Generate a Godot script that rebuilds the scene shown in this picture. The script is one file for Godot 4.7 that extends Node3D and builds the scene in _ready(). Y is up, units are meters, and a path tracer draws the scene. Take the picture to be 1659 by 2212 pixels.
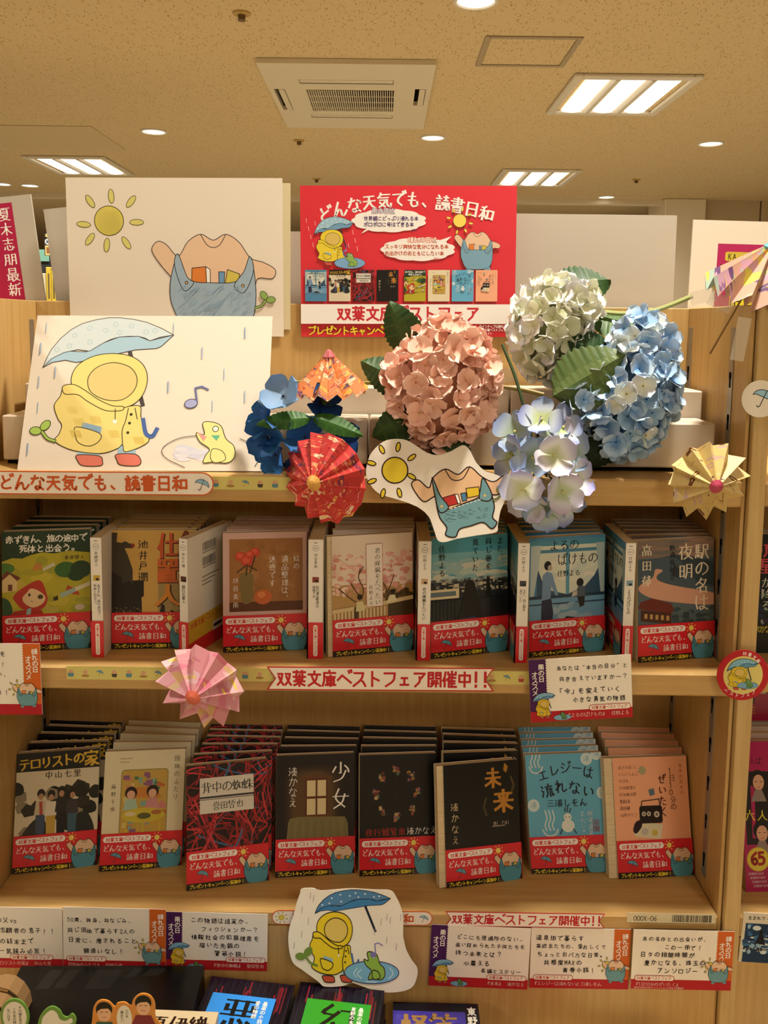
extends Node3D
# A bookshop display: paperbacks on a maple shelf with drawings, posters, cards, paper flowers and folded paper umbrellas.

func _ready():
	# ------------------------------------------------------------ camera
	var cam := Camera3D.new()
	cam.name = "camera"
	add_child(cam)
	cam.position = Vector3(0, 1.5, 0)
	cam.rotation = Vector3(deg_to_rad(-5.9), 0, 0.012)
	cam.projection = Camera3D.PROJECTION_FRUSTUM
	cam.near = 0.05
	cam.far = 60.0
	cam.size = 2212.0 / 1800.0 * cam.near
	cam.frustum_offset = Vector2(0, -221.0 / 1800.0 * cam.near)
	cam.current = true
	# ------------------------------------------------------------ surroundings and exposure
	var e := Environment.new()
	e.background_mode = Environment.BG_COLOR
	e.background_color = Color.BLACK
	e.tonemap_mode = Environment.TONE_MAPPER_LINEAR
	e.tonemap_exposure = 0.9
	e.sdfgi_enabled = true
	e.ssao_enabled = true
	e.ssil_enabled = true
	var we := WorldEnvironment.new()
	we.name = "surroundings"
	we.environment = e
	add_child(we)
	build_lamps()
	build_room()
	build_shelf()
	build_risers()
	build_books()
	build_pictures()
	build_signs()
	build_flowers()
	build_umbrellas()
	build_piles()
	build_neighbour()
	build_far_side()
	build_ceiling_things()
	build_far_things()

const WARM := Color(1.0, 0.96, 0.9)
const PANELS := [[1.4, -5.23], [1.4, -8.1], [-2.78, -7.75], [-2.78, -4.9], [1.4, -2.35], [-2.78, -2.05], [1.4, 1.7], [-2.78, 1.7], [1.4, 4.5], [-2.78, 4.5]]
const SPOTS := [[-1.733, -6.36], [0.343, -6.45], [2.471, -6.54], [0.377, -3.776], [-1.72, -3.7], [2.48, -3.85], [2.39, -9.25], [-3.74, -8.93], [-4.0, -8.86], [0.38, -0.89], [-1.72, -0.89], [2.48, -0.89], [0.38, 2.3], [-1.72, 2.3], [2.48, 2.3]]
const PANEL_ENERGY := 2.5
const SPOT_ENERGY := 6.0

func build_lamps() -> void:
	var glow := StandardMaterial3D.new()
	glow.resource_name = "lamp_glow"
	glow.albedo_color = Color(0.9, 0.9, 0.88)
	glow.emission_enabled = true
	glow.emission = Color(1.0, 0.96, 0.88)
	glow.emission_energy_multiplier = 3.0
	var white := mat("lamp_white", "d9d2c4", 0.5)
	var frame := Soup.new()
	for q in [[-0.36, -0.43, -0.31, 0.43], [0.31, -0.43, 0.36, 0.43], [-0.31, -0.43, 0.31, -0.37], [-0.31, 0.37, 0.31, 0.43]]:
		frame.box(Vector3(q[0], -0.022, q[1]), Vector3(q[2], 0.0, q[3]), 0.006)
	var fin := Soup.new()
	fin.plate(PackedVector2Array([Vector2(-0.034, 0), Vector2(0.034, 0), Vector2(0.012, -0.024), Vector2(-0.012, -0.024)]), -0.37, 0.37)
	var tube := Soup.new()
	for k in 6:
		var a := PI * k / 6
		var b := PI * (k + 1) / 6
		var pa := Vector2(-cos(a) * 0.068, -0.004 - sin(a) * 0.016)
		var pb := Vector2(-cos(b) * 0.068, -0.004 - sin(b) * 0.016)
		tube.quad(Vector3(pa.x, pa.y, 0.365), Vector3(pb.x, pb.y, 0.365), Vector3(pb.x, pb.y, -0.365), Vector3(pa.x, pa.y, -0.365))
	var fm := frame.mesh()
	var nm := fin.mesh()
	var tm := tube.mesh()
	var names := ["large three tube ceiling light near the hatch", "three tube ceiling light above the red poster", "three tube ceiling light above the sun drawing"]
	for i in PANELS.size():
		var p: Array = PANELS[i]
		var t := thing("panel_light", names[i] if i < 3 else "square three tube ceiling light over the shop floor", "ceiling light", Vector3(p[0], 2.9, p[1]), "panel ceiling lights")
		part("frame", fm, white, t)
		for k in 3: part("tube", tm, glow, t, Vector3(-0.205 + 0.205 * k, 0, 0))
		for k in 2: part("fin", nm, white, t, Vector3(-0.1025 + 0.205 * k, 0, 0))
		var l := AreaLight3D.new()
		l.name = "panel_glow"
		t.add_child(l, true)
		l.area_size = Vector2(0.6, 0.72)
		l.position = Vector3(0, -0.03, 0)
		l.rotation.x = -PI / 2
		l.light_color = WARM
		l.light_energy = PANEL_ENERGY
		l.area_range = 30.0
		l.area_attenuation = 2.0
		l.shadow_enabled = true
	var rim := Soup.new()
	rim.lathe([Vector2(0.1, 0.0), Vector2(0.098, -0.008), Vector2(0.084, -0.011), Vector2(0.08, -0.004)], 32)
	var disc := Soup.new()
	disc.lathe([Vector2(0.0, -0.007), Vector2(0.05, -0.0065), Vector2(0.08, -0.004)], 32)
	var rm := rim.mesh()
	var dm := disc.mesh()
	for i in SPOTS.size():
		var p: Array = SPOTS[i]
		var nm2: String = ["round downlight above the umbrella drawing", "round downlight just behind the air conditioner", "round downlight at the far end of the shelf side wall", "round downlight cut by the top edge of the picture", "", "", "small round downlight in front of the white column", "", ""][i] if i < 9 else ""
		var t := thing("downlight", nm2 if nm2 else "round recessed downlight over the shop floor", "ceiling light", Vector3(p[0], 2.9, p[1]), "round downlights")
		part("rim", rm, white, t)
		part("lens", dm, glow, t)
		var l := SpotLight3D.new()
		l.name = "downlight_glow"
		t.add_child(l, true)
		l.position = Vector3(0, -0.02, 0)
		l.rotation.x = -PI / 2
		l.spot_angle = 62.0
		l.spot_angle_attenuation = 0.7
		l.spot_range = 30.0
		l.light_size = 0.08
		l.light_color = WARM
		l.light_energy = SPOT_ENERGY
		l.shadow_enabled = true

# ---------------------------------------------------------------- textures
func streak_texture(base: String, dark: String, seed_: int, along_x := false) -> ImageTexture:
	var n := FastNoiseLite.new()
	n.seed = seed_
	n.frequency = 0.05
	var a := Color(base)
	var b := Color(dark)
	var im := Image.create(256, 256, false, Image.FORMAT_RGB8)
	for y in 256:
		for x in 256:
			var u := x if not along_x else y
			var v := y if not along_x else x
			var g := n.get_noise_2d(u * 3.0, v * 0.12) * 0.5 + n.get_noise_2d(u * 11.0 + 99, v * 0.3) * 0.35 + 0.45
			im.set_pixel(x, y, a.lerp(b, clampf(g, 0.0, 1.0)))
	return ImageTexture.create_from_image(im)

func wood(key: String, base: String, dark: String, along_x := false) -> StandardMaterial3D:
	if mats.has(key): return mats[key]
	var m := mat(key, "ffffff", 0.42, 0.45)
	m.albedo_texture = streak_texture(base, dark, key.length() + 3, along_x)
	m.uv1_triplanar = true
	m.uv1_world_triplanar = true
	m.uv1_scale = Vector3(2.2, 2.2, 2.2)
	return m

func ceiling_material() -> StandardMaterial3D:
	var r := RandomNumberGenerator.new()
	r.seed = 11
	var im := Image.create(1024, 1024, false, Image.FORMAT_RGB8)
	im.fill(Color("d2bd95"))
	for i in 5200:
		var x := r.randi() % 1024
		var y := r.randi() % 1024
		var c: Color = [Color("c8b38b"), Color("d8c49d"), Color("cbb68e")][i % 3]
		im.fill_rect(Rect2i(x, y, 2 + r.randi() % 6, 2 + r.randi() % 6), c)
	for i in 2600:
		var x := float(r.randi() % 1024)
		var y := float(r.randi() % 1024)
		var l := 2 + r.randi() % 12
		var dx := r.randf_range(-0.35, 0.35)
		for k in l:
			im.set_pixel(int(x) & 1023, int(y) & 1023, Color("8f7646"))
			if l > 6: im.set_pixel((int(x) + 1) & 1023, int(y) & 1023, Color("9c8352"))
			x += dx
			y += 1.0
	var m := mat("ceiling_board", "ffffff", 0.95, 0.2)
	m.albedo_texture = ImageTexture.create_from_image(im)
	m.uv1_triplanar = true
	m.uv1_world_triplanar = true
	m.uv1_scale = Vector3(0.62, 0.62, 0.62)
	return m

# ---------------------------------------------------------------- the room
func build_room() -> void:
	var wall := mat("wall_paint", "ddd2bc", 0.85, 0.3)
	struct("floor", boxm(Vector3(-9, -0.1, -17), Vector3(7, 0, 7)), mat("floor_tile", "b8ab90", 0.45))
	# the ceiling leaves an opening for the air conditioner's body
	var ceil := Soup.new()
	for q in [[-9, -17, 7, -6.0], [-9, -4.66, 7, 7], [-9, -6.0, -0.69, -4.66], [0.24, -6.0, 7, -4.66]]: ceil.box(Vector3(q[0], 2.9, q[1]), Vector3(q[2], 3.05, q[3]))
	struct("ceiling", ceil.mesh(), ceiling_material())
	struct("wall_left", boxm(Vector3(-9.15, 0, -17), Vector3(-9, 2.9, 7)), wall)
	struct("wall_right", boxm(Vector3(7, 0, -17), Vector3(7.15, 2.9, 7)), wall)
	struct("wall_back", boxm(Vector3(-9, 0, -17.15), Vector3(7, 2.9, -17)), wall)
	struct("wall_front", boxm(Vector3(-9, 0, 7), Vector3(7, 2.9, 7.15)), wall)
	struct("trim_1", boxm(Vector3(-9, 2.84, -9.5), Vector3(3.05, 2.9, -9.38)), wall)
	var column := mat("column_paint", "e8deca", 0.8, 0.3)
	struct("wall_column", boxm(Vector3(3.05, 0, -9.9), Vector3(3.5, 2.9, -9.3), 0.01), column)
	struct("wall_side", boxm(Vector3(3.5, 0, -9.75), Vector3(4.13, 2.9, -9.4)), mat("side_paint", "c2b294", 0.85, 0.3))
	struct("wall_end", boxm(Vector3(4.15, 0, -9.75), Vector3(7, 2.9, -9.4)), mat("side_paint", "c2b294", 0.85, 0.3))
# ---------------------------------------------------------------- helpers
var used := {}
var mats := {}

func numbered(called: String) -> String:
	var n: int = used.get(called, 0)
	used[called] = n + 1
	return called if n == 0 else "%s_%03d" % [called, n]

func tag(o: Node, label: String, category: String, group := "", kind := "") -> Node:
	if label: o.set_meta("label", label)
	if category: o.set_meta("category", category)
	if group: o.set_meta("group", group)
	if kind: o.set_meta("kind", kind)
	return o

func thing(called: String, label: String, category: String, at := Vector3.ZERO, group := "") -> Node3D:
	var o := Node3D.new()
	o.name = numbered(called)
	add_child(o)
	o.position = at
	tag(o, label, category, group)
	return o

func part(called: String, m: Mesh, mat: Material, parent: Node, at := Vector3.ZERO) -> MeshInstance3D:
	var o := MeshInstance3D.new()
	o.name = called
	o.mesh = m
	o.material_override = mat
	o.position = at
	o.cast_shadow = GeometryInstance3D.SHADOW_CASTING_SETTING_ON
	parent.add_child(o, true)
	return o

func struct(called: String, m: Mesh, mat: Material, at := Vector3.ZERO) -> MeshInstance3D:
	var o := part(called, m, mat, self, at)
	o.set_meta("kind", "structure")
	return o

func mat(key: String, hex: String, rough := 0.6, spec := 0.5) -> StandardMaterial3D:
	if mats.has(key): return mats[key]
	var m := StandardMaterial3D.new()
	m.resource_name = key
	m.albedo_color = Color(hex)
	m.roughness = rough
	m.metallic_specular = spec
	m.cull_mode = BaseMaterial3D.CULL_DISABLED
	mats[key] = m
	return m

func vmat(key: String, rough := 0.55, spec := 0.5) -> StandardMaterial3D:
	if mats.has(key): return mats[key]
	var m := mat(key, "ffffff", rough, spec)
	m.vertex_color_use_as_albedo = true
	return m

func lin(hex: String) -> Color:
	return Color(hex).srgb_to_linear()

# triangle soup with flat or given normals
class Soup:
	var v := PackedVector3Array()
	var n := PackedVector3Array()
	var c := PackedColorArray()
	var uv := PackedVector2Array()
	func tri(a: Vector3, b: Vector3, d: Vector3, col := Color.WHITE) -> void:
		var nn := (d - a).cross(b - a)
		nn = nn.normalized() if nn.length() > 1e-14 else Vector3.UP
		for p in [a, b, d]:
			v.append(p); n.append(nn); c.append(col)
	func quad(a: Vector3, b: Vector3, d: Vector3, e: Vector3, col := Color.WHITE) -> void:
		tri(a, b, d, col)
		tri(a, d, e, col)
	func box(a: Vector3, b: Vector3, bev := 0.0, col := Color.WHITE) -> void:
		# a box with chamfered edges
		var c0 := (a + b) / 2.0
		var h := (b - a) / 2.0
		var g := minf(bev, minf(h.x, minf(h.y, h.z)) * 0.6)
		for ax in 3:
			var u := (ax + 1) % 3
			var w := (ax + 2) % 3
			for s in [-1.0, 1.0]:
				var q: Array[Vector3] = []
				for k in [[-1, -1], [-1, 1], [1, 1], [1, -1]]:
					var p := Vector3.ZERO
					p[ax] = s * h[ax]
					p[u] = k[0] * (h[u] - g)
					p[w] = k[1] * (h[w] - g)
					q.append(c0 + p)
				if s > 0: quad(q[0], q[1], q[2], q[3], col)
				else: quad(q[3], q[2], q[1], q[0], col)
		if g <= 0.0: return
		for ax in 3:
			var u := (ax + 1) % 3
			var w := (ax + 2) % 3
			for su in [-1.0, 1.0]:
				for sw in [-1.0, 1.0]:
					var q: Array[Vector3] = []
					for e in [[-1, 0], [1, 0], [1, 1], [-1, 1]]:
						var p := Vector3.ZERO
						p[ax] = e[0] * (h[ax] - g)
						p[u] = su * (h[u] - (g if e[1] == 1 else 0.0))
						p[w] = sw * (h[w] - (0.0 if e[1] == 1 else g))
						q.append(c0 + p)
					if su * sw > 0: quad(q[3], q[2], q[1], q[0], col)
					else: quad(q[0], q[1], q[2], q[3], col)
		for sx in [-1.0, 1.0]:
			for sy in [-1.0, 1.0]:
				for sz in [-1.0, 1.0]:
					var p1 := c0 + Vector3(sx * h.x, sy * (h.y - g), sz * (h.z - g))
					var p2 := c0 + Vector3(sx * (h.x - g), sy * h.y, sz * (h.z - g))
					var p3 := c0 + Vector3(sx * (h.x - g), sy * (h.y - g), sz * h.z)
					if sx * sy * sz > 0: tri(p1, p3, p2, col)
					else: tri(p1, p2, p3, col)
	func tube(pts: PackedVector3Array, r: float, seg := 6, col := Color.WHITE, r2 := -1.0) -> void:
		if r2 < 0.0: r2 = r
		for i in pts.size() - 1:
			var d := (pts[i + 1] - pts[i]).normalized()
			var up := Vector3.UP if absf(d.y) < 0.9 else Vector3.RIGHT
			var x := d.cross(up).normalized()
			var y := d.cross(x)
			var ra := lerpf(r, r2, float(i) / (pts.size() - 1))
			var rb := lerpf(r, r2, float(i + 1) / (pts.size() - 1))
			for k in seg:
				var a0 := TAU * k / seg
				var a1 := TAU * (k + 1) / seg
				var o0 := x * cos(a0) + y * sin(a0)
				var o1 := x * cos(a1) + y * sin(a1)
				quad(pts[i] + o0 * ra, pts[i + 1] + o0 * rb, pts[i + 1] + o1 * rb, pts[i] + o1 * ra, col)
				if i == 0: tri(pts[0], pts[0] + o0 * ra, pts[0] + o1 * ra, col)
				if i == pts.size() - 2: tri(pts[i + 1], pts[i + 1] + o1 * rb, pts[i + 1] + o0 * rb, col)
	func lathe(prof: Array, seg := 24, col := Color.WHITE) -> void:
		# profile of Vector2(radius, height) turned about y
		for i in prof.size() - 1:
			for k in seg:
				var a0 := TAU * k / seg
				var a1 := TAU * (k + 1) / seg
				var p: Vector2 = prof[i]
				var q: Vector2 = prof[i + 1]
				quad(Vector3(cos(a0) * p.x, p.y, sin(a0) * p.x), Vector3(cos(a1) * p.x, p.y, sin(a1) * p.x), Vector3(cos(a1) * q.x, q.y, sin(a1) * q.x), Vector3(cos(a0) * q.x, q.y, sin(a0) * q.x), col)
	func plate(outline: PackedVector2Array, z0: float, z1: float, col := Color.WHITE) -> void:
		# a sheet cut along an outline, with thickness
		var t := Geometry2D.triangulate_polygon(outline)
		for i in range(0, t.size(), 3):
			var a := outline[t[i]]
			var b := outline[t[i + 1]]
			var d := outline[t[i + 2]]
			if (b - a).cross(d - a) > 0.0:
				var sw := b
				b = d
				d = sw
			tri(Vector3(a.x, a.y, z1), Vector3(b.x, b.y, z1), Vector3(d.x, d.y, z1), col)
			tri(Vector3(a.x, a.y, z0), Vector3(d.x, d.y, z0), Vector3(b.x, b.y, z0), col)
		for i in outline.size():
			var a := outline[i]
			var b := outline[(i + 1) % outline.size()]
			quad(Vector3(a.x, a.y, z0), Vector3(b.x, b.y, z0), Vector3(b.x, b.y, z1), Vector3(a.x, a.y, z1), col)
	func mesh() -> ArrayMesh:
		var a := []
		a.resize(Mesh.ARRAY_MAX)
		a[Mesh.ARRAY_VERTEX] = v
		a[Mesh.ARRAY_NORMAL] = n
		a[Mesh.ARRAY_COLOR] = c
		if uv.size() == v.size(): a[Mesh.ARRAY_TEX_UV] = uv
		var m := ArrayMesh.new()
		m.add_surface_from_arrays(Mesh.PRIMITIVE_TRIANGLES, a)
		return m

func boxm(a: Vector3, b: Vector3, bev := 0.0) -> ArrayMesh:
	var s := Soup.new()
	s.box(a, b, bev)
	return s.mesh()

# flat print: ink shapes laid on paper, millimetres from the top left corner of the sheet, y down
class Ink:
	var v := PackedVector3Array()
	var c := PackedColorArray()
	var lay := 0
	var up := 0
	var owner
	var ox := 0.0
	var oy := 0.0
	var sc := 1.0
	var sy := 0.0
	var rng := RandomNumberGenerator.new()
	var lo := Vector2.ZERO      # ink stays between these two corners
	var hi := Vector2.ZERO
	func _init(o, w := 0.0, h := 0.0):
		owner = o
		hi = Vector2(w, h)
		rng.seed = 7
	func put(a: Vector2, b: Vector2, d: Vector2, col: Color) -> void:
		var z := 1.0e-4 + lay * 5.0e-6 + up * 1.2e-6
		if (b - a).cross(d - a) < 0.0:
			var t := b
			b = d
			d = t
		for p in [a, b, d]:
			var q := Vector2(ox + p.x * sc, oy + p.y * (sy if sy != 0.0 else sc))
			if hi.x > 0.0: q = q.clamp(lo, hi)
			v.append(Vector3(q.x * 0.001, -q.y * 0.001, z))
			c.append(col)
	func poly(pts: PackedVector2Array, hex: String) -> void:
		lay += 1
		var col := Color(hex).srgb_to_linear()
		var t := Geometry2D.triangulate_polygon(pts)
		for i in range(0, t.size(), 3): put(pts[t[i]], pts[t[i + 1]], pts[t[i + 2]], col)
	func pol(nums: Array, hex: String, smooth := false) -> void:
		poly(curve(nums, true) if smooth else pairs(nums), hex)
	func pairs(nums: Array) -> PackedVector2Array:
		var p := PackedVector2Array()
		for i in range(0, nums.size(), 2): p.append(Vector2(nums[i], nums[i + 1]))
		return p
	func curve(nums: Array, closed := false) -> PackedVector2Array:
		return spline(pairs(nums), closed, 5)
	static func spline(p: PackedVector2Array, closed: bool, sub: int) -> PackedVector2Array:
		var n := p.size()
		var o := PackedVector2Array()
		for i in (n if closed else n - 1):
			var p0 := p[(i - 1 + n) % n] if closed or i > 0 else p[0] * 2.0 - p[1]
			var p1 := p[i]
			var p2 := p[(i + 1) % n]
			var p3 := p[(i + 2) % n] if closed or i + 2 < n else p[n - 1] * 2.0 - p[n - 2]
			for k in sub: o.append(p1.cubic_interpolate(p2, p0, p3, float(k) / sub))
		if not closed: o.append(p[n - 1])
		return o
	func rect(x: float, y: float, w: float, h: float, hex: String) -> void:
		poly(PackedVector2Array([Vector2(x, y), Vector2(x + w, y), Vector2(x + w, y + h), Vector2(x, y + h)]), hex)
	func ell(x: float, y: float, rx: float, ry: float, hex: String, seg := 20, turn := 0.0) -> void:
		var p := PackedVector2Array()
		for k in seg: p.append(Vector2(x, y) + Vector2(cos(TAU * k / seg) * rx, sin(TAU * k / seg) * ry).rotated(turn))
		poly(p, hex)
	func pill(x: float, y: float, w: float, h: float, hex: String, r := -1.0) -> void:
		if r < 0.0: r = h / 2.0
		var p := PackedVector2Array()
		for q in [[x + w - r, y + r, -PI / 2], [x + w - r, y + h - r, 0.0], [x + r, y + h - r, PI / 2], [x + r, y + r, PI]]:
			for k in 6: p.append(Vector2(q[0], q[1]) + Vector2.from_angle(q[2] + PI / 2 * k / 5.0) * r)
		poly(p, hex)
	func seg2(a: Vector2, b: Vector2, wa: float, col: Color) -> void:
		var d := b - a
		if d.length() < 1e-6: return
		d = d.normalized()
		var s := Vector2(-d.y, d.x) * wa / 2.0
		var e := d * wa * 0.32
		put(a - e + s, b + e + s, b + e - s, col)
		put(a - e + s, b + e - s, a - e - s, col)
	func line(pts: PackedVector2Array, w: float, hex: String, closed := false) -> void:
		lay += 1
		var col := Color(hex).srgb_to_linear()
		for i in (pts.size() if closed else pts.size() - 1):
			up = i % 3
			seg2(pts[i], pts[(i + 1) % pts.size()], w, col)
		up = 0
	func lin2(nums: Array, w: float, hex: String, smooth := false, closed := false) -> void:
		line(curve(nums, closed) if smooth else pairs(nums), w, hex, closed)
	func shape(nums: Array, fill: String, w: float, edge: String) -> void:
		# an outlined rounded shape
		var p := curve(nums, true)
		poly(p, fill)
		line(p, w, edge, true)
	func glyph(ch1: String, t: Transform2D, w: float, col: Color, thin: float) -> void:
		var order := 0
		for s in owner.strokes(ch1):
			order += 2
			for i in s.size() - 1:
				up = order + i % 2
				var a: Vector2 = t * s[i]
				var b: Vector2 = t * s[i + 1]
				var d := (b - a).normalized()
				seg2(a, b, w * lerpf(thin, 1.0, absf(d.y)), col)
		up = 0
	# a line of writing; o: w stroke weight, thin share of level strokes, adv advance, vert, shake, turn, wx width share
	func text(s: String, x: float, y: float, size: float, hex: String, o := {}) -> void:
		lay += 1
		var col := Color(hex).srgb_to_linear()
		var adv: float = o.get("adv", 1.0)
		var w: float = o.get("w", 0.09) * size
		var thin: float = o.get("thin", 1.0)
		var shake: float = o.get("shake", 0.0)
		var vert: bool = o.get("vert", false)
		var turn: float = o.get("turn", 0.0)
		var wx: float = o.get("wx", 1.0)
		var pos := Vector2.ZERO
		for ch1 in s:
			var half: bool = ch1 in "0125eXKAMNHtcvsmira6-!. "
			var k := size / 20.0
			if ch1 != " " and ch1 != "　":
				var l := Transform2D(turn + shake * rng.randf_range(-0.12, 0.12), Vector2.ZERO).scaled_local(Vector2(k * wx, k))
				var off := Vector2.ZERO
				if vert:
					if ch1 in "ー—…「」『』": l = l * Transform2D(PI / 2, Vector2(20, 0))
					elif ch1 in "、。": off = Vector2(0.55, -0.55) * size
					elif ch1 in owner.SMALL and owner.SMALL.find(ch1) % 2 == 0: off = Vector2(0.12, -0.12) * size
				if shake > 0.0: off += Vector2(rng.randf_range(-1, 1), rng.randf_range(-1, 1)) * shake * size * 0.08
				l.origin = Vector2(x, y) + (pos + off).rotated(turn)
				glyph(ch1, l, w, col, thin)
			if vert: pos.y += size * adv
			else: pos.x += size * adv * wx * (0.55 if half else 1.0)
		lay += 9
	func mesh() -> ArrayMesh:
		var n := PackedVector3Array()
		n.resize(v.size())
		n.fill(Vector3.BACK)
		var a := []
		a.resize(Mesh.ARRAY_MAX)
		a[Mesh.ARRAY_VERTEX] = v
		a[Mesh.ARRAY_NORMAL] = n
		a[Mesh.ARRAY_COLOR] = c
		var m := ArrayMesh.new()
		m.add_surface_from_arrays(Mesh.PRIMITIVE_TRIANGLES, a)
		return m

var stroke_cache := {}
func strokes(ch1: String) -> Array:
	if stroke_cache.has(ch1): return stroke_cache[ch1]
	var out := []
	var at := MARKED.find(ch1)
	var ring := RINGED.find(ch1)
	var small := SMALL.find(ch1)
	if GLYPHS.has(ch1):
		for s: String in GLYPHS[ch1].split(";"):
			if s.begins_with("@"):
				var f := s.split_floats(" ")
				var b := s.substr(1, 1)
				for q in strokes(b):
					var p := PackedVector2Array()
					for e in q: p.append(Vector2(lerpf(f[1], f[3], e.x / 20.0), lerpf(f[2], f[4], e.y / 20.0)))
					out.append(p)
				continue
			var bent := s.begins_with("~")
			var f := (s.substr(1) if bent else s).split_floats(" ")
			var p := PackedVector2Array()
			for i in range(0, f.size() - 1, 2): p.append(Vector2(f[i], f[i + 1]))
			out.append(Ink.spline(p, false, 3) if bent else p)
	elif at >= 0 and at % 2 == 0:
		out = strokes(MARKED[at + 1]).duplicate()
		out.append(PackedVector2Array([Vector2(15.5, 0), Vector2(16.5, 3)]))
		out.append(PackedVector2Array([Vector2(18.5, -1), Vector2(19.5, 2)]))
	elif ring >= 0 and ring % 2 == 0:
		out = strokes(RINGED[ring + 1]).duplicate()
		var p := PackedVector2Array()
		for k in 9: p.append(Vector2(17, 2) + Vector2.from_angle(TAU * k / 8) * 2.0)
		out.append(p)
	elif small >= 0 and small % 2 == 0:
		for q in strokes(SMALL[small + 1]):
			var p := PackedVector2Array()
			for e in q: p.append(Vector2(3, 6) + e * 0.68)
			out.append(p)
	else:
		print("no strokes for ", ch1)
	stroke_cache[ch1] = out
	return out
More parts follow.
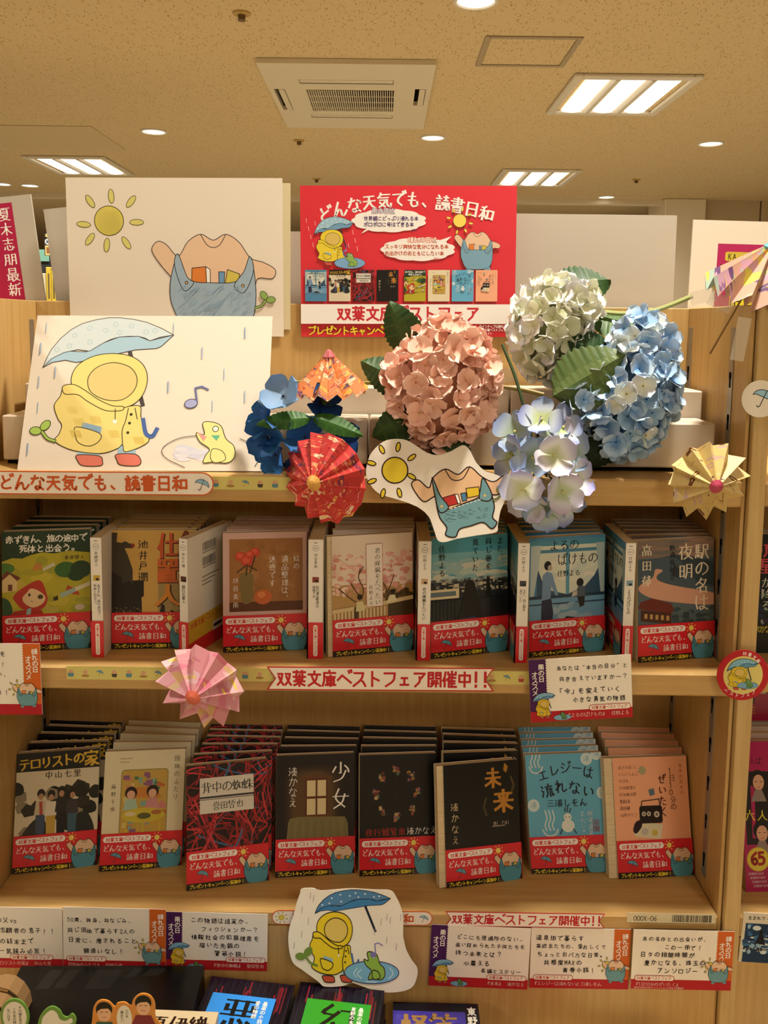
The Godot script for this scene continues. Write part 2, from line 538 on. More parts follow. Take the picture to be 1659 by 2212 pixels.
# ---------------------------------------------------------------- brush strokes of the characters (grid 0..20, y down; ~ curved, @ component in a box)
const GLYPHS := {
	"あ": "~3 5 10 5 16 4;~9 1 9 9 11 17;~14 8 11 15 6 18 3 15 6 11 12 9 17 12 17 16 13 19",
	"い": "~4 4 4 11 6 16 8 14;~14 5 17 9 17 13", "う": "~7 2 10 3 13 4;~4 8 11 6 16 9 14 15 8 19",
	"え": "~7 1 10 2 13 3;5 7 14 7 4 18;~8 14 11 12 12 17 17 18",
	"お": "~2 6 8 6 12 5;~7 1 7 10 7 17 4 18 3 15 8 10 14 10 17 14 15 18 11 18;14 3 18 6",
	"か": "~2 6 12 5 13 8 11 17 8 18;~8 1 6 10 2 18;~15 4 18 8 19 11", "き": "~4 4 10 4 16 2;~3 8 10 8 17 6;~8 1 12 8 15 13;~14 12 6 12 5 16 9 19 14 18",
	"く": "14 1 5 10 15 19", "け": "~4 2 3 10 5 18;~9 6 14 6 18 5;~14 1 14 10 13 15 10 19", "こ": "~5 4 10 4 15 4;~4 13 5 16 10 17 16 16",
	"さ": "~3 6 10 6 17 4;~8 1 11 7 15 12;~14 12 6 12 5 16 9 19 14 18", "し": "~6 2 6 13 8 18 13 17 17 13",
	"す": "~2 5 10 5 18 5;~11 1 11 8 10 13 7 13 8 9 11 10 12 14 8 19", "せ": "~2 8 10 7 18 6;~14 2 14 10 12 12;~6 3 6 13 8 18 15 17",
	"そ": "5 2 14 2 4 10 17 8;~17 8 9 11 9 16 14 19", "た": "~2 5 8 5 12 4;~7 1 6 9 2 18;~11 9 14 9 17 9;~10 15 11 18 17 18",
	"ち": "~3 5 10 5 16 4;~8 1 7 8 5 13 10 10 16 12 15 17 8 19", "つ": "~2 7 10 5 17 8 16 14 9 17", "て": "2 4 17 3;~17 3 11 7 9 13 14 18",
	"と": "~6 2 7 6 9 9;~15 6 6 11 5 16 9 18 16 17", "な": "~2 5 7 5 11 4;~7 1 5 7 2 12;~14 4 17 6 18 8;~13 8 13 16 9 19 7 16 11 15 17 19",
	"に": "~3 3 2 10 4 17;~9 5 13 5 17 5;~8 14 10 17 17 17", "の": "~10 4 8 13 4 16 2 11 6 5 12 3 18 8 17 14 11 18",
	"は": "~3 2 2 10 4 18;~8 6 13 6 18 5;~13 1 13 9 13 16 9 19 7 16 11 15 18 19", "ひ": "~2 5 8 4 4 11 6 18 12 18 14 10 14 4 19 11",
	"ふ": "~9 2 11 3 12 5;~10 7 9 11 12 15 10 19 6 17;~4 12 4 16 2 17;~15 11 18 14 18 17", "へ": "1 12 7 6 19 15",
	"ほ": "~3 2 2 10 4 18;~8 3 13 3 18 3;~8 8 13 8 18 8;~13 3 13 16 9 19 7 16 11 15 18 19", "ま": "~3 4 10 4 17 4;~4 9 10 9 16 9;~10 1 10 9 10 16 6 19 3 16 8 15 17 19",
	"み": "4 3 11 3;~11 3 4 17 2 14 8 12 18 15;~15 9 15 14 11 19", "め": "~4 4 6 10 9 15;~12 3 8 13 4 16 3 11 8 7 15 8 18 13 12 18",
	"も": "~9 1 8 9 7 15 10 19 15 17 15 13;~3 6 9 6 13 6;~3 11 9 11 13 11", "や": "~2 9 10 6 16 6 17 10 12 12;~6 4 8 11 11 19;~11 2 13 5",
	"ゆ": "~3 4 2 12 3 14 6 7 12 4 17 8 15 13 9 14;~11 1 11 10 7 19", "よ": "~10 1 10 10 10 16 6 19 3 16 8 15 17 19;~10 6 13 6 16 5",
	"ら": "~7 1 10 2 12 4;~5 6 4 12 10 9 16 12 14 17 7 19", "り": "~6 2 4 8 6 11;~13 2 14 10 12 15 7 19",
	"る": "5 3 14 3 4 12;~4 12 11 9 17 13 14 18 8 18 8 15 11 16", "れ": "~5 1 5 10 5 19;~1 6 8 6 2 15 10 7 13 7 12 14 14 18 19 15",
	"ろ": "5 3 14 3 4 12;~4 12 11 9 17 13 14 18 7 19", "わ": "~5 1 5 10 5 19;~1 6 8 6 2 15 11 8 18 11 15 17 9 19",
	"を": "~3 4 9 4 15 3;~9 1 6 8 3 12 9 9 11 13;~17 8 9 12 7 16 10 19 17 18", "ん": "~9 1 5 10 2 19 8 11 11 12 12 18 15 18 19 13",
	"ア": "3 3 17 3 12 9;~10 7 10 13 4 19", "イ": "~15 2 10 8 3 12;11 8 11 19", "エ": "4 4 16 4;10 4 10 16;2 16 18 16", "オ": "2 6 18 6;12 1 12 19 9 18;~12 6 8 13 2 17",
	"カ": "2 6 16 6;~16 6 16 15 14 19 11 17;~9 1 8 10 2 19", "キ": "3 7 16 5;2 13 18 11;8 1 12 19", "ク": "~8 1 6 6 2 10;7 4 16 4;~16 4 14 13 5 19",
	"コ": "3 4 16 4 16 17;3 17 16 17", "サ": "2 6 18 6;6 2 6 12;~14 2 14 11 8 19", "シ": "4 2 8 5;2 8 6 11;~3 18 11 15 18 6", "ス": "3 3 15 3;~15 3 12 11 2 19;~11 11 15 14 18 19",
	"セ": "1 9 18 5;~18 5 16 9 13 12;7 2 7 17 17 17", "ソ": "3 3 6 9;~17 3 15 12 6 19", "ツ": "3 4 5 9;9 3 11 8;~17 4 15 12 7 19", "テ": "4 2 16 2;2 8 18 8;~10 8 10 14 5 19",
	"ト": "7 1 7 19;7 8 16 12", "ナ": "2 7 18 7;~11 1 11 10 5 19", "ハ": "~7 4 5 11 1 17;~12 3 16 9 19 17", "フ": "3 3 17 3;~17 3 15 12 5 19", "ヘ": "1 12 7 6 19 15",
	"ホ": "2 6 18 6;10 1 10 19 8 18;6 10 2 16;14 10 18 16", "マ": "2 4 18 4;~18 4 15 9 10 13;6 10 12 17", "ミ": "4 2 16 5;5 8 15 11;3 14 16 18", "メ": "~15 2 12 11 3 19;5 6 15 15",
	"ヤ": "1 8 17 5;~17 5 16 9 13 11;6 2 10 19", "ヨ": "4 3 16 3 16 17;5 10 16 10;4 17 16 17", "ラ": "4 2 16 2;2 7 17 7;~17 7 15 14 7 19", "リ": "5 3 5 12;~14 2 14 13 7 19", "レ": "5 2 5 17;~5 17 12 15 17 9",
	"ロ": "3 4 17 4 17 17 3 17 3 4", "ン": "3 3 8 7;~3 18 12 15 18 6", "ー": "2 10 18 10", "、": "3 14 7 18", "。": "~4 13 7 14 7 17 4 18 2 17 2 14 4 13", "・": "9 10 11 10",
	"！": "10 1 10 13;10 17 10 19", "？": "~5 5 8 1 14 3 13 8 10 10 10 13;10 17 10 19", "「": "19 2 12 2 12 16", "」": "8 4 8 18 1 18", "『": "19 2 11 2 11 16 14 16 14 5 19 5 19 2", "』": "9 4 9 18 1 18 1 15 6 15 6 4 9 4",
	"“": "12 2 13 6;16 2 17 6", "”": "4 2 3 6;8 2 7 6", "…": "3 12 5 12;9 12 11 12;15 12 17 12", "—": "1 10 19 10", "-": "2 11 8 11", "Ⅱ": "7 2 7 18;13 2 13 18;4 2 16 2;4 18 16 18",
	"0": "~5 2 1 6 1 14 5 18 9 14 9 6 5 2", "1": "2 5 5 2 5 18", "2": "~1 5 4 2 8 4 8 8 1 18;1 18 9 18", "5": "8 2 2 2 2 9;~2 9 6 8 9 12 7 17 1 18", "6": "~8 2 2 8 2 15 6 18 9 14 6 10 2 13",
	"X": "1 2 9 18;9 2 1 18", "K": "2 2 2 18;9 2 2 11;4 9 9 18", "A": "1 18 5 2 9 18;2 12 8 12", "M": "1 18 1 2 5 12 9 2 9 18", "N": "1 18 1 2 9 18 9 2", "H": "1 2 1 18;9 2 9 18;1 10 9 10",
	"e": "~1 13 8 12 7 9 3 8 1 13 3 18 8 17", "t": "4 4 4 16 7 18;1 8 8 8", "c": "~8 10 5 8 1 12 3 17 8 17", "v": "1 8 5 18 9 8", "s": "~8 9 4 8 2 11 8 14 6 18 1 17", "m": "1 8 1 18;~1 10 4 8 5 18;~5 10 8 8 9 18", "i": "4 9 4 18;4 4 4 5", "r": "2 8 2 18;~2 12 5 8 8 9", "a": "~8 10 4 8 1 13 4 18 8 14;8 8 8 18", "!": "3 1 3 13;3 17 3 19",
	# components
	"亻": "~13 1 9 8 3 12;10 8 10 19", "氵": "5 2 12 5;3 8 10 10;~3 18 8 15 13 10", "言": "8 1 12 3;2 5 18 5;5 8 15 8;5 11 15 11;5 14 5 19;5 14 15 14 15 19;5 19 15 19",
	"艹": "1 5 19 5;6 1 6 9;14 1 14 9", "宀": "10 0 10 4;2 8 2 4 18 4 17 8", "辶": "3 3 6 6;1 9 5 9 5 15;~5 15 10 18 19 18;5 15 2 19", "忄": "10 1 10 19;5 6 4 11;14 6 16 9",
	"扌": "3 6 17 6;10 1 10 18 7 17;2 14 18 10", "阝": "4 1 4 19;4 2 12 2 8 8;~8 8 13 10 12 14 7 14", "彳": "~12 1 8 5 3 8;~13 6 9 10 3 14;9 10 9 19", "牜": "~6 1 5 5 2 7;4 5 18 5;2 12 18 10;10 1 10 19",
	"寺": "3 4 17 4;10 1 10 8;1 8 19 8;1 12 19 12;13 10 13 18 10 18;4 14 7 16", "朱": "~6 2 4 5 2 8;5 5 16 5;1 10 19 10;10 1 10 19;~10 10 7 14 2 17;~10 10 13 14 18 17",
	"兑": "4 1 6 4;16 1 13 4;4 5 4 11;4 5 16 5 16 11;4 11 16 11;~7 11 7 15 2 19;~13 11 13 18 18 18 19 15", "吉": "2 4 18 4;10 1 10 9;4 9 16 9;@口 3 10 17 20", "方": "10 0 10 4;2 5 18 5;~8 5 8 12 2 19;8 9 16 9 15 18 12 18",
	"金": "~10 0 6 4 0 7;~10 0 14 3 20 6;6 7 14 7;2 11 18 11;10 7 10 18;4 13 6 16;16 13 14 16;1 18 19 18", "売": "4 3 16 3;10 1 10 7;5 7 15 7;3 13 3 10 17 10 17 13;~8 12 7 16 3 19;~12 12 12 18 18 18 18 15",
	"口": "3 4 3 18;3 4 17 4 17 18;3 17 17 17", "日": "4 2 4 19;4 2 16 2 16 19;4 10 16 10;4 18 16 18", "目": "4 1 4 19;4 1 16 1 16 19;4 7 16 7;4 13 16 13;4 18 16 18", "田": "3 3 3 18;3 3 17 3 17 18;3 10 17 10;10 3 10 17;3 17 17 17",
	"木": "2 7 18 7;10 1 10 19;~10 7 7 13 2 17;~10 7 13 13 18 17", "人": "~10 2 9 10 2 18;~10 7 13 14 18 18", "土": "4 8 16 8;10 2 10 18;1 18 19 18", "糸": "~9 1 4 6 11 8;~14 4 9 9 3 12 17 11;10 11 10 19;5 14 3 18;14 14 17 18",
	"雨": "3 2 17 2;3 6 3 19;3 6 17 6 17 19;10 2 10 19;6 9 8 11;6 13 8 15;12 9 14 11;12 13 14 15", "門": "2 2 2 19;2 2 8 2 8 9;2 5 8 5;2 9 8 9;12 2 18 2 18 19;12 2 12 9;12 5 18 5;12 9 18 9",
	"心": "3 10 2 16;~7 6 8 17 15 17 16 13;11 6 13 10;16 8 19 12", "月": "~5 2 5 12 2 19;5 2 16 2 16 18 14 18;5 7 16 7;5 12 16 12", "又": "3 4 15 4;~15 4 11 13 2 19;~5 7 11 14 18 19", "女": "~8 1 5 10 14 18;~14 6 11 14 3 19;2 8 18 8",
	"子": "4 3 15 3 10 7;10 7 10 18 7 17;2 11 18 11", "夕": "~9 1 7 6 3 11;8 4 16 4;~16 4 13 13 4 19;8 9 12 12", "馬": "4 2 4 12;4 2 15 2;4 5 14 5;4 9 14 9;9 2 9 12;4 12 17 12 16 18 13 18;3 15 2 18;7 14 7 17;10 14 11 17",
	"虫": "4 5 4 11;4 5 16 5 16 11;4 11 16 11;10 1 10 17;2 17 17 16;15 13 18 18", "見": "5 1 5 13;5 1 15 1 15 13;5 5 15 5;5 9 15 9;5 13 15 13;~7 13 6 17 1 19;~12 13 12 18 18 18 18 15",
	"禾": "~15 1 10 3 4 3;2 7 18 7;10 3 10 19;~10 7 7 12 2 16;~10 7 13 12 18 16", "車": "2 4 18 4;4 7 4 14;4 7 16 7 16 14;4 10 16 10;4 14 16 14;1 17 19 17;10 1 10 19", "里": "4 2 4 10;4 2 16 2 16 10;4 6 16 6;4 10 16 10;10 2 10 18;4 14 16 14;1 18 19 18",
	"王": "3 3 17 3;4 10 16 10;1 18 19 18;10 3 10 18", "立": "10 1 10 4;3 5 17 5;6 8 8 15;14 8 12 15;1 17 19 17", "力": "3 6 16 6;~16 6 15 16 12 19 10 18;~9 1 8 10 2 19", "青": "3 3 17 3;5 6 15 6;2 9 18 9;10 1 10 9;~5 11 5 15 4 19;5 11 15 11 15 19;5 14 15 14;5 16 15 16",
	# kanji
	"天": "3 3 17 3;2 9 18 9;~10 3 9 11 2 19;~10 9 13 15 18 19", "気": "~6 1 5 4 2 7;5 3 18 3;5 7 16 7;4 10 14 10;~14 10 14 16 18 19 19 15;~11 12 8 16 3 19;4 13 11 19", "読": "@言 0 0 9 20;@売 8 0 20 20",
	"書": "4 2 15 2 15 8;1 5 19 5;4 8 15 8;2 11 18 11;10 0 10 12;5 13 5 19;5 13 15 13 15 19;5 16 15 16;5 19 15 19", "和": "@禾 0 0 11 20;@口 10 3 20 18", "双": "@又 0 1 10 19;@又 10 1 20 19",
	"葉": "@艹 1 0 19 9;2 8 18 8;6 5 6 12;10 5 10 11;14 5 14 11;6 11 14 11;@木 1 10 19 20", "文": "10 1 10 4;2 5 18 5;~14 5 11 13 2 19;~6 5 10 14 18 19", "庫": "10 0 10 3;3 3 18 3;~3 3 3 12 1 19;@車 4 5 19 20",
	"開": "@門 0 0 20 20;6 12 14 12;5 15 15 15;~8 12 8 16 5 19;12 12 12 19", "催": "@亻 0 0 7 20;13 0 13 4;8 1 8 4 18 4 18 1;~10 5 9 8 6 11;9 8 9 19;14 5 13 8;9 8 18 8;9 12 17 12;9 15 17 15;9 19 19 19;13 8 13 19",
	"中": "3 5 3 13;3 5 17 5 17 13;3 13 17 13;10 1 10 19", "実": "@宀 0 0 20 9;4 8 16 8;5 11 15 11;2 14 18 14;10 5 10 14;~10 14 8 17 2 19;~10 14 13 17 18 19", "施": "@方 0 0 10 20;~12 1 11 4 9 6;11 4 19 4;10 10 18 8 18 13;14 6 14 15;11 8 11 17 19 17 19 14",
	"世": "1 7 19 7;5 2 5 17 17 17;10 1 10 12;15 2 15 12;10 12 15 12", "界": "@田 2 0 18 11;~10 9 7 13 2 14;~10 9 13 13 18 14;~7 13 7 16 4 19;13 13 13 19", "観": "~4 0 3 5 0 8;3 4 10 4;3 6 3 19;7 4 7 19;3 9 10 9;3 13 10 13;3 18 10 18;@見 9 0 20 20",
	"浸": "@氵 0 0 7 20;8 2 17 2 17 8;9 5 17 5;8 8 17 8;7 13 7 10 19 10 19 12;8 13 16 13;~16 13 13 17 7 19;~10 14 14 17 19 19", "本": "2 6 18 6;10 1 10 19;~10 6 7 11 2 15;~10 6 13 11 18 15;6 15 14 15", "号": "5 2 5 8;5 2 15 2 15 8;5 8 15 8;2 11 18 11;~7 11 6 14 15 14 14 18 11 19",
	"泣": "@氵 0 0 7 20;@立 7 0 20 20", "晴": "@日 0 2 8 19;@青 8 0 20 20", "爽": "1 4 19 4;~10 1 9 11 2 19;~10 10 13 15 18 19;3 6 6 9;6 6 3 9;14 6 17 9;17 6 14 9;3 11 6 14;6 11 3 14;14 11 17 14;17 11 14 14",
	"快": "@忄 0 0 7 20;8 6 17 6 17 11;7 11 19 11;~13 1 12 12 7 19;~13 11 15 15 19 19", "分": "~8 2 6 6 2 10;~12 2 14 6 19 10;5 11 15 11;~15 11 14 18 11 19;~9 11 8 15 4 19", "出": "10 1 10 18;4 3 4 9 16 9 16 3;2 12 2 18 18 18 18 12",
	"公": "~8 2 6 7 2 10;~12 2 14 7 19 10;9 11 4 17 15 17;13 14 17 19", "設": "@言 0 0 9 20;~12 1 12 5 9 8;12 1 17 1 17 7 19 7;10 10 17 10;~17 10 14 16 8 19;~11 12 14 16 19 19", "特": "@牜 0 0 9 20;@寺 9 0 20 20",
	"赤": "4 4 16 4;10 1 10 8;2 8 18 8;~8 8 7 14 3 18;12 8 12 19 10 18;4 11 3 15;15 11 18 16", "旅": "@方 0 0 10 20;~12 1 11 4 9 6;11 4 19 4;~17 7 14 8 11 8;12 9 12 18;12 18 14 16;~15 8 16 14 19 18;18 11 15 13",
	"途": "@辶 0 0 20 20;~12 1 10 4 7 6;~12 1 15 4 19 6;9 8 16 8;7 11 18 11;12 8 12 15;9 12 7 15;15 12 17 15", "死": "1 2 19 2;~6 2 4 8 2 11;6 6 10 6;~10 6 8 13 2 18;5 9 7 12;13 5 13 17 18 17 18 14;18 8 13 11",
	"体": "@亻 0 0 8 20;7 6 19 6;13 1 13 19;~13 6 11 11 7 15;~13 6 16 11 19 15;10 15 16 15", "会": "~10 1 7 5 1 9;~10 1 13 5 19 9;6 9 14 9;3 13 17 13;9 13 5 18 15 17;13 15 17 19", "柳": "@木 0 0 8 20;~12 1 9 3 9 15 13 12;~13 4 13 10 10 19;15 3 19 3 19 14 17 13;15 3 15 19",
	"碧": "@王 1 0 9 9;12 2 12 9;12 2 18 2 18 9;12 5 18 5;12 9 18 9;15 0 14 2;2 11 18 11;~9 11 7 14 2 17;6 14 6 19;6 14 15 14 15 19;6 19 15 19", "銀": "@金 0 0 10 20;12 1 18 1 18 9;12 5 18 5;12 9 18 9;12 1 12 18 15 16;~14 10 16 15 19 19;19 11 15 13",
	"行": "@彳 0 0 8 20;9 4 18 4;8 9 19 9;15 9 15 18 12 17", "仕": "@亻 0 0 8 20;8 7 19 7;13 1 13 17;8 17 19 17", "置": "3 1 3 6;3 1 17 1 17 6;7 1 7 6;13 1 13 6;3 6 17 6;2 9 18 9;10 6 10 11;6 11 6 17;6 11 15 11 15 17;6 13 15 13;6 15 15 15;6 17 15 17;3 11 3 19 18 19",
	"池": "@氵 0 0 7 20;7 9 18 6 18 12;13 2 13 14;9 6 9 17 18 17 19 14", "井": "2 6 18 6;2 12 18 12;~7 2 7 11 4 19;14 2 14 19", "戸": "4 2 16 2;5 6 16 6 16 11;5 11 16 11;~5 6 5 13 2 19", "潤": "@氵 0 0 6 20;@門 6 0 20 20;9 11 16 11;10 14 15 14;9 18 16 18;12 11 12 18",
	"姑": "@女 0 0 10 20;10 5 19 5;14 1 14 10;@口 10 10 19 20", "遺": "@辶 0 0 20 20;9 1 9 4;9 1 17 1 17 4;9 4 17 4;7 6 19 6;13 0 13 6;9 8 9 14;9 8 17 8 17 14;9 10 17 10;9 12 17 12;9 14 17 14;10 14 8 16;15 14 18 16", "品": "@口 4 0 16 10;@口 0 10 10 20;@口 10 10 20 20",
	"整": "1 3 9 3;5 0 5 10;2 5 2 8;2 5 8 5 8 8;2 8 8 8;5 8 1 11;5 8 9 10;~13 0 12 3 10 5;12 3 19 3;~17 3 15 7 10 10;~12 5 15 8 19 10;2 12 18 12;10 12 10 19;10 15 16 15;5 15 5 19;1 19 19 19", "理": "@王 0 2 9 19;@里 8 1 20 20",
	"迷": "@辶 0 0 20 20;8 8 19 8;13 1 13 15;9 3 11 6;17 3 15 6;~13 8 11 11 7 14;~13 8 16 11 19 14", "惑": "2 4 18 4;4 6 4 10;4 6 9 6 9 10;4 10 9 10;1 12 10 11;~11 1 13 8 18 12 18 9;16 5 12 11;14 1 17 3;@心 2 11 19 20", "垣": "@土 0 2 9 19;9 3 19 3;11 7 11 14;11 7 17 7 17 14;11 10 17 10;11 14 17 14;9 18 19 18",
	"谷": "7 1 3 5;13 1 17 5;~10 5 7 9 1 12;~10 5 13 9 19 12;@口 3 10 17 20", "美": "6 0 8 3;14 0 12 3;3 4 17 4;4 7 16 7;2 10 18 10;10 3 10 10;2 13 18 13;~10 10 9 15 2 19;~10 13 13 17 18 19", "君": "4 2 15 2 15 9;1 5 19 5;4 9 15 9;~9 2 8 9 1 15;@口 4 10 18 20",
	"膵": "@月 0 1 8 20;8 3 19 3;11 1 11 5;16 1 16 5;8 7 19 7;10 9 12 11;17 9 15 11;8 12 19 12;8 15 19 15;13 7 13 19", "臓": "@月 0 1 7 20;7 3 19 3;10 1 10 5;16 1 16 5;~8 7 8 13 6 19;8 7 18 7;10 9 10 17;10 9 14 9;10 11 14 11;10 14 14 14;10 17 14 17;~15 6 16 14 19 18 19 15;18 10 14 17",
	"住": "@亻 0 0 8 20;13 0 13 3;8 4 19 4;9 10 18 10;7 18 19 18;13 4 13 18", "野": "@里 0 1 11 20;12 2 18 2 15 5;13 5 17 7;11 9 19 9 18 12;15 8 15 18 12 17", "同": "3 2 3 19;3 2 17 2 17 18 15 18;6 6 14 6;6 10 6 15;6 10 14 10 14 15;6 15 14 15",
	"夢": "@艹 1 0 19 6;3 6 3 10;3 6 17 6 17 10;8 6 8 10;12 6 12 10;3 10 17 10;2 14 2 12 18 12 18 14;~8 13 6 16 3 18;7 15 15 15;~15 15 11 18 6 20", "駅": "@馬 0 0 11 20;12 2 18 2 18 8;12 8 18 8;~12 2 12 11 10 19;~15 8 16 14 19 19",
	"名": "~9 1 7 5 2 9;8 3 16 3;~16 3 12 10 3 14;7 6 11 9;8 12 8 19;8 12 16 12 16 19;8 18 16 18", "夜": "10 0 10 3;1 4 19 4;~5 4 4 8 1 12;4 8 4 19;~11 5 10 8 7 11;10 7 17 7;~17 7 14 14 7 19;10 10 13 12;~10 12 14 16 19 19", "明": "@日 0 2 9 18;@月 8 0 20 20",
	"軌": "@車 0 0 10 20;10 6 16 6 16 16 19 17 19 14;~13 1 13 11 9 19", "道": "@辶 0 0 20 20;10 0 11 2;16 0 15 2;7 3 19 3;13 3 12 6;9 6 9 15;9 6 17 6 17 15;9 9 17 9;9 12 17 12;9 15 17 15", "春": "3 3 17 3;4 6 16 6;1 9 19 9;~10 1 9 6 1 13;~11 9 14 11 19 13;6 12 6 19;6 12 14 12 14 19;6 15 14 15;6 19 14 19",
	"秋": "@禾 0 0 11 20;11 6 12 10;19 6 17 10;~15 1 14 12 10 19;~15 10 16 15 19 19", "高": "10 0 10 3;1 3 19 3;5 5 5 10;5 5 15 5 15 10;5 10 15 10;2 12 2 19;2 12 18 12 18 18 16 18;7 14 7 18;7 14 13 14 13 18;7 17 13 17",
	"郁": "1 4 11 4;~6 1 5 6 1 11;4 8 4 19;4 8 10 8 10 18;4 11 10 11;4 14 10 14;@阝 11 0 20 20", "家": "@宀 0 0 20 9;4 7 16 7;~10 7 7 11 2 13;~8 9 12 13 11 18 9 18;~10 13 7 15 2 17;17 10 13 13;~12 12 15 16 19 18", "山": "10 2 10 17;3 7 3 17 17 17;17 7 17 18",
	"七": "2 9 18 6;8 1 8 16 10 18 17 17 17 14", "団": "2 2 2 19;2 2 18 2 18 19;2 18 18 18;5 8 15 8;12 4 12 15 9 15;7 10 9 12", "地": "@土 0 2 8 19;8 10 18 7 18 13;13 2 13 15;10 6 10 17 19 17 19 14",
	"藤": "@艹 1 0 19 6;@月 0 6 8 20;10 7 11 9;17 7 16 9;9 10 19 10;9 13 19 13;~14 8 12 14 9 17;~14 13 17 15 19 16;14 15 14 20;11 17 10 19;17 17 18 19", "千": "~15 1 10 3 4 4;1 10 19 10;10 3 10 19", "背": "7 1 7 8;2 4 7 4;1 8 8 7;12 1 12 8 18 8 18 6;17 3 12 4;@月 3 8 17 20",
	"蜘": "@虫 0 0 8 20;~10 2 9 5 8 7;9 5 14 5;7 10 14 10;~11 5 11 12 8 18;11 11 14 15;@口 13 4 20 17", "蛛": "@虫 0 0 8 20;@朱 7 0 20 20", "誉": "5 1 6 4;10 0 10 4;15 1 14 4;1 6 19 6;~7 6 5 9 2 11;13 6 18 11;6 10 14 10;5 13 15 13;5 15 5 19;5 15 15 15 15 19;5 19 15 19",
	"哲": "@扌 0 0 8 10;~16 0 13 2 11 2;~11 2 11 6 9 10;11 5 19 5;16 5 16 10;@口 4 10 16 20", "也": "3 9 17 5 17 12 15 12;10 1 10 13;6 5 6 17 17 17 18 13", "少": "10 1 10 11 8 11;5 5 2 10;~14 4 17 7 18 10;~15 9 11 16 3 19",
	"湊": "@氵 0 0 6 20;8 3 18 3;9 6 17 6;6 9 19 9;~13 1 12 8 6 13;~14 9 16 11 19 13;10 13 16 13;8 16 18 16;~13 11 12 16 8 19;~13 16 15 18 18 19", "覧": "2 1 2 8;2 1 9 1;2 5 8 5 8 8;2 8 9 8;12 0 10 3;11 3 19 3;13 6 17 6;@見 2 8 18 20",
	"未": "4 5 16 5;2 10 18 10;10 1 10 19;~10 10 7 14 2 17;~10 10 13 14 18 17", "来": "2 4 18 4;1 10 19 10;10 1 10 19;6 5 7 8;14 5 13 8;~10 10 7 14 2 17;~10 10 13 14 18 17", "流": "@氵 0 0 6 20;13 0 13 3;7 4 19 4;12 4 9 8 17 8;15 6 18 9;~10 10 10 15 7 19;14 10 14 19;17 10 17 18 19 18 19 16",
	"三": "3 3 17 3;4 10 16 10;1 17 19 17", "浦": "@氵 0 0 6 20;7 4 19 4;13 1 13 19;16 1 18 3;9 7 9 19;9 7 18 7 18 18 16 18;9 11 18 11;9 14 18 14", "餅": "~5 0 3 4 0 7;~5 0 7 3 10 6;3 6 3 18 8 16;3 6 8 6 8 12;3 9 8 9;3 12 8 12;12 1 13 4;18 1 17 4;11 6 19 6;10 11 19 11;~13 6 13 13 11 19;17 6 17 19",
	"湯": "@氵 0 0 6 20;9 1 9 8;9 1 17 1 17 8;9 4 17 4;9 8 17 8;7 10 19 10;~10 10 9 13 6 15;9 13 18 13 17 18 15 19;~13 13 11 16 8 18", "温": "@氵 0 0 6 20;9 1 9 9;9 1 17 1 17 9;9 5 17 5;9 9 17 9;7 12 7 18;7 12 18 12 18 18;11 12 11 18;14 12 14 18;5 18 20 18",
	"泉": "10 0 8 2;5 2 5 9;5 2 15 2 15 9;5 5 15 5;5 9 15 9;10 9 10 19 8 19;2 12 7 12 2 17;16 10 13 13;~11 12 14 16 18 18", "物": "@牜 0 0 9 20;~12 1 11 5 9 8;11 5 19 5;~19 5 18 16 16 19 14 18;~14 6 13 10 9 14;~17 6 15 13 11 17", "小": "10 1 10 18 8 18;~6 6 5 10 2 14;~14 6 16 9 18 13",
	"川": "~4 2 4 12 2 19;10 3 10 17;16 1 16 19", "真": "2 3 18 3;10 1 10 5;5 5 5 14;5 5 15 5 15 14;5 8 15 8;5 11 15 11;5 14 15 14;1 16 19 16;7 16 4 19;13 16 17 19", "沢": "@氵 0 0 6 20;8 2 18 2 18 8;8 8 18 8;~8 2 8 12 6 19;~13 8 15 14 19 19",
	"耕": "1 4 10 4;2 7 9 7;0 10 10 10;5 1 5 19;5 10 1 15;5 10 9 14;11 5 19 5;10 11 20 11;~13 2 13 12 11 19;17 2 17 19", "太": "2 7 18 7;~10 1 9 11 2 19;~10 8 13 14 18 19;7 15 9 18", "郎": "5 0 5 2;1 2 9 2 9 10;1 6 9 6;1 10 9 10;1 2 1 18 8 15;6 13 9 17;@阝 11 0 20 20",
	"重": "~15 0 10 2 4 2;1 4 19 4;5 6 5 12;5 6 15 6 15 12;5 9 15 9;5 12 15 12;10 2 10 19;3 15 17 15;1 19 19 19", "松": "@木 0 0 9 20;~12 3 11 7 9 10;~15 2 17 7 19 10;14 10 10 17 18 17;16 14 19 19", "清": "@氵 0 0 6 20;@青 7 0 20 20", "内": "3 5 3 19;3 5 17 5 17 18 15 18;~10 1 10 7 5 13;~10 8 13 10 15 13",
	"作": "@亻 0 0 8 20;~10 1 9 5 7 8;10 4 19 4;12 4 12 19;12 9 18 9;12 13 18 13", "当": "10 1 10 7;4 2 6 6;16 2 14 6;3 8 16 8 16 19;3 19 16 19;4 13 16 13", "自": "11 0 8 3;4 3 4 19;4 3 16 3 16 19;4 8 16 8;4 13 16 13;4 19 16 19",
	"向": "10 0 8 3;3 4 3 19;3 4 17 4 17 18 15 18;7 9 7 15;7 9 13 9 13 15;7 15 13 15", "合": "~10 1 7 5 1 9;~10 1 13 5 19 9;6 9 14 9;@口 3 11 17 20", "今": "~10 1 7 5 1 9;~10 1 13 5 19 9;7 9 13 9;4 12 15 12;~15 12 12 16 9 19",
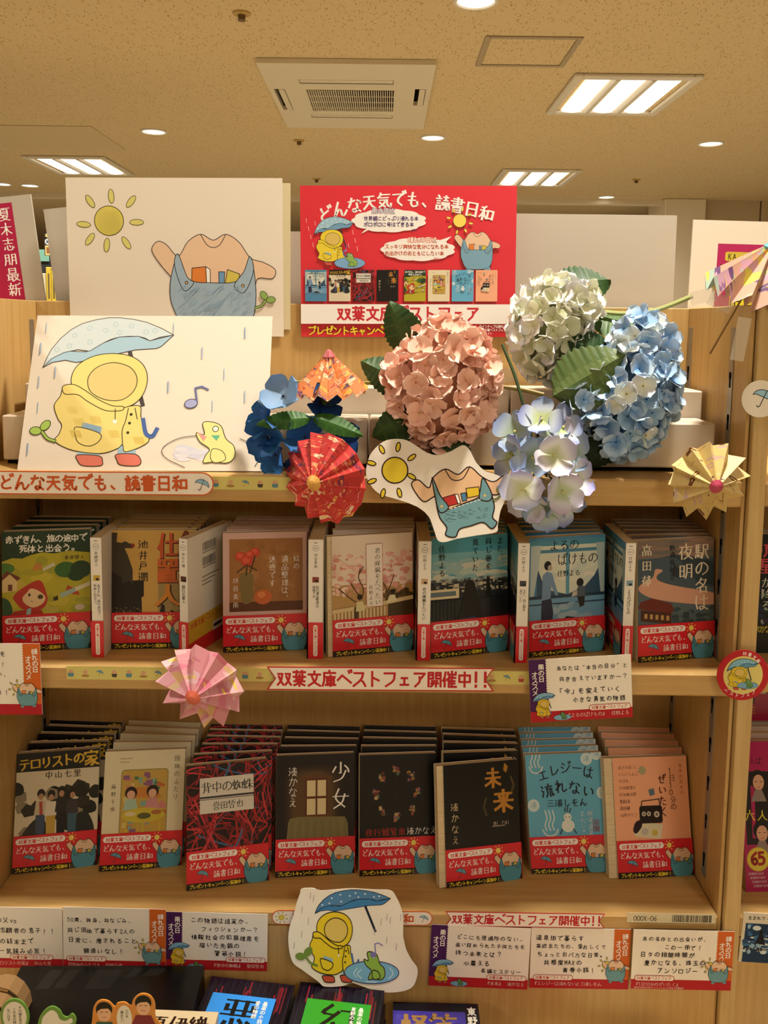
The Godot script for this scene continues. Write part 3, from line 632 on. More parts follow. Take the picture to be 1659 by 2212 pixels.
	"変": "10 0 10 3;1 4 19 4;~7 4 7 8 4 11;12 4 12 10 10 10;3 6 1 10;17 6 19 9;~9 11 6 14 2 15;7 13 16 13;~16 13 11 17 3 20;~6 14 11 17 18 20", "勇": "4 1 16 1 12 3;8 3 12 5;5 5 5 13;5 5 15 5 15 13;5 9 15 9;5 12 15 12;10 5 10 12;3 14 16 14;~16 14 15 19 12 19;~9 13 8 17 2 20",
	"語": "@言 0 0 9 20;10 2 19 2;~14 2 13 6 12 9;11 5 17 5 17 9;9 9 20 9;@口 10 11 19 20", "歳": "10 0 10 4;5 1 5 4;10 2 16 2;2 4 18 4;~4 6 4 13 1 19;4 6 18 6;6 9 12 9;9 9 9 16;7 12 6 15;11 12 12 14;~13 5 14 13 19 19;18 9 13 17",
	"独": "~7 1 5 4 1 6;~4 3 7 9 6 17 3 18;~6 8 4 12 1 14;@虫 8 1 20 19", "身": "10 0 8 2;5 2 5 14;5 2 15 2 15 18 12 18;5 6 15 6;5 10 15 10;1 14 16 14;~18 9 12 15 3 19", "幼": "~7 1 3 6 8 7;~10 5 6 10 2 15 10 14;8 12 11 17;@力 10 2 20 19",
	"暮": "@艹 1 0 19 5;6 5 6 10;6 5 14 5 14 10;6 7 14 7;6 10 14 10;1 12 19 12;~9 10 7 14 1 16;~12 12 15 14 19 16;6 15 6 20;6 15 14 15 14 20;6 17 14 17;6 20 14 20", "常": "10 0 10 4;5 1 7 4;15 1 13 4;2 8 2 5 18 5 18 8;6 8 6 12;6 8 14 8 14 12;6 12 14 12;4 14 4 19;4 14 16 14 16 19;10 12 10 20",
	"癒": "10 0 10 3;4 3 19 3;~4 3 4 12 1 19;1 7 3 9;@会 5 4 19 13;@心 5 12 19 20", "間": "@門 0 0 20 20;6 11 6 18;6 11 14 11 14 18;6 14 14 14;6 18 14 18", "違": "@辶 0 0 20 20;8 3 18 3;13 0 13 5;9 6 9 10;9 6 17 6 17 10;9 10 17 10;8 13 19 13;13 11 13 16",
	"現": "@王 0 2 8 19;@見 8 0 20 20", "情": "@忄 0 0 7 20;@青 7 0 20 20", "報": "1 3 10 3;5 0 5 8;0 6 11 6;2 9 3 11;9 9 8 11;0 12 11 12;1 15 10 15;5 9 5 19;13 2 19 2 19 8;13 2 13 19;13 10 19 10;~18 10 16 15 13 19;~14 12 17 16 20 19",
	"社": "5 0 6 3;1 5 9 5 2 13;5 9 5 19;7 9 9 12;11 8 19 8;15 2 15 18;10 18 20 18", "犯": "~7 1 5 4 1 6;~4 3 7 9 6 17 3 18;~6 8 4 12 1 14;10 3 18 3 18 10 16 10;10 3 10 17 19 17 19 14", "罪": "3 1 3 6;3 1 17 1 17 6;7 1 7 6;13 1 13 6;3 6 17 6;8 7 8 18;2 10 8 10;2 13 8 13;1 17 8 16;12 7 12 19;12 10 18 10;12 13 18 13;12 16 19 16",
	"捜": "@扌 0 0 8 20;10 3 10 10;10 3 18 3 18 10;10 6 18 6;10 10 18 10;14 1 14 12;9 13 17 13;~17 13 14 17 9 19;~11 14 14 17 19 19", "査": "2 4 18 4;10 0 10 10;10 4 2 10;10 4 18 10;5 11 5 18;5 11 15 11 15 18;5 14 15 14;1 19 19 19", "描": "@扌 0 0 8 20;8 4 19 4;11 1 11 7;16 1 16 7;@田 8 8 20 20",
	"先": "~6 1 5 5 2 8;4 5 16 5;1 10 19 10;10 1 10 10;~8 10 7 15 2 19;~12 10 12 18 18 18 19 15", "鋭": "@金 0 0 10 20;@兑 9 0 20 20", "警": "@艹 0 0 10 4;3 4 1 8;2 5 9 5 8 9;13 0 11 5;12 3 19 3;~17 3 15 7 10 9;~12 5 15 7 19 9;@言 2 9 18 20", "察": "@宀 0 0 20 8;~7 6 5 10 1 12;6 7 10 7;~10 7 7 12 2 14;12 7 18 7;~13 8 15 11 19 13;7 12 13 12;3 15 17 15;10 15 10 20 8 20;6 16 4 19;14 16 17 19",
	"説": "@言 0 0 9 20;@兑 9 0 20 20", "居": "3 2 17 2 17 6;3 6 17 6;~3 2 3 12 1 19;6 9 18 9;12 7 12 13;@口 6 12 18 20", "場": "@土 0 2 8 19;10 1 10 8;10 1 18 1 18 8;10 4 18 4;10 8 18 8;8 10 20 10;~11 10 10 13 7 15;10 13 19 13 18 18 16 19;~14 13 12 16 9 18",
	"所": "1 2 9 2;2 5 8 5 8 10;2 10 8 10;~2 5 2 13 0 19;~18 1 15 3 12 3;~12 3 12 13 10 19;12 8 20 8;16 8 16 19", "追": "@辶 0 0 20 20;13 0 11 2;9 3 9 15;9 3 17 3 17 8;9 8 17 8;9 11 17 11 17 15;9 15 17 15", "詰": "@言 0 0 9 20;@吉 9 0 20 20",
	"供": "@亻 0 0 7 20;8 6 19 6;11 2 11 13;16 2 16 13;7 13 20 13;11 14 8 19;15 14 19 19", "待": "@彳 0 0 8 20;@寺 8 0 20 20", "震": "@雨 1 0 19 10;3 11 18 11;~3 11 3 16 1 19;6 13 16 13;4 15 18 15;8 15 8 19 11 18;~11 15 14 18 18 19",
	"長": "6 1 6 11;6 1 16 1;6 4 15 4;6 7 15 7;1 11 19 11;6 11 6 18 10 16;~10 11 13 16 19 19;17 12 13 15", "編": "@糸 0 0 8 20;9 2 19 2;10 5 18 5 18 8;10 8 18 8;~10 5 10 12 8 19;11 11 11 19;11 11 19 11 19 19;13 11 13 18;16 11 16 18;11 14 19 14",
	"街": "@彳 0 0 6 20;7 5 13 5;10 2 10 9;7 9 13 9;7 13 13 13;10 11 10 17;6 18 13 17;14 4 19 4;14 9 20 9;17 9 17 18 15 18", "校": "@木 0 0 8 20;14 0 14 3;9 4 20 4;12 5 9 9;16 5 19 9;~17 9 14 15 9 19;~11 9 14 15 19 19", "生": "~6 2 5 6 2 9;5 6 17 6;10 1 10 18;4 12 16 12;1 18 19 18",
	"愛": "~15 0 10 2 4 2;5 3 6 5;10 3 10 5;15 3 14 5;2 9 2 6 18 6 18 9;@心 3 7 17 13;~9 13 6 15 2 17;7 15 15 15;~15 15 11 18 3 20;~7 16 11 18 18 20", "共": "2 6 18 6;6 1 6 13;14 1 14 13;1 13 19 13;7 14 3 19;13 14 17 19", "感": "~3 3 3 10 1 14;3 3 18 3;5 6 10 6;@口 4 7 11 13;~12 1 14 9 18 12 19 9;17 6 13 12;15 0 18 2;@心 2 12 19 20",
	"度": "10 0 10 3;3 3 19 3;~3 3 3 12 1 19;5 7 18 7;8 5 8 11;14 5 14 11;8 11 14 11;6 13 16 13;~16 13 12 17 5 20;~8 14 12 17 18 20", "冊": "3 3 3 19;3 3 9 3 9 19;11 3 17 3 17 19;11 3 11 19;1 10 19 10", "々": "~8 2 6 6 3 9;7 5 15 5;~15 5 12 12 5 16;9 10 13 14",
	"隙": "@阝 0 0 8 20;14 0 14 4;10 2 9 4;18 2 19 4;10 6 10 13;10 6 18 6 18 13;10 9 18 9;10 13 18 13;14 13 14 19;11 15 9 18;17 15 19 18", "時": "@日 0 3 8 18;@寺 8 0 20 20", "豊": "4 2 4 8;4 2 16 2 16 8;4 5 16 5;4 8 16 8;8 0 8 8;12 0 12 8;2 10 18 10;6 12 6 15;6 12 14 12 14 15;6 15 14 15;7 16 8 18;13 16 12 18;1 19 19 19",
	"珠": "@王 0 2 8 19;@朱 7 0 20 20", "玉": "@王 0 0 20 20;13 13 15 15", "刑": "1 3 11 3;0 9 12 9;~4 3 4 12 1 19;8 3 8 19;14 4 14 14;18 1 18 18 16 18", "事": "1 3 19 3;5 5 5 8;5 5 15 5 15 8;5 8 15 8;4 10 16 10 16 15;1 12 19 12;4 15 16 15;10 1 10 19 8 19",
	"父": "7 1 3 5;13 1 17 5;~14 6 10 14 2 19;~6 6 10 14 18 19", "志": "2 4 18 4;10 1 10 9;4 9 16 9;@心 2 9 19 20", "原": "2 2 19 2;~3 2 3 12 1 19;12 2 10 5;7 5 7 12;7 5 16 5 16 12;7 8 16 8;7 12 16 12;11 12 11 19 9 19;7 14 5 18;15 14 18 18",
	"願": "@原 0 0 10 20;11 1 20 1;15 1 14 4;12 4 12 14;12 4 19 4 19 14;12 7 19 7;12 10 19 10;12 14 19 14;13 15 11 19;17 15 20 19", "者": "3 4 14 4;9 1 9 8;1 8 19 8;~17 2 10 9 1 14;6 11 6 19;6 11 15 11 15 19;6 15 15 15;6 19 15 19", "息": "@自 3 0 17 12;@心 2 11 19 20",
	"想": "@木 0 0 10 11;@目 11 0 19 11;@心 2 11 19 20", "外": "@夕 0 1 11 20;14 1 14 19;14 8 19 12", "結": "@糸 0 0 8 20;@吉 9 0 20 20", "末": "1 5 19 5;4 10 16 10;10 1 10 19;~10 10 7 14 2 17;~10 10 13 14 18 17", "必": "~15 2 11 12 3 18;~7 6 8 17 15 17 16 13;3 9 2 14;11 1 13 5;17 8 19 13",
	"至": "2 3 18 3;9 3 4 9 15 8;13 6 17 10;4 13 16 13;10 10 10 18;1 18 19 18", "一": "2 10 18 10", "夏": "1 2 19 2;10 2 9 4;5 4 5 12;5 4 15 4 15 12;5 7 15 7;5 9 15 9;5 12 15 12;~9 12 6 15 2 16;7 14 15 14;~15 14 11 18 3 20;~7 15 11 18 18 20", "朋": "@月 0 1 10 19;@月 10 1 20 19",
	"最": "5 1 5 8;5 1 15 1 15 8;5 4 15 4;5 8 15 8;1 10 19 10;3 10 3 18;9 10 9 20;3 13 9 13;3 15 9 15;1 18 10 17;11 12 18 12;~18 12 15 17 10 20;~12 13 15 17 20 20", "新": "5 0 5 3;1 4 10 4;3 5 4 8;8 5 7 8;0 9 11 9;5 9 5 19;1 13 10 13;5 13 1 17;5 13 10 17;~19 1 16 3 12 3;~12 3 12 13 10 19;12 9 20 9;16 9 16 19",
	"星": "5 1 5 8;5 1 15 1 15 8;5 4 15 4;5 8 15 8;~5 9 4 12 2 14;4 11 17 11;10 9 10 19;4 15 16 15;1 19 19 19", "降": "@阝 0 0 8 20;~13 1 12 4 9 7;12 3 18 3;~18 3 15 8 9 11;~12 5 15 8 20 10;10 12 19 12;9 16 20 16;15 10 15 20", "切": "0 8 9 6;4 2 4 16 8 14;9 4 18 4;~18 4 18 16 16 19 14 18;~13 4 12 13 8 19",
	"学": "4 1 6 4;10 0 10 4;16 1 14 4;2 9 2 6 18 6 18 9;5 9 15 9 10 12;10 12 10 19 8 19;2 14 18 14", "六": "10 1 10 5;2 7 18 7;~7 9 5 14 2 18;~13 9 15 13 18 18", "嘘": "@口 0 3 7 17;13 0 13 5;13 2 18 2;~8 5 8 14 6 19;8 5 19 5 18 8;9 9 16 8;12 5 12 12 18 12;11 14 11 18;16 14 16 18;8 19 20 19",
	"伊": "@亻 0 0 8 20;9 3 17 3 17 13;8 8 20 8;9 13 17 13;~13 3 12 13 8 19", "織": "@糸 0 0 8 20;11 0 11 3;8 3 15 3;9 4 10 7;13 4 13 7;7 8 20 8;9 10 9 18;9 10 14 10 14 18;9 14 14 14;9 18 14 18;~16 1 17 13 20 19;19 10 15 18", "悪": "2 2 18 2;7 2 7 11;13 2 13 11;3 5 3 8 17 8 17 5;1 11 19 11;@心 2 11 19 20",
	"幻": "~7 1 3 6 8 7;~11 5 6 11 2 16 11 15;9 12 12 18;12 4 18 4;~18 4 18 15 16 19 13 18", "東": "2 4 18 4;10 0 10 19;5 7 5 13;5 7 15 7 15 13;5 10 15 10;5 13 15 13;~10 13 7 16 2 19;~10 13 13 16 18 19", "怪": "@忄 0 0 7 20;8 2 17 2;~17 2 14 7 8 10;~9 4 13 7 19 10;9 13 18 13;13 10 13 18;7 18 20 18",
	"決": "@氵 0 0 7 20;8 5 17 5 17 11;7 11 20 11;~13 1 13 11 7 19;~13 11 15 15 20 19",
	"笑": "~4 0 3 3 1 5;3 3 9 3;~13 0 12 3 10 5;12 3 19 3;15 7 5 8;2 12 18 12;~10 8 9 14 2 19;~10 12 13 16 18 19", "二": "4 5 16 5;1 17 19 17",
}
# letters with marks and small letters: new letter, then the letter it is made from
const MARKED := "がかぎきぐくげけごこざさじしずすぜせぞそだたぢちでてどとばはびひぶふべへぼほガカギキグクゲケザサジシズスゼセデテドトダタバハビヒブフベヘボホ"
const RINGED := "ぱはぴひぷふぺへぽほパハピヒプフペヘポホ"
const SMALL := "っつゃやゅゆょよッツャヤュユョヨェエィイァアォオ"
# ---------------------------------------------------------------- printed motifs
const RED := "d82a34"
const WHITE := "f2efe8"
const SOOT := "171310"
const HAND := {"w": 0.1, "shake": 0.7, "adv": 1.05}
const SERIF := {"w": 0.115, "thin": 0.5}
const BOLD := {"w": 0.135}

func place(k: Ink, x: float, y: float, s: float, sy := 0.0) -> void:
	k.ox = x
	k.oy = y
	k.sc = s
	k.sy = sy

func m_sun(k: Ink, x: float, y: float, r: float, fill: String, ew: float, edge: String, ray := 1.75, rays := 8, ray_fill := "") -> void:
	k.ell(x, y, r, r, fill, 28)
	if ew > 0.0:
		var p := PackedVector2Array()
		for i in 28: p.append(Vector2(x, y) + Vector2.from_angle(TAU * i / 28) * r)
		k.line(p, ew, edge, true)
	for i in rays:
		var a := TAU * (i + 0.3) / rays
		var q := Vector2(x, y) + Vector2.from_angle(a) * r * ray
		if ew > 0.0: k.ell(q.x, q.y, r * 0.36 + ew / 2, r * 0.17 + ew / 2, edge, 10, a)
		k.ell(q.x, q.y, r * 0.36 - ew / 2, r * 0.17 - ew / 2, ray_fill if ray_fill else fill, 10, a)

func m_icon_umbrella(k: Ink, x: float, y: float, s: float, fill: String, edge: String, turn := 0.35) -> void:
	var old := [k.ox, k.oy, k.sc]
	var dome := PackedVector2Array()
	for i in 11: dome.append(Vector2(x, y) + (Vector2(-cos(PI * i / 10), -sin(PI * i / 10) * 0.8) * s).rotated(turn))
	for i in [3, 2, 1, 0]:
		dome.append(Vector2(x, y) + Vector2((i - 1.5) * 0.5 * s + 0.0, -0.16 * s).rotated(turn))
	k.poly(dome, fill)
	k.line(dome, s * 0.07, edge, true)
	k.line(PackedVector2Array([Vector2(x, y) + Vector2(0, -0.75 * s).rotated(turn), Vector2(x, y) + Vector2(0, 0.7 * s).rotated(turn), Vector2(x, y) + Vector2(-0.12 * s, 0.85 * s).rotated(turn), Vector2(x, y) + Vector2(-0.28 * s, 0.75 * s).rotated(turn)]), s * 0.08, edge)

func m_umbrella(k: Ink, top: String, under: String, dot: String, ew: float, edge: String) -> void:
	k.lin2([112, 20, 143, 118], 5.0, edge)
	var u := k.pairs([15, 70, 25, 57, 41, 48, 67, 49, 87, 37, 106, 29, 130, 28, 145, 34, 174, 26, 160, 41, 154, 44, 128, 46, 69, 60, 56, 63, 42, 60, 26, 63])
	k.poly(u, under)
	k.line(u, ew, edge, true)
	var t := k.pairs([15, 70, 19, 56, 23, 46, 33, 31, 45, 19, 58, 11, 74, 6, 90, 3, 105, 3, 122, 5, 139, 9, 158, 17, 174, 26, 157, 29, 145, 34, 138, 30, 130, 28, 118, 28, 106, 29, 96, 32, 87, 37, 71, 48, 56, 46, 39, 50, 25, 58])
	k.poly(t, top)
	k.line(t, ew, edge, true)
	for d in [[50, 27], [68, 17], [88, 20], [70, 36], [100, 12], [120, 14], [106, 23], [139, 22], [45, 41], [30, 46], [150, 20]]:
		if dot.length() > 6: k.lin2([d[0] - 3, d[1], d[0], d[1] - 3, d[0] + 3, d[1], d[0], d[1] + 3], 0.8, dot.substr(0, 6), true, true)
		else: k.ell(d[0], d[1], 2.2, 2.2, dot, 8)

func m_coat(k: Ink, col: String, ew: float, edge: String, boot := "cc5347", book := "8fb4cc", hood := "d8bc62") -> void:
	for b in [[70, 176, 96, 178, 96, 185, 70, 184], [118, 168, 139, 173, 140, 183, 118, 181]]: k.pol(b, "9fc0d0")
	for b in [[70, 181, 96, 182, 101, 189, 99, 194, 78, 194, 71, 188], [117, 180, 140, 180, 147, 189, 142, 194, 123, 193, 118, 187]]: k.shape(b, boot, ew, edge)
	k.shape([44, 95, 41, 107, 35, 119, 41, 135, 47, 144, 45, 155, 41, 164, 63, 175, 97, 179, 117, 173, 123, 168, 128, 177, 154, 164, 146, 146, 142, 132, 139, 119, 117, 121, 102, 120, 84, 112, 67, 99, 54, 93], col, ew, edge)
	# raised hood with its lining
	k.shape([58, 101, 52, 84, 58, 67, 76, 55, 100, 51, 124, 55, 140, 67, 146, 85, 142, 105, 130, 118, 112, 122, 92, 118, 74, 108], col, ew, edge)
	k.shape([75, 97, 73, 82, 83, 69, 102, 63, 123, 69, 133, 83, 131, 99, 118, 111, 100, 112, 84, 106], hood, ew, edge)
	k.shape([43, 94, 56, 92, 70, 99, 88, 111, 106, 119, 119, 120, 118, 125, 98, 125, 76, 114, 62, 105, 46, 104], col, ew, edge)
	k.pol([72, 140, 96, 146, 95, 156, 70, 150], book)
	k.shape([65, 146, 94, 154, 94, 164, 83, 170, 70, 166, 65, 157], col, ew, edge)
	k.lin2([110, 123, 111, 136], ew, edge)
	k.ell(111, 139, 2.6, 2.6, WHITE, 10)
	k.lin2([126, 122, 124, 138, 121, 150, 123, 168], ew, edge, true)
	for b in [[130, 130], [129, 141], [128, 153]]: k.ell(b[0], b[1], 1.6 + ew * 0.3, 1.6 + ew * 0.3, edge, 8)
	k.lin2([134, 122, 138, 136], ew, edge)
	k.lin2([145, 136, 150, 154, 158, 157, 163, 148], 5.0, "4d6aa8", true)

func m_frog(k: Ink, green: String, water: String, ew: float, edge: String, ring: String) -> void:
	k.ell(229, 177, 62, 21, water, 36)
	var p := PackedVector2Array()
	for i in 36: p.append(Vector2(229, 177) + Vector2(cos(TAU * i / 36) * 62, sin(TAU * i / 36) * 21))
	k.line(p, ew, ring, true)
	k.pol([212, 152, 224, 158, 220, 164], "e59a92")
	k.shape([218, 141, 227, 139, 240, 144, 247, 160, 257, 169, 259, 182, 251, 190, 234, 189, 222, 190, 224, 181, 228, 173, 216, 164, 211, 153, 221, 155], green, ew, edge)
	k.shape([232, 173, 244, 176, 248, 186, 236, 190, 230, 184], green, ew, edge)
	k.ell(234, 148, 4.2, 4.2, edge, 12)
	k.ell(234, 148, 3.2, 3.2, WHITE, 12)
	k.lin2([232, 148, 236, 148], ew, edge)

func m_note(k: Ink, x: float, y: float, s: float, col: String) -> void:
	k.ell(x, y, 6 * s, 5 * s, col, 14, -0.3)
	k.lin2([x + 5 * s, y - 1, x + 3.5 * s, y - 21 * s, x + 10 * s, y - 23 * s, x + 19 * s, y - 18 * s], 2.0 * s, col)

func m_sprout(k: Ink, x: float, y: float, s: float, col: String, ew: float, edge: String, flip := 1.0) -> void:
	k.lin2([x, y, x + 9 * s * flip, y + 10 * s, x + 20 * s * flip, y + 14 * s], 3.0 * s + ew * 2, edge, true)
	k.lin2([x, y, x + 9 * s * flip, y + 10 * s, x + 20 * s * flip, y + 14 * s], 3.0 * s, col, true)
	for q in [[-9.0, -1.0, 0.1], [4.0, -9.0, -0.9]]:
		k.ell(x + q[0] * s * flip, y + q[1] * s, 9.0 * s, 6.5 * s, edge, 16, q[2] * flip)
		k.ell(x + q[0] * s * flip, y + q[1] * s, 9.0 * s - ew, 6.5 * s - ew, col, 16, q[2] * flip)

func m_overalls(k: Ink, blue: String, ew: float, edge: String, legs := false) -> void:
	# dungarees over a plain peach shirt, books in the bib pocket
	k.shape([143, 136, 128, 118, 116, 98, 124, 86, 136, 90, 152, 106, 166, 86, 184, 76, 201, 84, 218, 76, 236, 86, 252, 108, 270, 114, 286, 124, 282, 136, 262, 136, 252, 152, 200, 158, 150, 152], "e4c3a2", ew, edge)
	k.lin2([184, 77, 192, 90, 201, 94, 210, 90, 218, 77], ew, edge, true)
	for b in [[[171, 122, 190, 120, 191, 145, 170, 145], "d9813a"], [[190, 120, 196, 124, 196, 145, 191, 145], WHITE], [[208, 127, 216, 127, 215, 145, 208, 145], "6f9cc0"], [[220, 124, 237, 130, 234, 145, 216, 145], "cdbf55"]]:
		k.pol(b[0], b[1])
		k.lin2(b[0], ew, edge, false, true)
	if legs:
		k.pol([160, 200, 182, 208, 176, 226, 162, 224], blue)
		k.pol([222, 208, 246, 196, 252, 216, 236, 224], blue)
	k.shape([142, 133, 140, 161, 146, 182, 161, 209, 200, 214, 240, 209, 255, 189, 259, 161, 257, 128, 251, 106, 247, 128, 229, 141, 198, 142, 172, 140, 157, 126, 152, 103], blue, ew, edge)
	k.shape([152, 103, 147, 119, 159, 153, 173, 142, 164, 134], blue, ew, edge)
	k.shape([251, 106, 243, 126, 229, 146, 243, 155, 256, 126], blue, ew, edge)
	for b in [[163, 142], [241, 146]]:
		k.ell(b[0], b[1], 2.5, 2.5, edge, 10)
		k.ell(b[0], b[1], 1.4, 1.4, "d8b060", 10)

func m_bubble(k: Ink, x: float, y: float, w: float, h: float) -> void:
	var p := PackedVector2Array()
	var n := 96
	for i in n:
		var a := TAU * i / n
		p.append(Vector2(x, y) + Vector2(cos(a) * w, sin(a) * h) * (0.93 + 0.07 * absf(sin(a * 5.5))))
	k.poly(p, WHITE)

# ---------------------------------------------------------------- the red paper band round every paperback of the fair (105 x 46)
func band_print() -> ArrayMesh:
	var k := Ink.new(self, 105, 46)
	k.rect(0, 0, 105, 46, RED)
	k.rect(0, 38.6, 105, 7.4, SOOT)
	k.pill(3, 3.2, 62, 7.6, WHITE)
	k.text("双葉文庫ベストフェア", 6.5, 4.4, 5.4, RED, {"w": 0.13, "adv": 1.03})
	k.text("どんな天気でも、", 3.2, 14.2, 8.0, WHITE, {"w": 0.11, "thin": 0.55, "adv": 1.03})
	k.text("読書日和", 34, 25.8, 8.2, WHITE, {"w": 0.11, "thin": 0.55, "adv": 1.05})
	m_icon_umbrella(k, 20, 30, 7.4, "66a0b8", "2c3c44", 0.3)
	k.text("プレゼントキャンペーン実施中！", 3.2, 40.0, 4.9, "e8cf3c", {"w": 0.15, "adv": 0.96})
	k.text("二二二", 72, 40.4, 2.0, "a09a90", {"w": 0.12})
	k.text("二二二", 72, 43.0, 2.0, "a09a90", {"w": 0.12})
	m_sun(k, 72.5, 7.2, 3.4, "ecd568", 0.0, SOOT, 1.7, 8)
	place(k, 36.5, -9.5, 0.262)
	m_overalls(k, "4f93a8", 2.2, SOOT, true)
	return k.mesh()

func band_spine_print(w: float) -> ArrayMesh:
	var k := Ink.new(self, w, 46)
	k.rect(0, 0, w, 46, RED)
	k.pill(w / 2 - 2.6, 3, 5.2, 40, WHITE, 2.5)
	k.text("双葉文庫ベストフェア", w / 2 - 1.75, 4.6, 3.5, RED, {"vert": true, "adv": 1.06, "w": 0.12})
	return k.mesh()

func spine_print(w: float, author: String, title: String, title2: String, pic: String, ink := "25201c") -> ArrayMesh:
	var k := Ink.new(self, w, 151)
	k.rect(0, 0, w, 151, "efebe2")
	k.rect(w / 2 - 2, 3.4, 4, 1.2, "8a8580")
	var ring := PackedVector2Array()
	for i in 20: ring.append(Vector2(w / 2, 11) + Vector2.from_angle(TAU * i / 20) * 3.4)
	k.line(ring, 0.5, "6b6660", true)
	k.rect(w / 2 - 1.7, 10.6, 3.4, 1.0, "8a8580")
	k.text(author, w / 2 - 2.2, 17, 4.4, ink, {"vert": true, "adv": 1.1, "w": 0.1, "thin": 0.6})
	k.rect(w / 2 - 4, 47, 8, 7, pic)
	k.ell(w / 2 + 1, 52, 2.2, 1.6, SOOT, 10)
	if title2:
		k.text(title, w / 2 + 0.2, 58, 4.0, ink, {"vert": true, "adv": 0.98, "w": 0.11, "thin": 0.6})
		k.text(title2, w / 2 - 4.2, 58, 4.0, ink, {"vert": true, "adv": 0.98, "w": 0.11, "thin": 0.6})
	else:
		k.text(title, w / 2 - 2.3, 58, 4.6, ink, {"vert": true, "adv": 1.0, "w": 0.12, "thin": 0.6})
	return k.mesh()

func back_print() -> ArrayMesh:
	var k := Ink.new(self, 105, 151)
	k.rect(0, 0, 105, 151, "ece8de")
	for b in 2:
		var y := 13.0 + 19 * b
		k.rng.seed = 5 + b
		var x := 34.0
		while x < 64.0:
			var w := k.rng.randf_range(0.4, 1.3)
			k.rect(x, y, w, 11, "2a2622")
			x += w + k.rng.randf_range(0.4, 1.2)
		k.rect(34, y + 12.3, 30, 1.4, "8d877e")
	for b in 3: k.rect(32, 56 + 5 * b, 40 - 9 * b, 1.6, "8d877e")
	k.rect(0, 105, 105, 46, RED)
	k.rect(0, 105, 105, 28, "d8b23c")
	k.text("双葉文庫ベストフェア", 4, 108, 8, "c0582a", BOLD)
	k.rect(56, 122, 30, 12, WHITE)
	k.rect(58, 126, 20, 4, SOOT)
	return k.mesh()

# ---------------------------------------------------------------- book covers (105 x 151)
func cover(which: String) -> ArrayMesh:
	var k := Ink.new(self, 105, 151)
	draw_cover(k, which)
	return k.mesh()

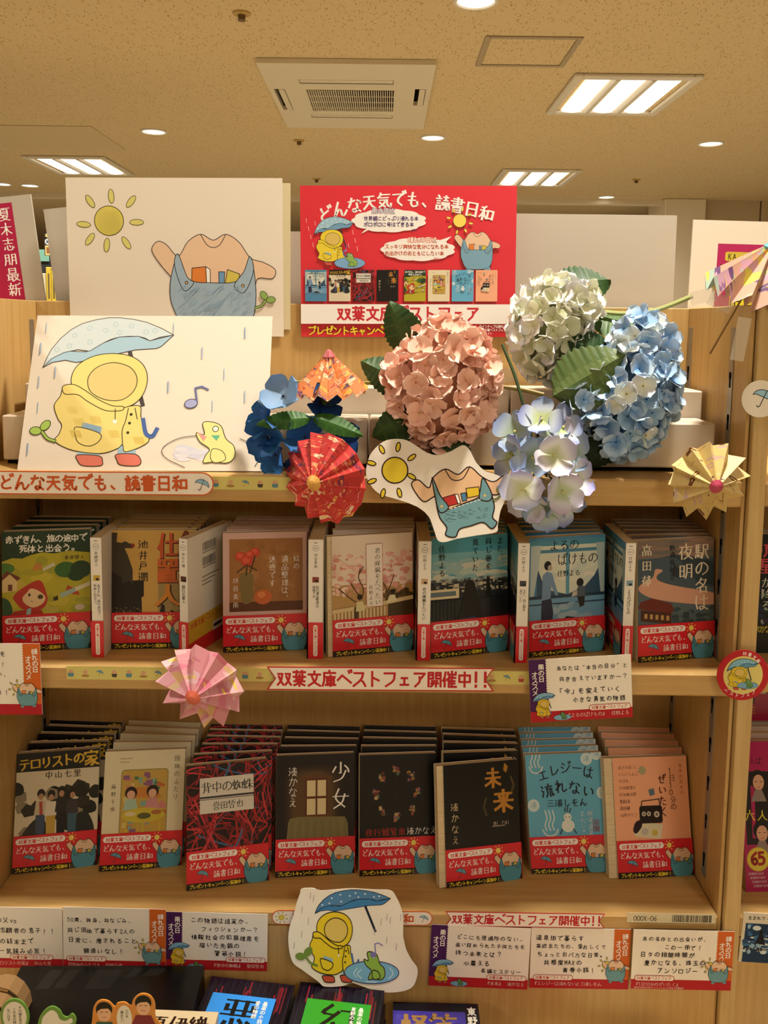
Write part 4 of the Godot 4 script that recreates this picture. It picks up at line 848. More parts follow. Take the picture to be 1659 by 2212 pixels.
func draw_cover(k: Ink, which: String) -> void:
	k.rng.seed = hash(which)
	match which:
		"hood":
			k.rect(0, 0, 105, 151, "b3a92e")
			for i in 26: k.ell(k.rng.randf() * 105, 34 + k.rng.randf() * 72, 5 + k.rng.randf() * 9, 3 + k.rng.randf() * 5, ["bfb23a", "a6a02c", "c0ac48", "9c9c30"][i % 4], 12)
			k.pol([0, 0, 105, 0, 105, 29, 95, 28, 80, 26, 62, 29, 48, 27, 34, 30, 24, 34, 12, 33, 0, 37], "243d2a")
			k.text("赤ずきん、旅の途中で", 4, 5, 10, WHITE, {"w": 0.12, "adv": 0.98, "shake": 0.6})
			k.text("死体と出会う。", 20, 17, 10, WHITE, {"w": 0.12, "adv": 1.03, "shake": 0.6})
			k.text("青柳碧人", 74, 32, 5.4, "5d4a20", {"w": 0.1, "adv": 1.15})
			for e in [[76, 50, 14, 10, "39662e"], [94, 50, 13, 11, "22402a"], [88, 58, 10, 7, "22402a"], [3, 46, 12, 7, "4a7a34"], [0, 100, 12, 18, "2d5230"]]: k.ell(e[0], e[1], e[2], e[3], e[4], 18)
			k.pol([0, 60, 9, 53, 18, 62, 17, 74, 0, 76], "d8c08a")
			k.pol([0, 54, 6, 49, 22, 58, 18, 62, 9, 53, 0, 61], "6e3a28")
			k.rect(7, 66, 5, 8, "6e3a28")
			k.pol([38, 42, 46, 40, 48, 48, 36, 50], "bf8038")
			k.pol([48, 47, 62, 40, 63, 44, 49, 51], "c9c4a8")
			# red hooded cape with a plain face
			k.pol([0, 112, 14, 100, 30, 98, 46, 100, 52, 112], "a82e22")
			k.pol([44, 62, 52, 78, 53, 90, 45, 99, 25, 98, 14, 86, 14, 80, 24, 71], "b3322a", true)
			k.pol([34, 72, 44, 76, 51, 84, 47, 92, 36, 96, 26, 90, 24, 83, 29, 77], "dfc092", true)
			k.ell(32, 80, 1.5, 2, SOOT, 8)
			k.ell(45, 83, 3.4, 3.0, "4a3d24", 10)
			k.lin2([34, 88, 36, 89], 0.8, "8a3a2a")
			k.pol([29, 98, 34, 96, 33, 110, 27, 110], "8fb0b4")
			for q in 9: k.pol([74, 80, 78 + q * 1.5, 69 + q, 80 + q * 1.5, 75 + q], "b5482e")
			k.pol([68, 80, 86, 73, 88, 78, 70, 86], "9db2a8")
			k.pol([86, 73, 105, 66, 105, 71, 88, 78], "d8cfae")
			k.pol([60, 85, 66, 82, 66, 88, 61, 89], "3a2a1c")
			k.ell(92, 98, 6, 4, "c6b7a0", 12)
			k.ell(58, 100, 9, 5, "b4a848", 12)
		"banker":
			k.rect(0, 0, 105, 151, "c9a256")
			k.rect(58, 66, 47, 50, "a08a58")
			k.pol([0, 3, 7, 3, 6, 15, 12, 16, 17, 14, 22, 17, 26, 17, 29, 20, 26, 23, 16, 23, 20, 32, 26, 50, 26, 64, 40, 64, 40, 84, 37, 86, 38, 106, 46, 110, 0, 112], "3a3428")
			k.pol([0, 52, 12, 60, 14, 68, 22, 64, 26, 70, 26, 64, 40, 64, 40, 84, 37, 86, 38, 112, 0, 112], "16150f")
			k.ell(26, 19.5, 2.6, 2.6, "8a3024", 10)
			for i in 40: k.ell(k.rng.randf() * 60, 98 + k.rng.randf() * 8, 0.7, 0.5, "b99a50", 6)
			for p in [[62, 94], [86, 90], [74, 102]]: k.pol([p[0], p[1], p[0] + 4, p[1] + 2, p[0] + 5, 110, p[0] - 3, 110], "241c12")
			k.text("池井戸潤", 33, 12, 12, "2a1c10", {"vert": true, "adv": 1.15, "w": 0.11, "thin": 0.6})
			for q in [["仕", 57, 4, 26, 32, "c4542c"], ["置", 55, 37, 30, 30, "c9662e"], ["人", 53, 68, 34, 30, "d38a30"], ["銀", 85, 3, 28, 30, "7a3a20"], ["行", 84, 40, 28, 40, "c9a030"]]:
				place(k, q[1], q[2], q[3] / 20.0, q[4] / 20.0)
				k.text(q[0], 0.6, 0.5, 20, "40210f", {"w": 0.2, "thin": 0.6})
				k.text(q[0], 0, 0, 20, q[5], {"w": 0.16, "thin": 0.55})
			place(k, 0, 0, 1)
		"still":
			k.rect(0, 0, 105, 151, "cda9a0")
			k.rect(8, 8, 92, 92, "9c6a38")
			for i in 60: k.ell(16 + k.rng.randf() * 76, 15 + k.rng.randf() * 68, 3 + k.rng.randf() * 5, 2 + k.rng.randf() * 4, ["a06e3c", "92622f", "a87642", "9a6634"][i % 4], 10)
			k.rect(8, 88, 92, 12, "5a3018")
			k.pol([22, 52, 36, 52, 38, 66, 34, 88, 24, 88, 21, 66], "7c6a3a", true)
			for e in [[22, 30, 7], [30, 36, 8], [40, 25, 6.5], [34, 28, 6]]:
				k.ell(e[0], e[1], e[2], e[2] * 0.9, "c0402c", 14)
				k.ell(e[0] - 1, e[1] - 1, e[2] * 0.6, e[2] * 0.5, "d85a40", 12)
			for l in [[28, 42, 18, 50], [32, 42, 42, 48], [30, 40, 29, 54], [40, 30, 34, 50]]: k.lin2(l, 1.6, "3a3416")
			k.ell(50, 82, 11, 9.5, "c4642c", 20)
			k.ell(48, 79, 5, 4, "d8834a", 14)
			k.text("姑の", 88, 30, 8, WHITE, {"vert": true, "adv": 1.25, "w": 0.07, "thin": 0.6})
			k.text("遺品整理は、", 73, 30, 9, WHITE, {"vert": true, "adv": 1.1, "w": 0.07, "thin": 0.6})
			k.text("迷惑です", 57, 30, 9, WHITE, {"vert": true, "adv": 1.12, "w": 0.07, "thin": 0.6})
			k.text("垣谷美雨", 12, 56, 7.5, WHITE, {"vert": true, "adv": 1.4, "w": 0.07, "thin": 0.6})
		"cherry":
			k.rect(0, 0, 105, 151, "e6d6c4")
			k.rect(0, 62, 105, 50, "b8935a")
			for i in 170:
				var x := k.rng.randf() * 105
				var y := 24 + k.rng.randf() * 50
				k.ell(x, y, 1.5 + k.rng.randf() * 4, 1 + k.rng.randf() * 2.5, ["e2b0a4", "ecc4b4", "d99a8c", "f0d4c4", "cf8f80"][i % 5], 8)
			k.rect(72, 76, 33, 34, "46361e")
			for i in 30: k.ell(60 + k.rng.randf() * 45, 72 + k.rng.randf() * 14, 4, 2, ["57431f", "6b5028", "46361e"][i % 3], 8)
			for l in [[8, 66, 22, 78, 30, 84], [24, 60, 30, 70, 36, 78], [36, 42, 34, 54, 40, 68, 38, 80], [66, 62, 72, 74], [80, 52, 76, 64, 70, 78], [40, 40, 34, 50]]: k.lin2(l, 1.2, "5a3a24", true)
			k.pol([0, 92, 45, 88, 105, 80, 105, 85, 45, 93, 0, 97], "d8c090")
			for i in 15: k.rect(2 + i * 4.6, 97 - i * 0.4, 2.2, 12, "ddc8a0")
			k.rect(28, 90, 5, 20, "4a3a24")
			k.ell(35, 78, 3.2, 3.6, "2a1c14", 10)
			k.pol([30, 96, 31, 84, 39, 83, 42, 95], "d9cf9c")
			k.ell(78, 74, 3, 3.2, "2a1c14", 10)
			k.pol([70, 88, 74, 78, 81, 78, 83, 86], "e2d8ac")
			k.rect(44, 12, 21, 79, "efe6d8")
			k.lin2([44, 12, 65, 12, 65, 91, 44, 91], 0.6, "c97a74", false, true)
			k.text("君の膵臓をたべたい", 55, 17, 7.4, "2c2420", {"vert": true, "adv": 1.1, "w": 0.08, "thin": 0.6})
			k.text("住野よる", 47, 64, 5.2, "2c2420", {"vert": true, "adv": 1.28, "w": 0.08, "thin": 0.6})
		"dream":
			k.rect(0, 0, 105, 151, "4c98ac")
			k.rect(0, 20, 105, 20, "74acb4")
			for i in 70: k.ell(k.rng.randf() * 105, 30 + k.rng.randf() * 26, 6 + k.rng.randf() * 12, 2 + k.rng.randf() * 3, ["7fa8ac", "a9bcb4", "93b0b0", "c4c4b4"][i % 4], 12)
			k.rect(0, 56, 105, 60, "20242a")
			for i in 110: k.rect(k.rng.randf() * 100, 52 + k.rng.randf() * 16, 2 + k.rng.randf() * 5, 1 + k.rng.randf() * 3, ["8a8a84", "5b6266", "b0a890", "42484e", "c9bca0"][i % 5])
			k.rect(0, 65, 38, 12, "d8c8a4")
			k.rect(0, 68, 34, 6, "5f7078")
			for i in 7: k.rect(2 + i * 5, 78, 1, 32, "11131a")
			k.rect(0, 78, 105, 1.6, "11131a")
			k.pol([50, 56, 57, 57, 61, 66, 63, 78, 68, 92, 66, 112, 36, 112, 40, 92, 44, 76, 46, 62], "0d0d12", true)
			k.pol([40, 104, 60, 102, 66, 112, 38, 112], "232a58")
			k.pol([76, 52, 79, 54, 80, 62, 82, 72, 80, 78, 74, 78, 75, 64], "0d0d12")
			for i in 8: k.lin2([80, 84 + i * 3, 100, 82 + i * 4], 1.2, "0d0d12")
			k.text("また、", 90, 4, 8.6, SOOT, {"vert": true, "adv": 1.2, "w": 0.1, "thin": 0.6})
			k.text("同じ夢を", 74, 4, 8.6, SOOT, {"vert": true, "adv": 1.25, "w": 0.1, "thin": 0.6})
			k.text("見ていた", 56, 4, 8.6, SOOT, {"vert": true, "adv": 1.25, "w": 0.1, "thin": 0.6})
			k.text("住野よる", 11, 10, 8.4, SOOT, {"vert": true, "adv": 1.2, "w": 0.1, "thin": 0.6})
		"night":
			k.rect(0, 0, 105, 151, "4c86ac")
			k.rect(10, 8, 90, 68, "d2d8c8")
			for i in 20: k.ell(20 + k.rng.randf() * 70, 20 + k.rng.randf() * 40, 8, 5, ["dadccc", "c8d2c8", "e0dece"][i % 3], 12)
			k.pol([10, 36, 18, 56, 30, 68, 52, 74, 76, 66, 90, 52, 100, 34, 100, 76, 10, 76], "33526c")
			k.rect(0, 4, 105, 7, "4f8fa8")
			k.rect(50, 4, 5, 106, "5c9ab4")
			k.rect(6, 16, 94, 4, "4a86a4")
			k.pol([2, 10, 16, 10, 12, 40, 6, 74, 1, 74], "b4c4c4")
			k.pol([104, 10, 92, 10, 95, 40, 99, 74, 104, 74], "a8bcc0")
			k.rect(0, 74, 105, 40, "6a9abc")
			k.rect(0, 74, 105, 4, "24384e")
			k.rect(0, 84, 105, 2, "2c4258")
			for i in 16: k.ell(20 + k.rng.randf() * 80, 84 + k.rng.randf() * 22, 8, 4, ["84a6bc", "6c94b0", "98b2c0"][i % 3], 10)
			k.ell(25, 36, 5, 6, "1a1c22", 14)
			k.ell(28, 39, 3.2, 4, "b0a894", 10)
			k.pol([18, 48, 24, 43, 31, 46, 36, 62, 40, 74, 36, 75, 30, 62, 29, 78, 17, 80], "7392b4")
			k.pol([17, 80, 30, 78, 33, 96, 32, 108, 16, 110], "232848")
			k.ell(70, 60, 5, 5.6, "1c1a1e", 14)
			k.pol([64, 72, 68, 64, 76, 65, 78, 78, 62, 78], "4c5a6a")
			k.pol([60, 72, 66, 70, 66, 76, 58, 78], "c0baa8")
			k.pol([66, 78, 77, 78, 76, 90, 70, 92], "161820")
			k.pol([40, 110, 52, 102, 62, 104, 74, 110], "141a26")
			k.text("よるの", 27, 4, 13.5, "15151a", {"w": 0.08, "thin": 0.6, "adv": 1.02})
			k.text("ばけもの", 38, 22, 14.5, "15151a", {"w": 0.08, "thin": 0.6, "adv": 0.98})
			k.text("住野よる", 38, 43, 8, "15151a", {"w": 0.09, "thin": 0.6, "adv": 1.0})
		"station":
			k.rect(0, 0, 105, 151, "56666e")
			k.rect(0, 0, 105, 22, "7d6f66")
			for i in 20: k.ell(k.rng.randf() * 105, k.rng.randf() * 22, 16, 2.4, ["8a7468", "6b6a66", "98796a"][i % 3], 12)
			k.pol([0, 24, 30, 22, 50, 18, 72, 24, 105, 26, 105, 62, 0, 60], "465862")
			k.pol([24, 36, 34, 38, 26, 44, 28, 50, 44, 56, 70, 62, 105, 70, 105, 84, 60, 80, 20, 72, 2, 62, 4, 54, 20, 46], "cf9e86", true)
			k.pol([44, 18, 60, 28, 70, 44, 84, 56, 105, 60, 105, 30, 72, 22], "34434c")
			k.pol([50, 30, 60, 40, 58, 50, 46, 44], "2d3a42")
			k.rect(0, 90, 105, 20, "4e6068")
			k.pol([4, 76, 20, 72, 46, 80, 50, 90, 44, 92, 8, 86, 0, 84], "6a2c24")
			k.pol([4, 86, 46, 92, 46, 106, 4, 100], "4a2820")
			for i in 5: k.rect(9 + i * 7.5, 91 + i, 4, 6, "b8945c")
			for i in 24: k.ell(50 + k.rng.randf() * 55, 86 + k.rng.randf() * 18, 5, 3, ["3a4c54", "55676c", "30424a"][i % 3], 10)
			k.text("駅の名は", 78, 6, 20, "e8dcc4", {"vert": true, "adv": 1.08, "w": 0.1, "thin": 0.5})
			k.text("夜明", 56, 6, 20, "e8dcc4", {"vert": true, "adv": 1.2, "w": 0.1, "thin": 0.5})
			k.text("軌道春秋Ⅱ", 43, 6, 8, "22201e", {"vert": true, "adv": 1.15, "w": 0.09, "thin": 0.6})
			k.text("高田郁", 5, 5, 14, "e8dcc4", {"vert": true, "adv": 1.35, "w": 0.1, "thin": 0.5})
		"terror":
			k.rect(0, 0, 105, 151, "d6cbb0")
			for i in 26:
				var x := k.rng.randf() * 105
				var y := 44 + k.rng.randf() * 62
				k.pol([x - 9, y, x - 2, y - 8, x + 8, y - 4, x + 9, y + 7, x - 4, y + 9], ["1c1812", "2c2820", "1c1812", "8c8068"][i % 4], i % 2 == 0)
			k.pol([10, 108, 22, 88, 36, 84, 40, 108], "2a2a2c", true)
			k.pol([70, 106, 76, 84, 92, 82, 100, 108], "20222a", true)
			k.rect(0, 0, 105, 24, "14120e")
			for p in [[32, 56, "c8bca4", "3c4c6a", 30], [45, 58, "dcd4c0", "c0a040", 26], [58, 54, "20222a", "181a20", 34], [72, 57, "3a3438", "3a5a70", 28]]:
				k.ell(p[0], p[1] - 3, 5, 6, "201812", 14)
				k.ell(p[0], p[1] + 1, 3.4, 4.2, "b08868", 12)
				k.pol([p[0] - 6, p[1] + 6, p[0] + 6, p[1] + 6, p[0] + 8, p[1] + 24, p[0] - 8, p[1] + 24], p[2])
				k.pol([p[0] - 6, p[1] + 24, p[0] + 6, p[1] + 24, p[0] + 5, 106, p[0] - 5, 106], p[3])
			k.pol([30, 63, 34, 63, 35, 80, 31, 80], "b04838")
			for l in [["テロリストの", 2, 8, 14.5], ["家", 84, 3, 20]]:
				k.text(l[0], l[1], l[2], l[3], "5a4410", {"w": 0.2, "thin": 0.7, "adv": 0.95, "turn": -0.06})
				k.text(l[0], l[1], l[2], l[3], "d9b43a", {"w": 0.15, "thin": 0.6, "adv": 0.95, "turn": -0.06})
			k.text("中山七里", 36, 25, 10, "17120c", {"w": 0.1, "thin": 0.6, "adv": 1.2})
		"danchi":
			k.rect(0, 0, 105, 151, "ded4b2")
			k.rect(20, 9, 16, 1.6, "b5a983")
			k.rect(20, 13.5, 12, 1.6, "b5a983")
			k.pill(22, 24, 62, 92, "9d8f52", 5)
			k.pill(23.5, 25.5, 59, 88, "c2a04a", 4)
			for i in 60: k.rect(24 + k.rng.randf() * 50, 27 + k.rng.randf() * 74, 4 + k.rng.randf() * 7, 3 + k.rng.randf() * 5, ["4f7c58", "c97f78", "b8a048", "7fa89a", "caa040", "8a5a80", "c06a3c", "cfc07a"][i % 8])
			k.pol([30, 60, 36, 48, 66, 46, 76, 62], "c88038")
			for p in [[36, 54, "a4c0ac"], [64, 53, "c98a8c"]]:
				k.ell(p[0], p[1], 8, 8, "2a1a14", 18)
				k.ell(p[0], p[1] + 2.5, 5.4, 5.6, "d8a88a", 16)
				k.pol([p[0] - 10, 76, p[0] - 6, 62, p[0] + 6, 62, p[0] + 10, 76], p[2])
			k.ell(53, 83, 28, 9.5, "c9b63c", 28)
			for e in [[36, 81, 7, 3, "d8c8a0"], [54, 84, 9, 4, "5a5a2c"], [70, 80, 7, 3, "b06a38"]]: k.ell(e[0], e[1], e[2], e[3], e[4], 16)
			k.rect(30, 90, 2.4, 14, "c9b63c")
			k.rect(52, 92, 2.4, 14, "c9b63c")
			k.rect(74, 90, 2.4, 14, "c9b63c")
			k.text("団地のふたり", 91, 8, 7.4, "55482c", {"vert": true, "adv": 1.35, "w": 0.08, "thin": 0.6})
			k.text("藤野千夜", 10, 42, 6, "55482c", {"vert": true, "adv": 1.6, "w": 0.08, "thin": 0.6})
		"threads":
			k.rect(0, 0, 105, 151, "1d1114")
			for i in 120:
				var a := k.rng.randf() * TAU
				var p := Vector2(k.rng.randf() * 105, k.rng.randf() * 118)
				var bend := k.rng.randf_range(-0.16, 0.16)
				var pts := PackedVector2Array()
				for j in 14:
					pts.append(p)
					p += Vector2.from_angle(a) * 6.0
					a += bend
				k.line(pts, k.rng.randf_range(1.1, 2.5), "3a6a90" if i % 13 == 5 else ["b42a2e", "98242c", "c83c40", "7e1e26"][i % 4])
			k.rect(17, 17, 70, 44, "d9d3c6")
			k.rect(17, 40, 70, 2.4, "3a3836")
			k.rect(17, 43.4, 70, 0.8, "3a3836")
			k.text("背中の蜘蛛", 18.5, 22, 14, "1c1a18", {"w": 0.085, "thin": 0.55, "adv": 0.96})
			k.text("誉田哲也", 33, 47, 10.5, "1c1a18", {"w": 0.085, "thin": 0.55, "adv": 0.95})
		"girl":
			k.rect(0, 0, 105, 151, "17110d")
			for i in 8: k.pill(8 + i * 2.2, 12 + i * 1.6, 82 - i * 4.4, 90 - i * 3, ["1d150f", "241a11", "2b1f14", "352617", "3f2d1a", "49351f", "523b22", "5a4126"][i], 20)
			k.rect(35, 28, 40, 3, "6a3c22")
			k.rect(38, 30, 31, 48, "5c301c")
			for q in [[41, 33], [55, 33], [41, 56], [55, 56]]: k.rect(q[0], q[1], 11.5, 20, "dccb9c")
			k.rect(35, 77, 38, 2.4, "6a3c22")
			k.pol([18, 80, 30, 78, 92, 80, 96, 88, 97, 108, 14, 108], "7a7048")
			for i in 16: k.lin2([17 + i * 5, 84, 15 + i * 5.2, 106], 1.0, ["857b54", "6c633e"][i % 2])
			k.text("少女", 73, 10, 27, WHITE, {"vert": true, "adv": 1.25, "w": 0.085, "thin": 0.5})
			k.text("湊かなえ", 16, 15, 12, WHITE, {"vert": true, "adv": 1.08, "w": 0.075, "thin": 0.6})
		"wheel":
			k.rect(0, 0, 105, 151, "110e10")
			for i in 8:
				var a := TAU * i / 8
				var q := Vector2(50, 50) + Vector2(cos(a) * 28, sin(a) * 30)
				k.lin2([50, 50, q.x, q.y], 0.5, "2a2426")
				for j in 9: k.ell(q.x + k.rng.randf_range(-4, 4), q.y + k.rng.randf_range(-5, 5), 1.4 + k.rng.randf() * 1.6, 1.4 + k.rng.randf() * 1.4, ["8c4a38", "a8843c", "5a6a4a", "8a5a6a", "b89a6c", "6a2c2c"][(i + j) % 6], 8)
			k.text("夜行観覧車", 8, 93, 10, "a8342e", {"w": 0.09, "thin": 0.6, "adv": 1.1})
			k.text("湊かなえ", 64, 93, 9.4, WHITE, {"w": 0.08, "thin": 0.6, "adv": 1.1})
		"future":
			k.rect(0, 0, 105, 151, "15110f")
			for q in [["未", 56, 8, 26], ["来", 68, 36, 30]]: k.text(q[0], q[1], q[2], q[3], "b9812f", {"w": 0.15, "thin": 0.7})
			k.pol([86, 3, 91, 8, 88, 16, 84, 12], "a9772c")
			for i in 9:
				k.ell(98 - absf(i - 4) * 0.8, 22 + i * 2.4, 2, 0.8, "6a5a30", 8, 0.7 - i * 0.1)
				k.ell(55 + absf(i - 4) * 0.8, 46 + i * 2.6, 2, 0.8, "6a5a30", 8, -0.7 + i * 0.1)
			k.text("湊かなえ", 9, 48, 10.5, "d8c49c", {"vert": true, "adv": 1.3, "w": 0.08, "thin": 0.6})
			k.text("mi rai", 68, 74, 7, "b8b0a4", {"w": 0.08})
			k.rect(66, 81, 18, 1.4, "8f877c")
		"spring":
			k.rect(0, 0, 105, 151, "62aed0")
			for e in [[84, 8], [103, 52], [8, 65], [98, 2]]:
				k.ell(e[0], e[1], 8, 8, "c9dce0", 20)
				k.text("湯", e[0] - 4, e[1] - 4, 8, "7fb0c4", {"w": 0.08})
			for q in [[14, 4, 1.0], [29, 84, 1.15]]:
				k.lin2([q[0] - 9 * q[2], q[1] + 12, q[0] - 6 * q[2], q[1] + 18, q[0], q[1] + 20, q[0] + 6 * q[2], q[1] + 18, q[0] + 9 * q[2], q[1] + 12], 2.0, "c9dce0", true)
				for j in 3: k.lin2([q[0] - 5 + j * 5, q[1] + 13, q[0] - 7 + j * 5, q[1] + 6, q[0] - 4 + j * 5, q[1] - 2, q[0] - 6 + j * 5, q[1] - 12], 1.8, "c9dce0", true)
			for i in 5: k.text("エレジーは"[i], 14 + i * 16.5, [22, 15, 11, 11, 16][i], 15, "18202c", {"w": 0.11, "thin": 0.7, "turn": -0.25 + i * 0.12})
			for i in 5: k.text("流れない"[i] if i < 4 else " ", 18 + i * 19.5, [40, 34, 35, 40, 0][i], 17, "18202c", {"w": 0.11, "thin": 0.7, "turn": -0.16 + i * 0.1})
			k.text("三浦しをん", 26, 58, 10, "18202c", {"w": 0.1, "thin": 0.7, "adv": 1.12})
			k.ell(53, 92, 9, 8, "d8e0dc", 18)
			k.ell(53, 81, 5.5, 5, "d8e0dc", 16)
			for l in [[50, 74, 50, 69], [53, 74, 54, 68], [56, 75, 58, 70], [45, 96, 42, 102], [60, 96, 64, 102]]: k.lin2(l, 1.4, "39404a")
			k.lin2([50, 81, 51, 81], 1, SOOT)
			k.lin2([55, 81, 56, 81], 1, SOOT)
			k.text("餅湯温泉", 80, 74, 7.4, "b4cfda", {"vert": true, "adv": 1.1, "w": 0.09})
			k.text("まんじゅう", 70, 74, 6.6, "b4cfda", {"vert": true, "adv": 1.1, "w": 0.09})
			k.lin2([87, 86, 95, 86, 95, 100, 87, 100], 0.7, "9a4050", false, true)
			k.text("名物", 88, 87, 6, "9a4050", {"vert": true, "adv": 1.05, "w": 0.09})
		"radio":
			k.rect(0, 0, 105, 151, "eeae88")
			var names := ["あさのあつこ", "いしいしんじ", "小川糸", "小池真理子", "沢木耕太郎", "重松清", "高田郁", "山内マリコ"]
			for i in 8: k.text(names[i], 7, 10 + i * 8.6, 5.0, "4a2620", {"w": 0.08, "thin": 0.6, "adv": 0.96})
			k.text("1日10分の", 78, 14, 9, "4a2620", {"vert": true, "adv": 1.02, "w": 0.09, "thin": 0.6})
			k.text("ぜいたく", 62, 23, 12, "5a2a20", {"vert": true, "adv": 1.15, "w": 0.12, "thin": 0.7})
			k.text("名作の日本の国".substr(0, 6), 93, 10, 4.6, "a8604c", {"vert": true, "adv": 1.5, "w": 0.08})
			k.ell(41, 17, 5, 5.4, "a9a77c", 16)
			k.pol([48, 42, 56, 40, 57, 48, 50, 50], "5c7480")
			k.pol([24, 96, 26, 88, 36, 82, 66, 86, 62, 104, 28, 100], "d9d0b0")
			k.pill(34, 62, 32, 22, "1f1a1c", 3)
			k.lin2([37, 62, 38, 56, 62, 54, 64, 63], 1.2, "2a2426")
			for e in [[40, 72, 3], [47, 72, 3], [58, 73, 4]]:
				k.ell(e[0], e[1], e[2], e[2], "c9c0ae", 14)
				k.ell(e[0], e[1], e[2] * 0.5, e[2] * 0.5, "6a625a", 10)
			k.pol([24, 92, 28, 82, 36, 80, 36, 88, 28, 96], "241c20", true)
			k.ell(40, 94, 5, 4.4, "bdb8ae", 14)
			k.ell(54, 96, 4, 4, "c9b24a", 14)

# ---------------------------------------------------------------- drawings, posters, signs
func drawing_sun_print() -> ArrayMesh:
	var k := Ink.new(self, 297, 216)
	m_sun(k, 58, 58, 20, "ddd05e", 1.0, "3a3420", 0.0, 0)
	for r in [[62, 25, 1.5], [89, 32, -0.9], [96, 60, 0.0], [81, 88, 1.0], [54, 91, 1.7], [31, 83, 2.2], [23, 63, 0.1], [33, 32, 1.0]]:
		k.ell(r[0], r[1], 10, 4.4, "3a3420", 16, r[2])
		k.ell(r[0], r[1], 9.2, 3.6, "d6cf76", 16, r[2])
	for i in 44:
		# crayon hatching inside the disc
		var u := -18.0 + i * 0.83
		var half := sqrt(maxf(0.0, 19.0 * 19.0 - u * u)) * k.rng.randf_range(0.75, 1.0)
		k.lin2([58 + u * 0.7 - half * 0.7, 58 + u * 0.7 + half * 0.7, 58 + u * 0.7 + half * 0.7, 58 + u * 0.7 - half * 0.7], 0.5, ["e6dc84", "d4c44c", "e0d474"][i % 3])
	m_overalls(k, "9db4c4", 1.0, "2c2a2a")
	for i in 170:
		var x := 150 + k.rng.randf() * 98
		var y := 150 + k.rng.randf() * 54
		k.lin2([x, y, x + 7, y - 6], 0.6, ["88a6bf", "aabfca", "92aec4", "7f9fbb"][i % 4])
	m_sprout(k, 273, 166, 0.75, "8fae5a", 0.8, "3a4220", -1.0)
	return k.mesh()

func drawing_rain_print() -> ArrayMesh:
	var k := Ink.new(self, 297, 200)
	for i in 40: k.ell(220 + k.rng.randf() * 60 - 30, 170 + k.rng.randf() * 16, 8, 2.4, ["dcdce4", "d4d6e4", "e4e0e4"][i % 3], 10)
	m_umbrella(k, "cdd9da", "a6c6d6", "a8c4cc+", 0.9, "4a4440")
	m_coat(k, "ecd884", 1.0, "3a3420", "d97a68", "8fb0c8", "e2ca84")
	for q in [[50, 120], [60, 135], [80, 132], [104, 150], [135, 158], [58, 150]]:
		for j in 8: k.lin2([q[0] + j * 1.6, q[1], q[0] + 4 + j * 1.6, q[1] + 9], 0.5, "e8d06a")
	m_sprout(k, 24, 152, 0.85, "a8c860", 0.9, "2c3418", 1.0)
	k.lin2([264, 160, 292, 174, 284, 194], 0.8, "4a4440", true)
	k.lin2([200, 196, 176, 184, 172, 172, 190, 160, 215, 156], 0.8, "4a4440", true)
	k.shape([218, 141, 227, 139, 240, 144, 247, 160, 257, 169, 259, 182, 251, 190, 234, 189, 222, 190, 224, 181, 228, 173, 216, 164, 211, 153, 221, 155], "e4e496", 0.9, "3a3420")
	k.pol([212, 152, 224, 158, 220, 164], "e2a094")
	k.shape([232, 173, 244, 176, 248, 186, 236, 190, 230, 184], "e4e496", 0.8, "3a3420")
	k.ell(234, 148, 4, 4, "3a3420", 12)
	k.ell(234, 148, 3.1, 3.1, WHITE, 12)
	k.pol([229, 156, 240, 156, 236, 163], "6ab890")
	k.ell(202, 116, 8.5, 6.2, "3c3c50", 16, -0.2)
	k.ell(202, 116, 7.5, 5.3, "a8acd4", 16, -0.2)
	k.lin2([209, 113, 206, 96, 214, 94, 222, 98], 2.2, "6a70a0")
	var rain := [13, 17, 9, 45, 12, 89, 15, 122, 9, 174, 31, 76, 173, 17, 263, 23, 211, 50, 240, 78, 172, 95, 267, 107, 228, 119]
	for i in range(0, rain.size(), 2): k.lin2([rain[i], rain[i + 1] - 7, rain[i] + 0.6, rain[i + 1] + 7], 1.6 if i % 3 else 0.8, ["8fb4d4", "a4b4cc", "90a8c4"][i % 3])
	return k.mesh()

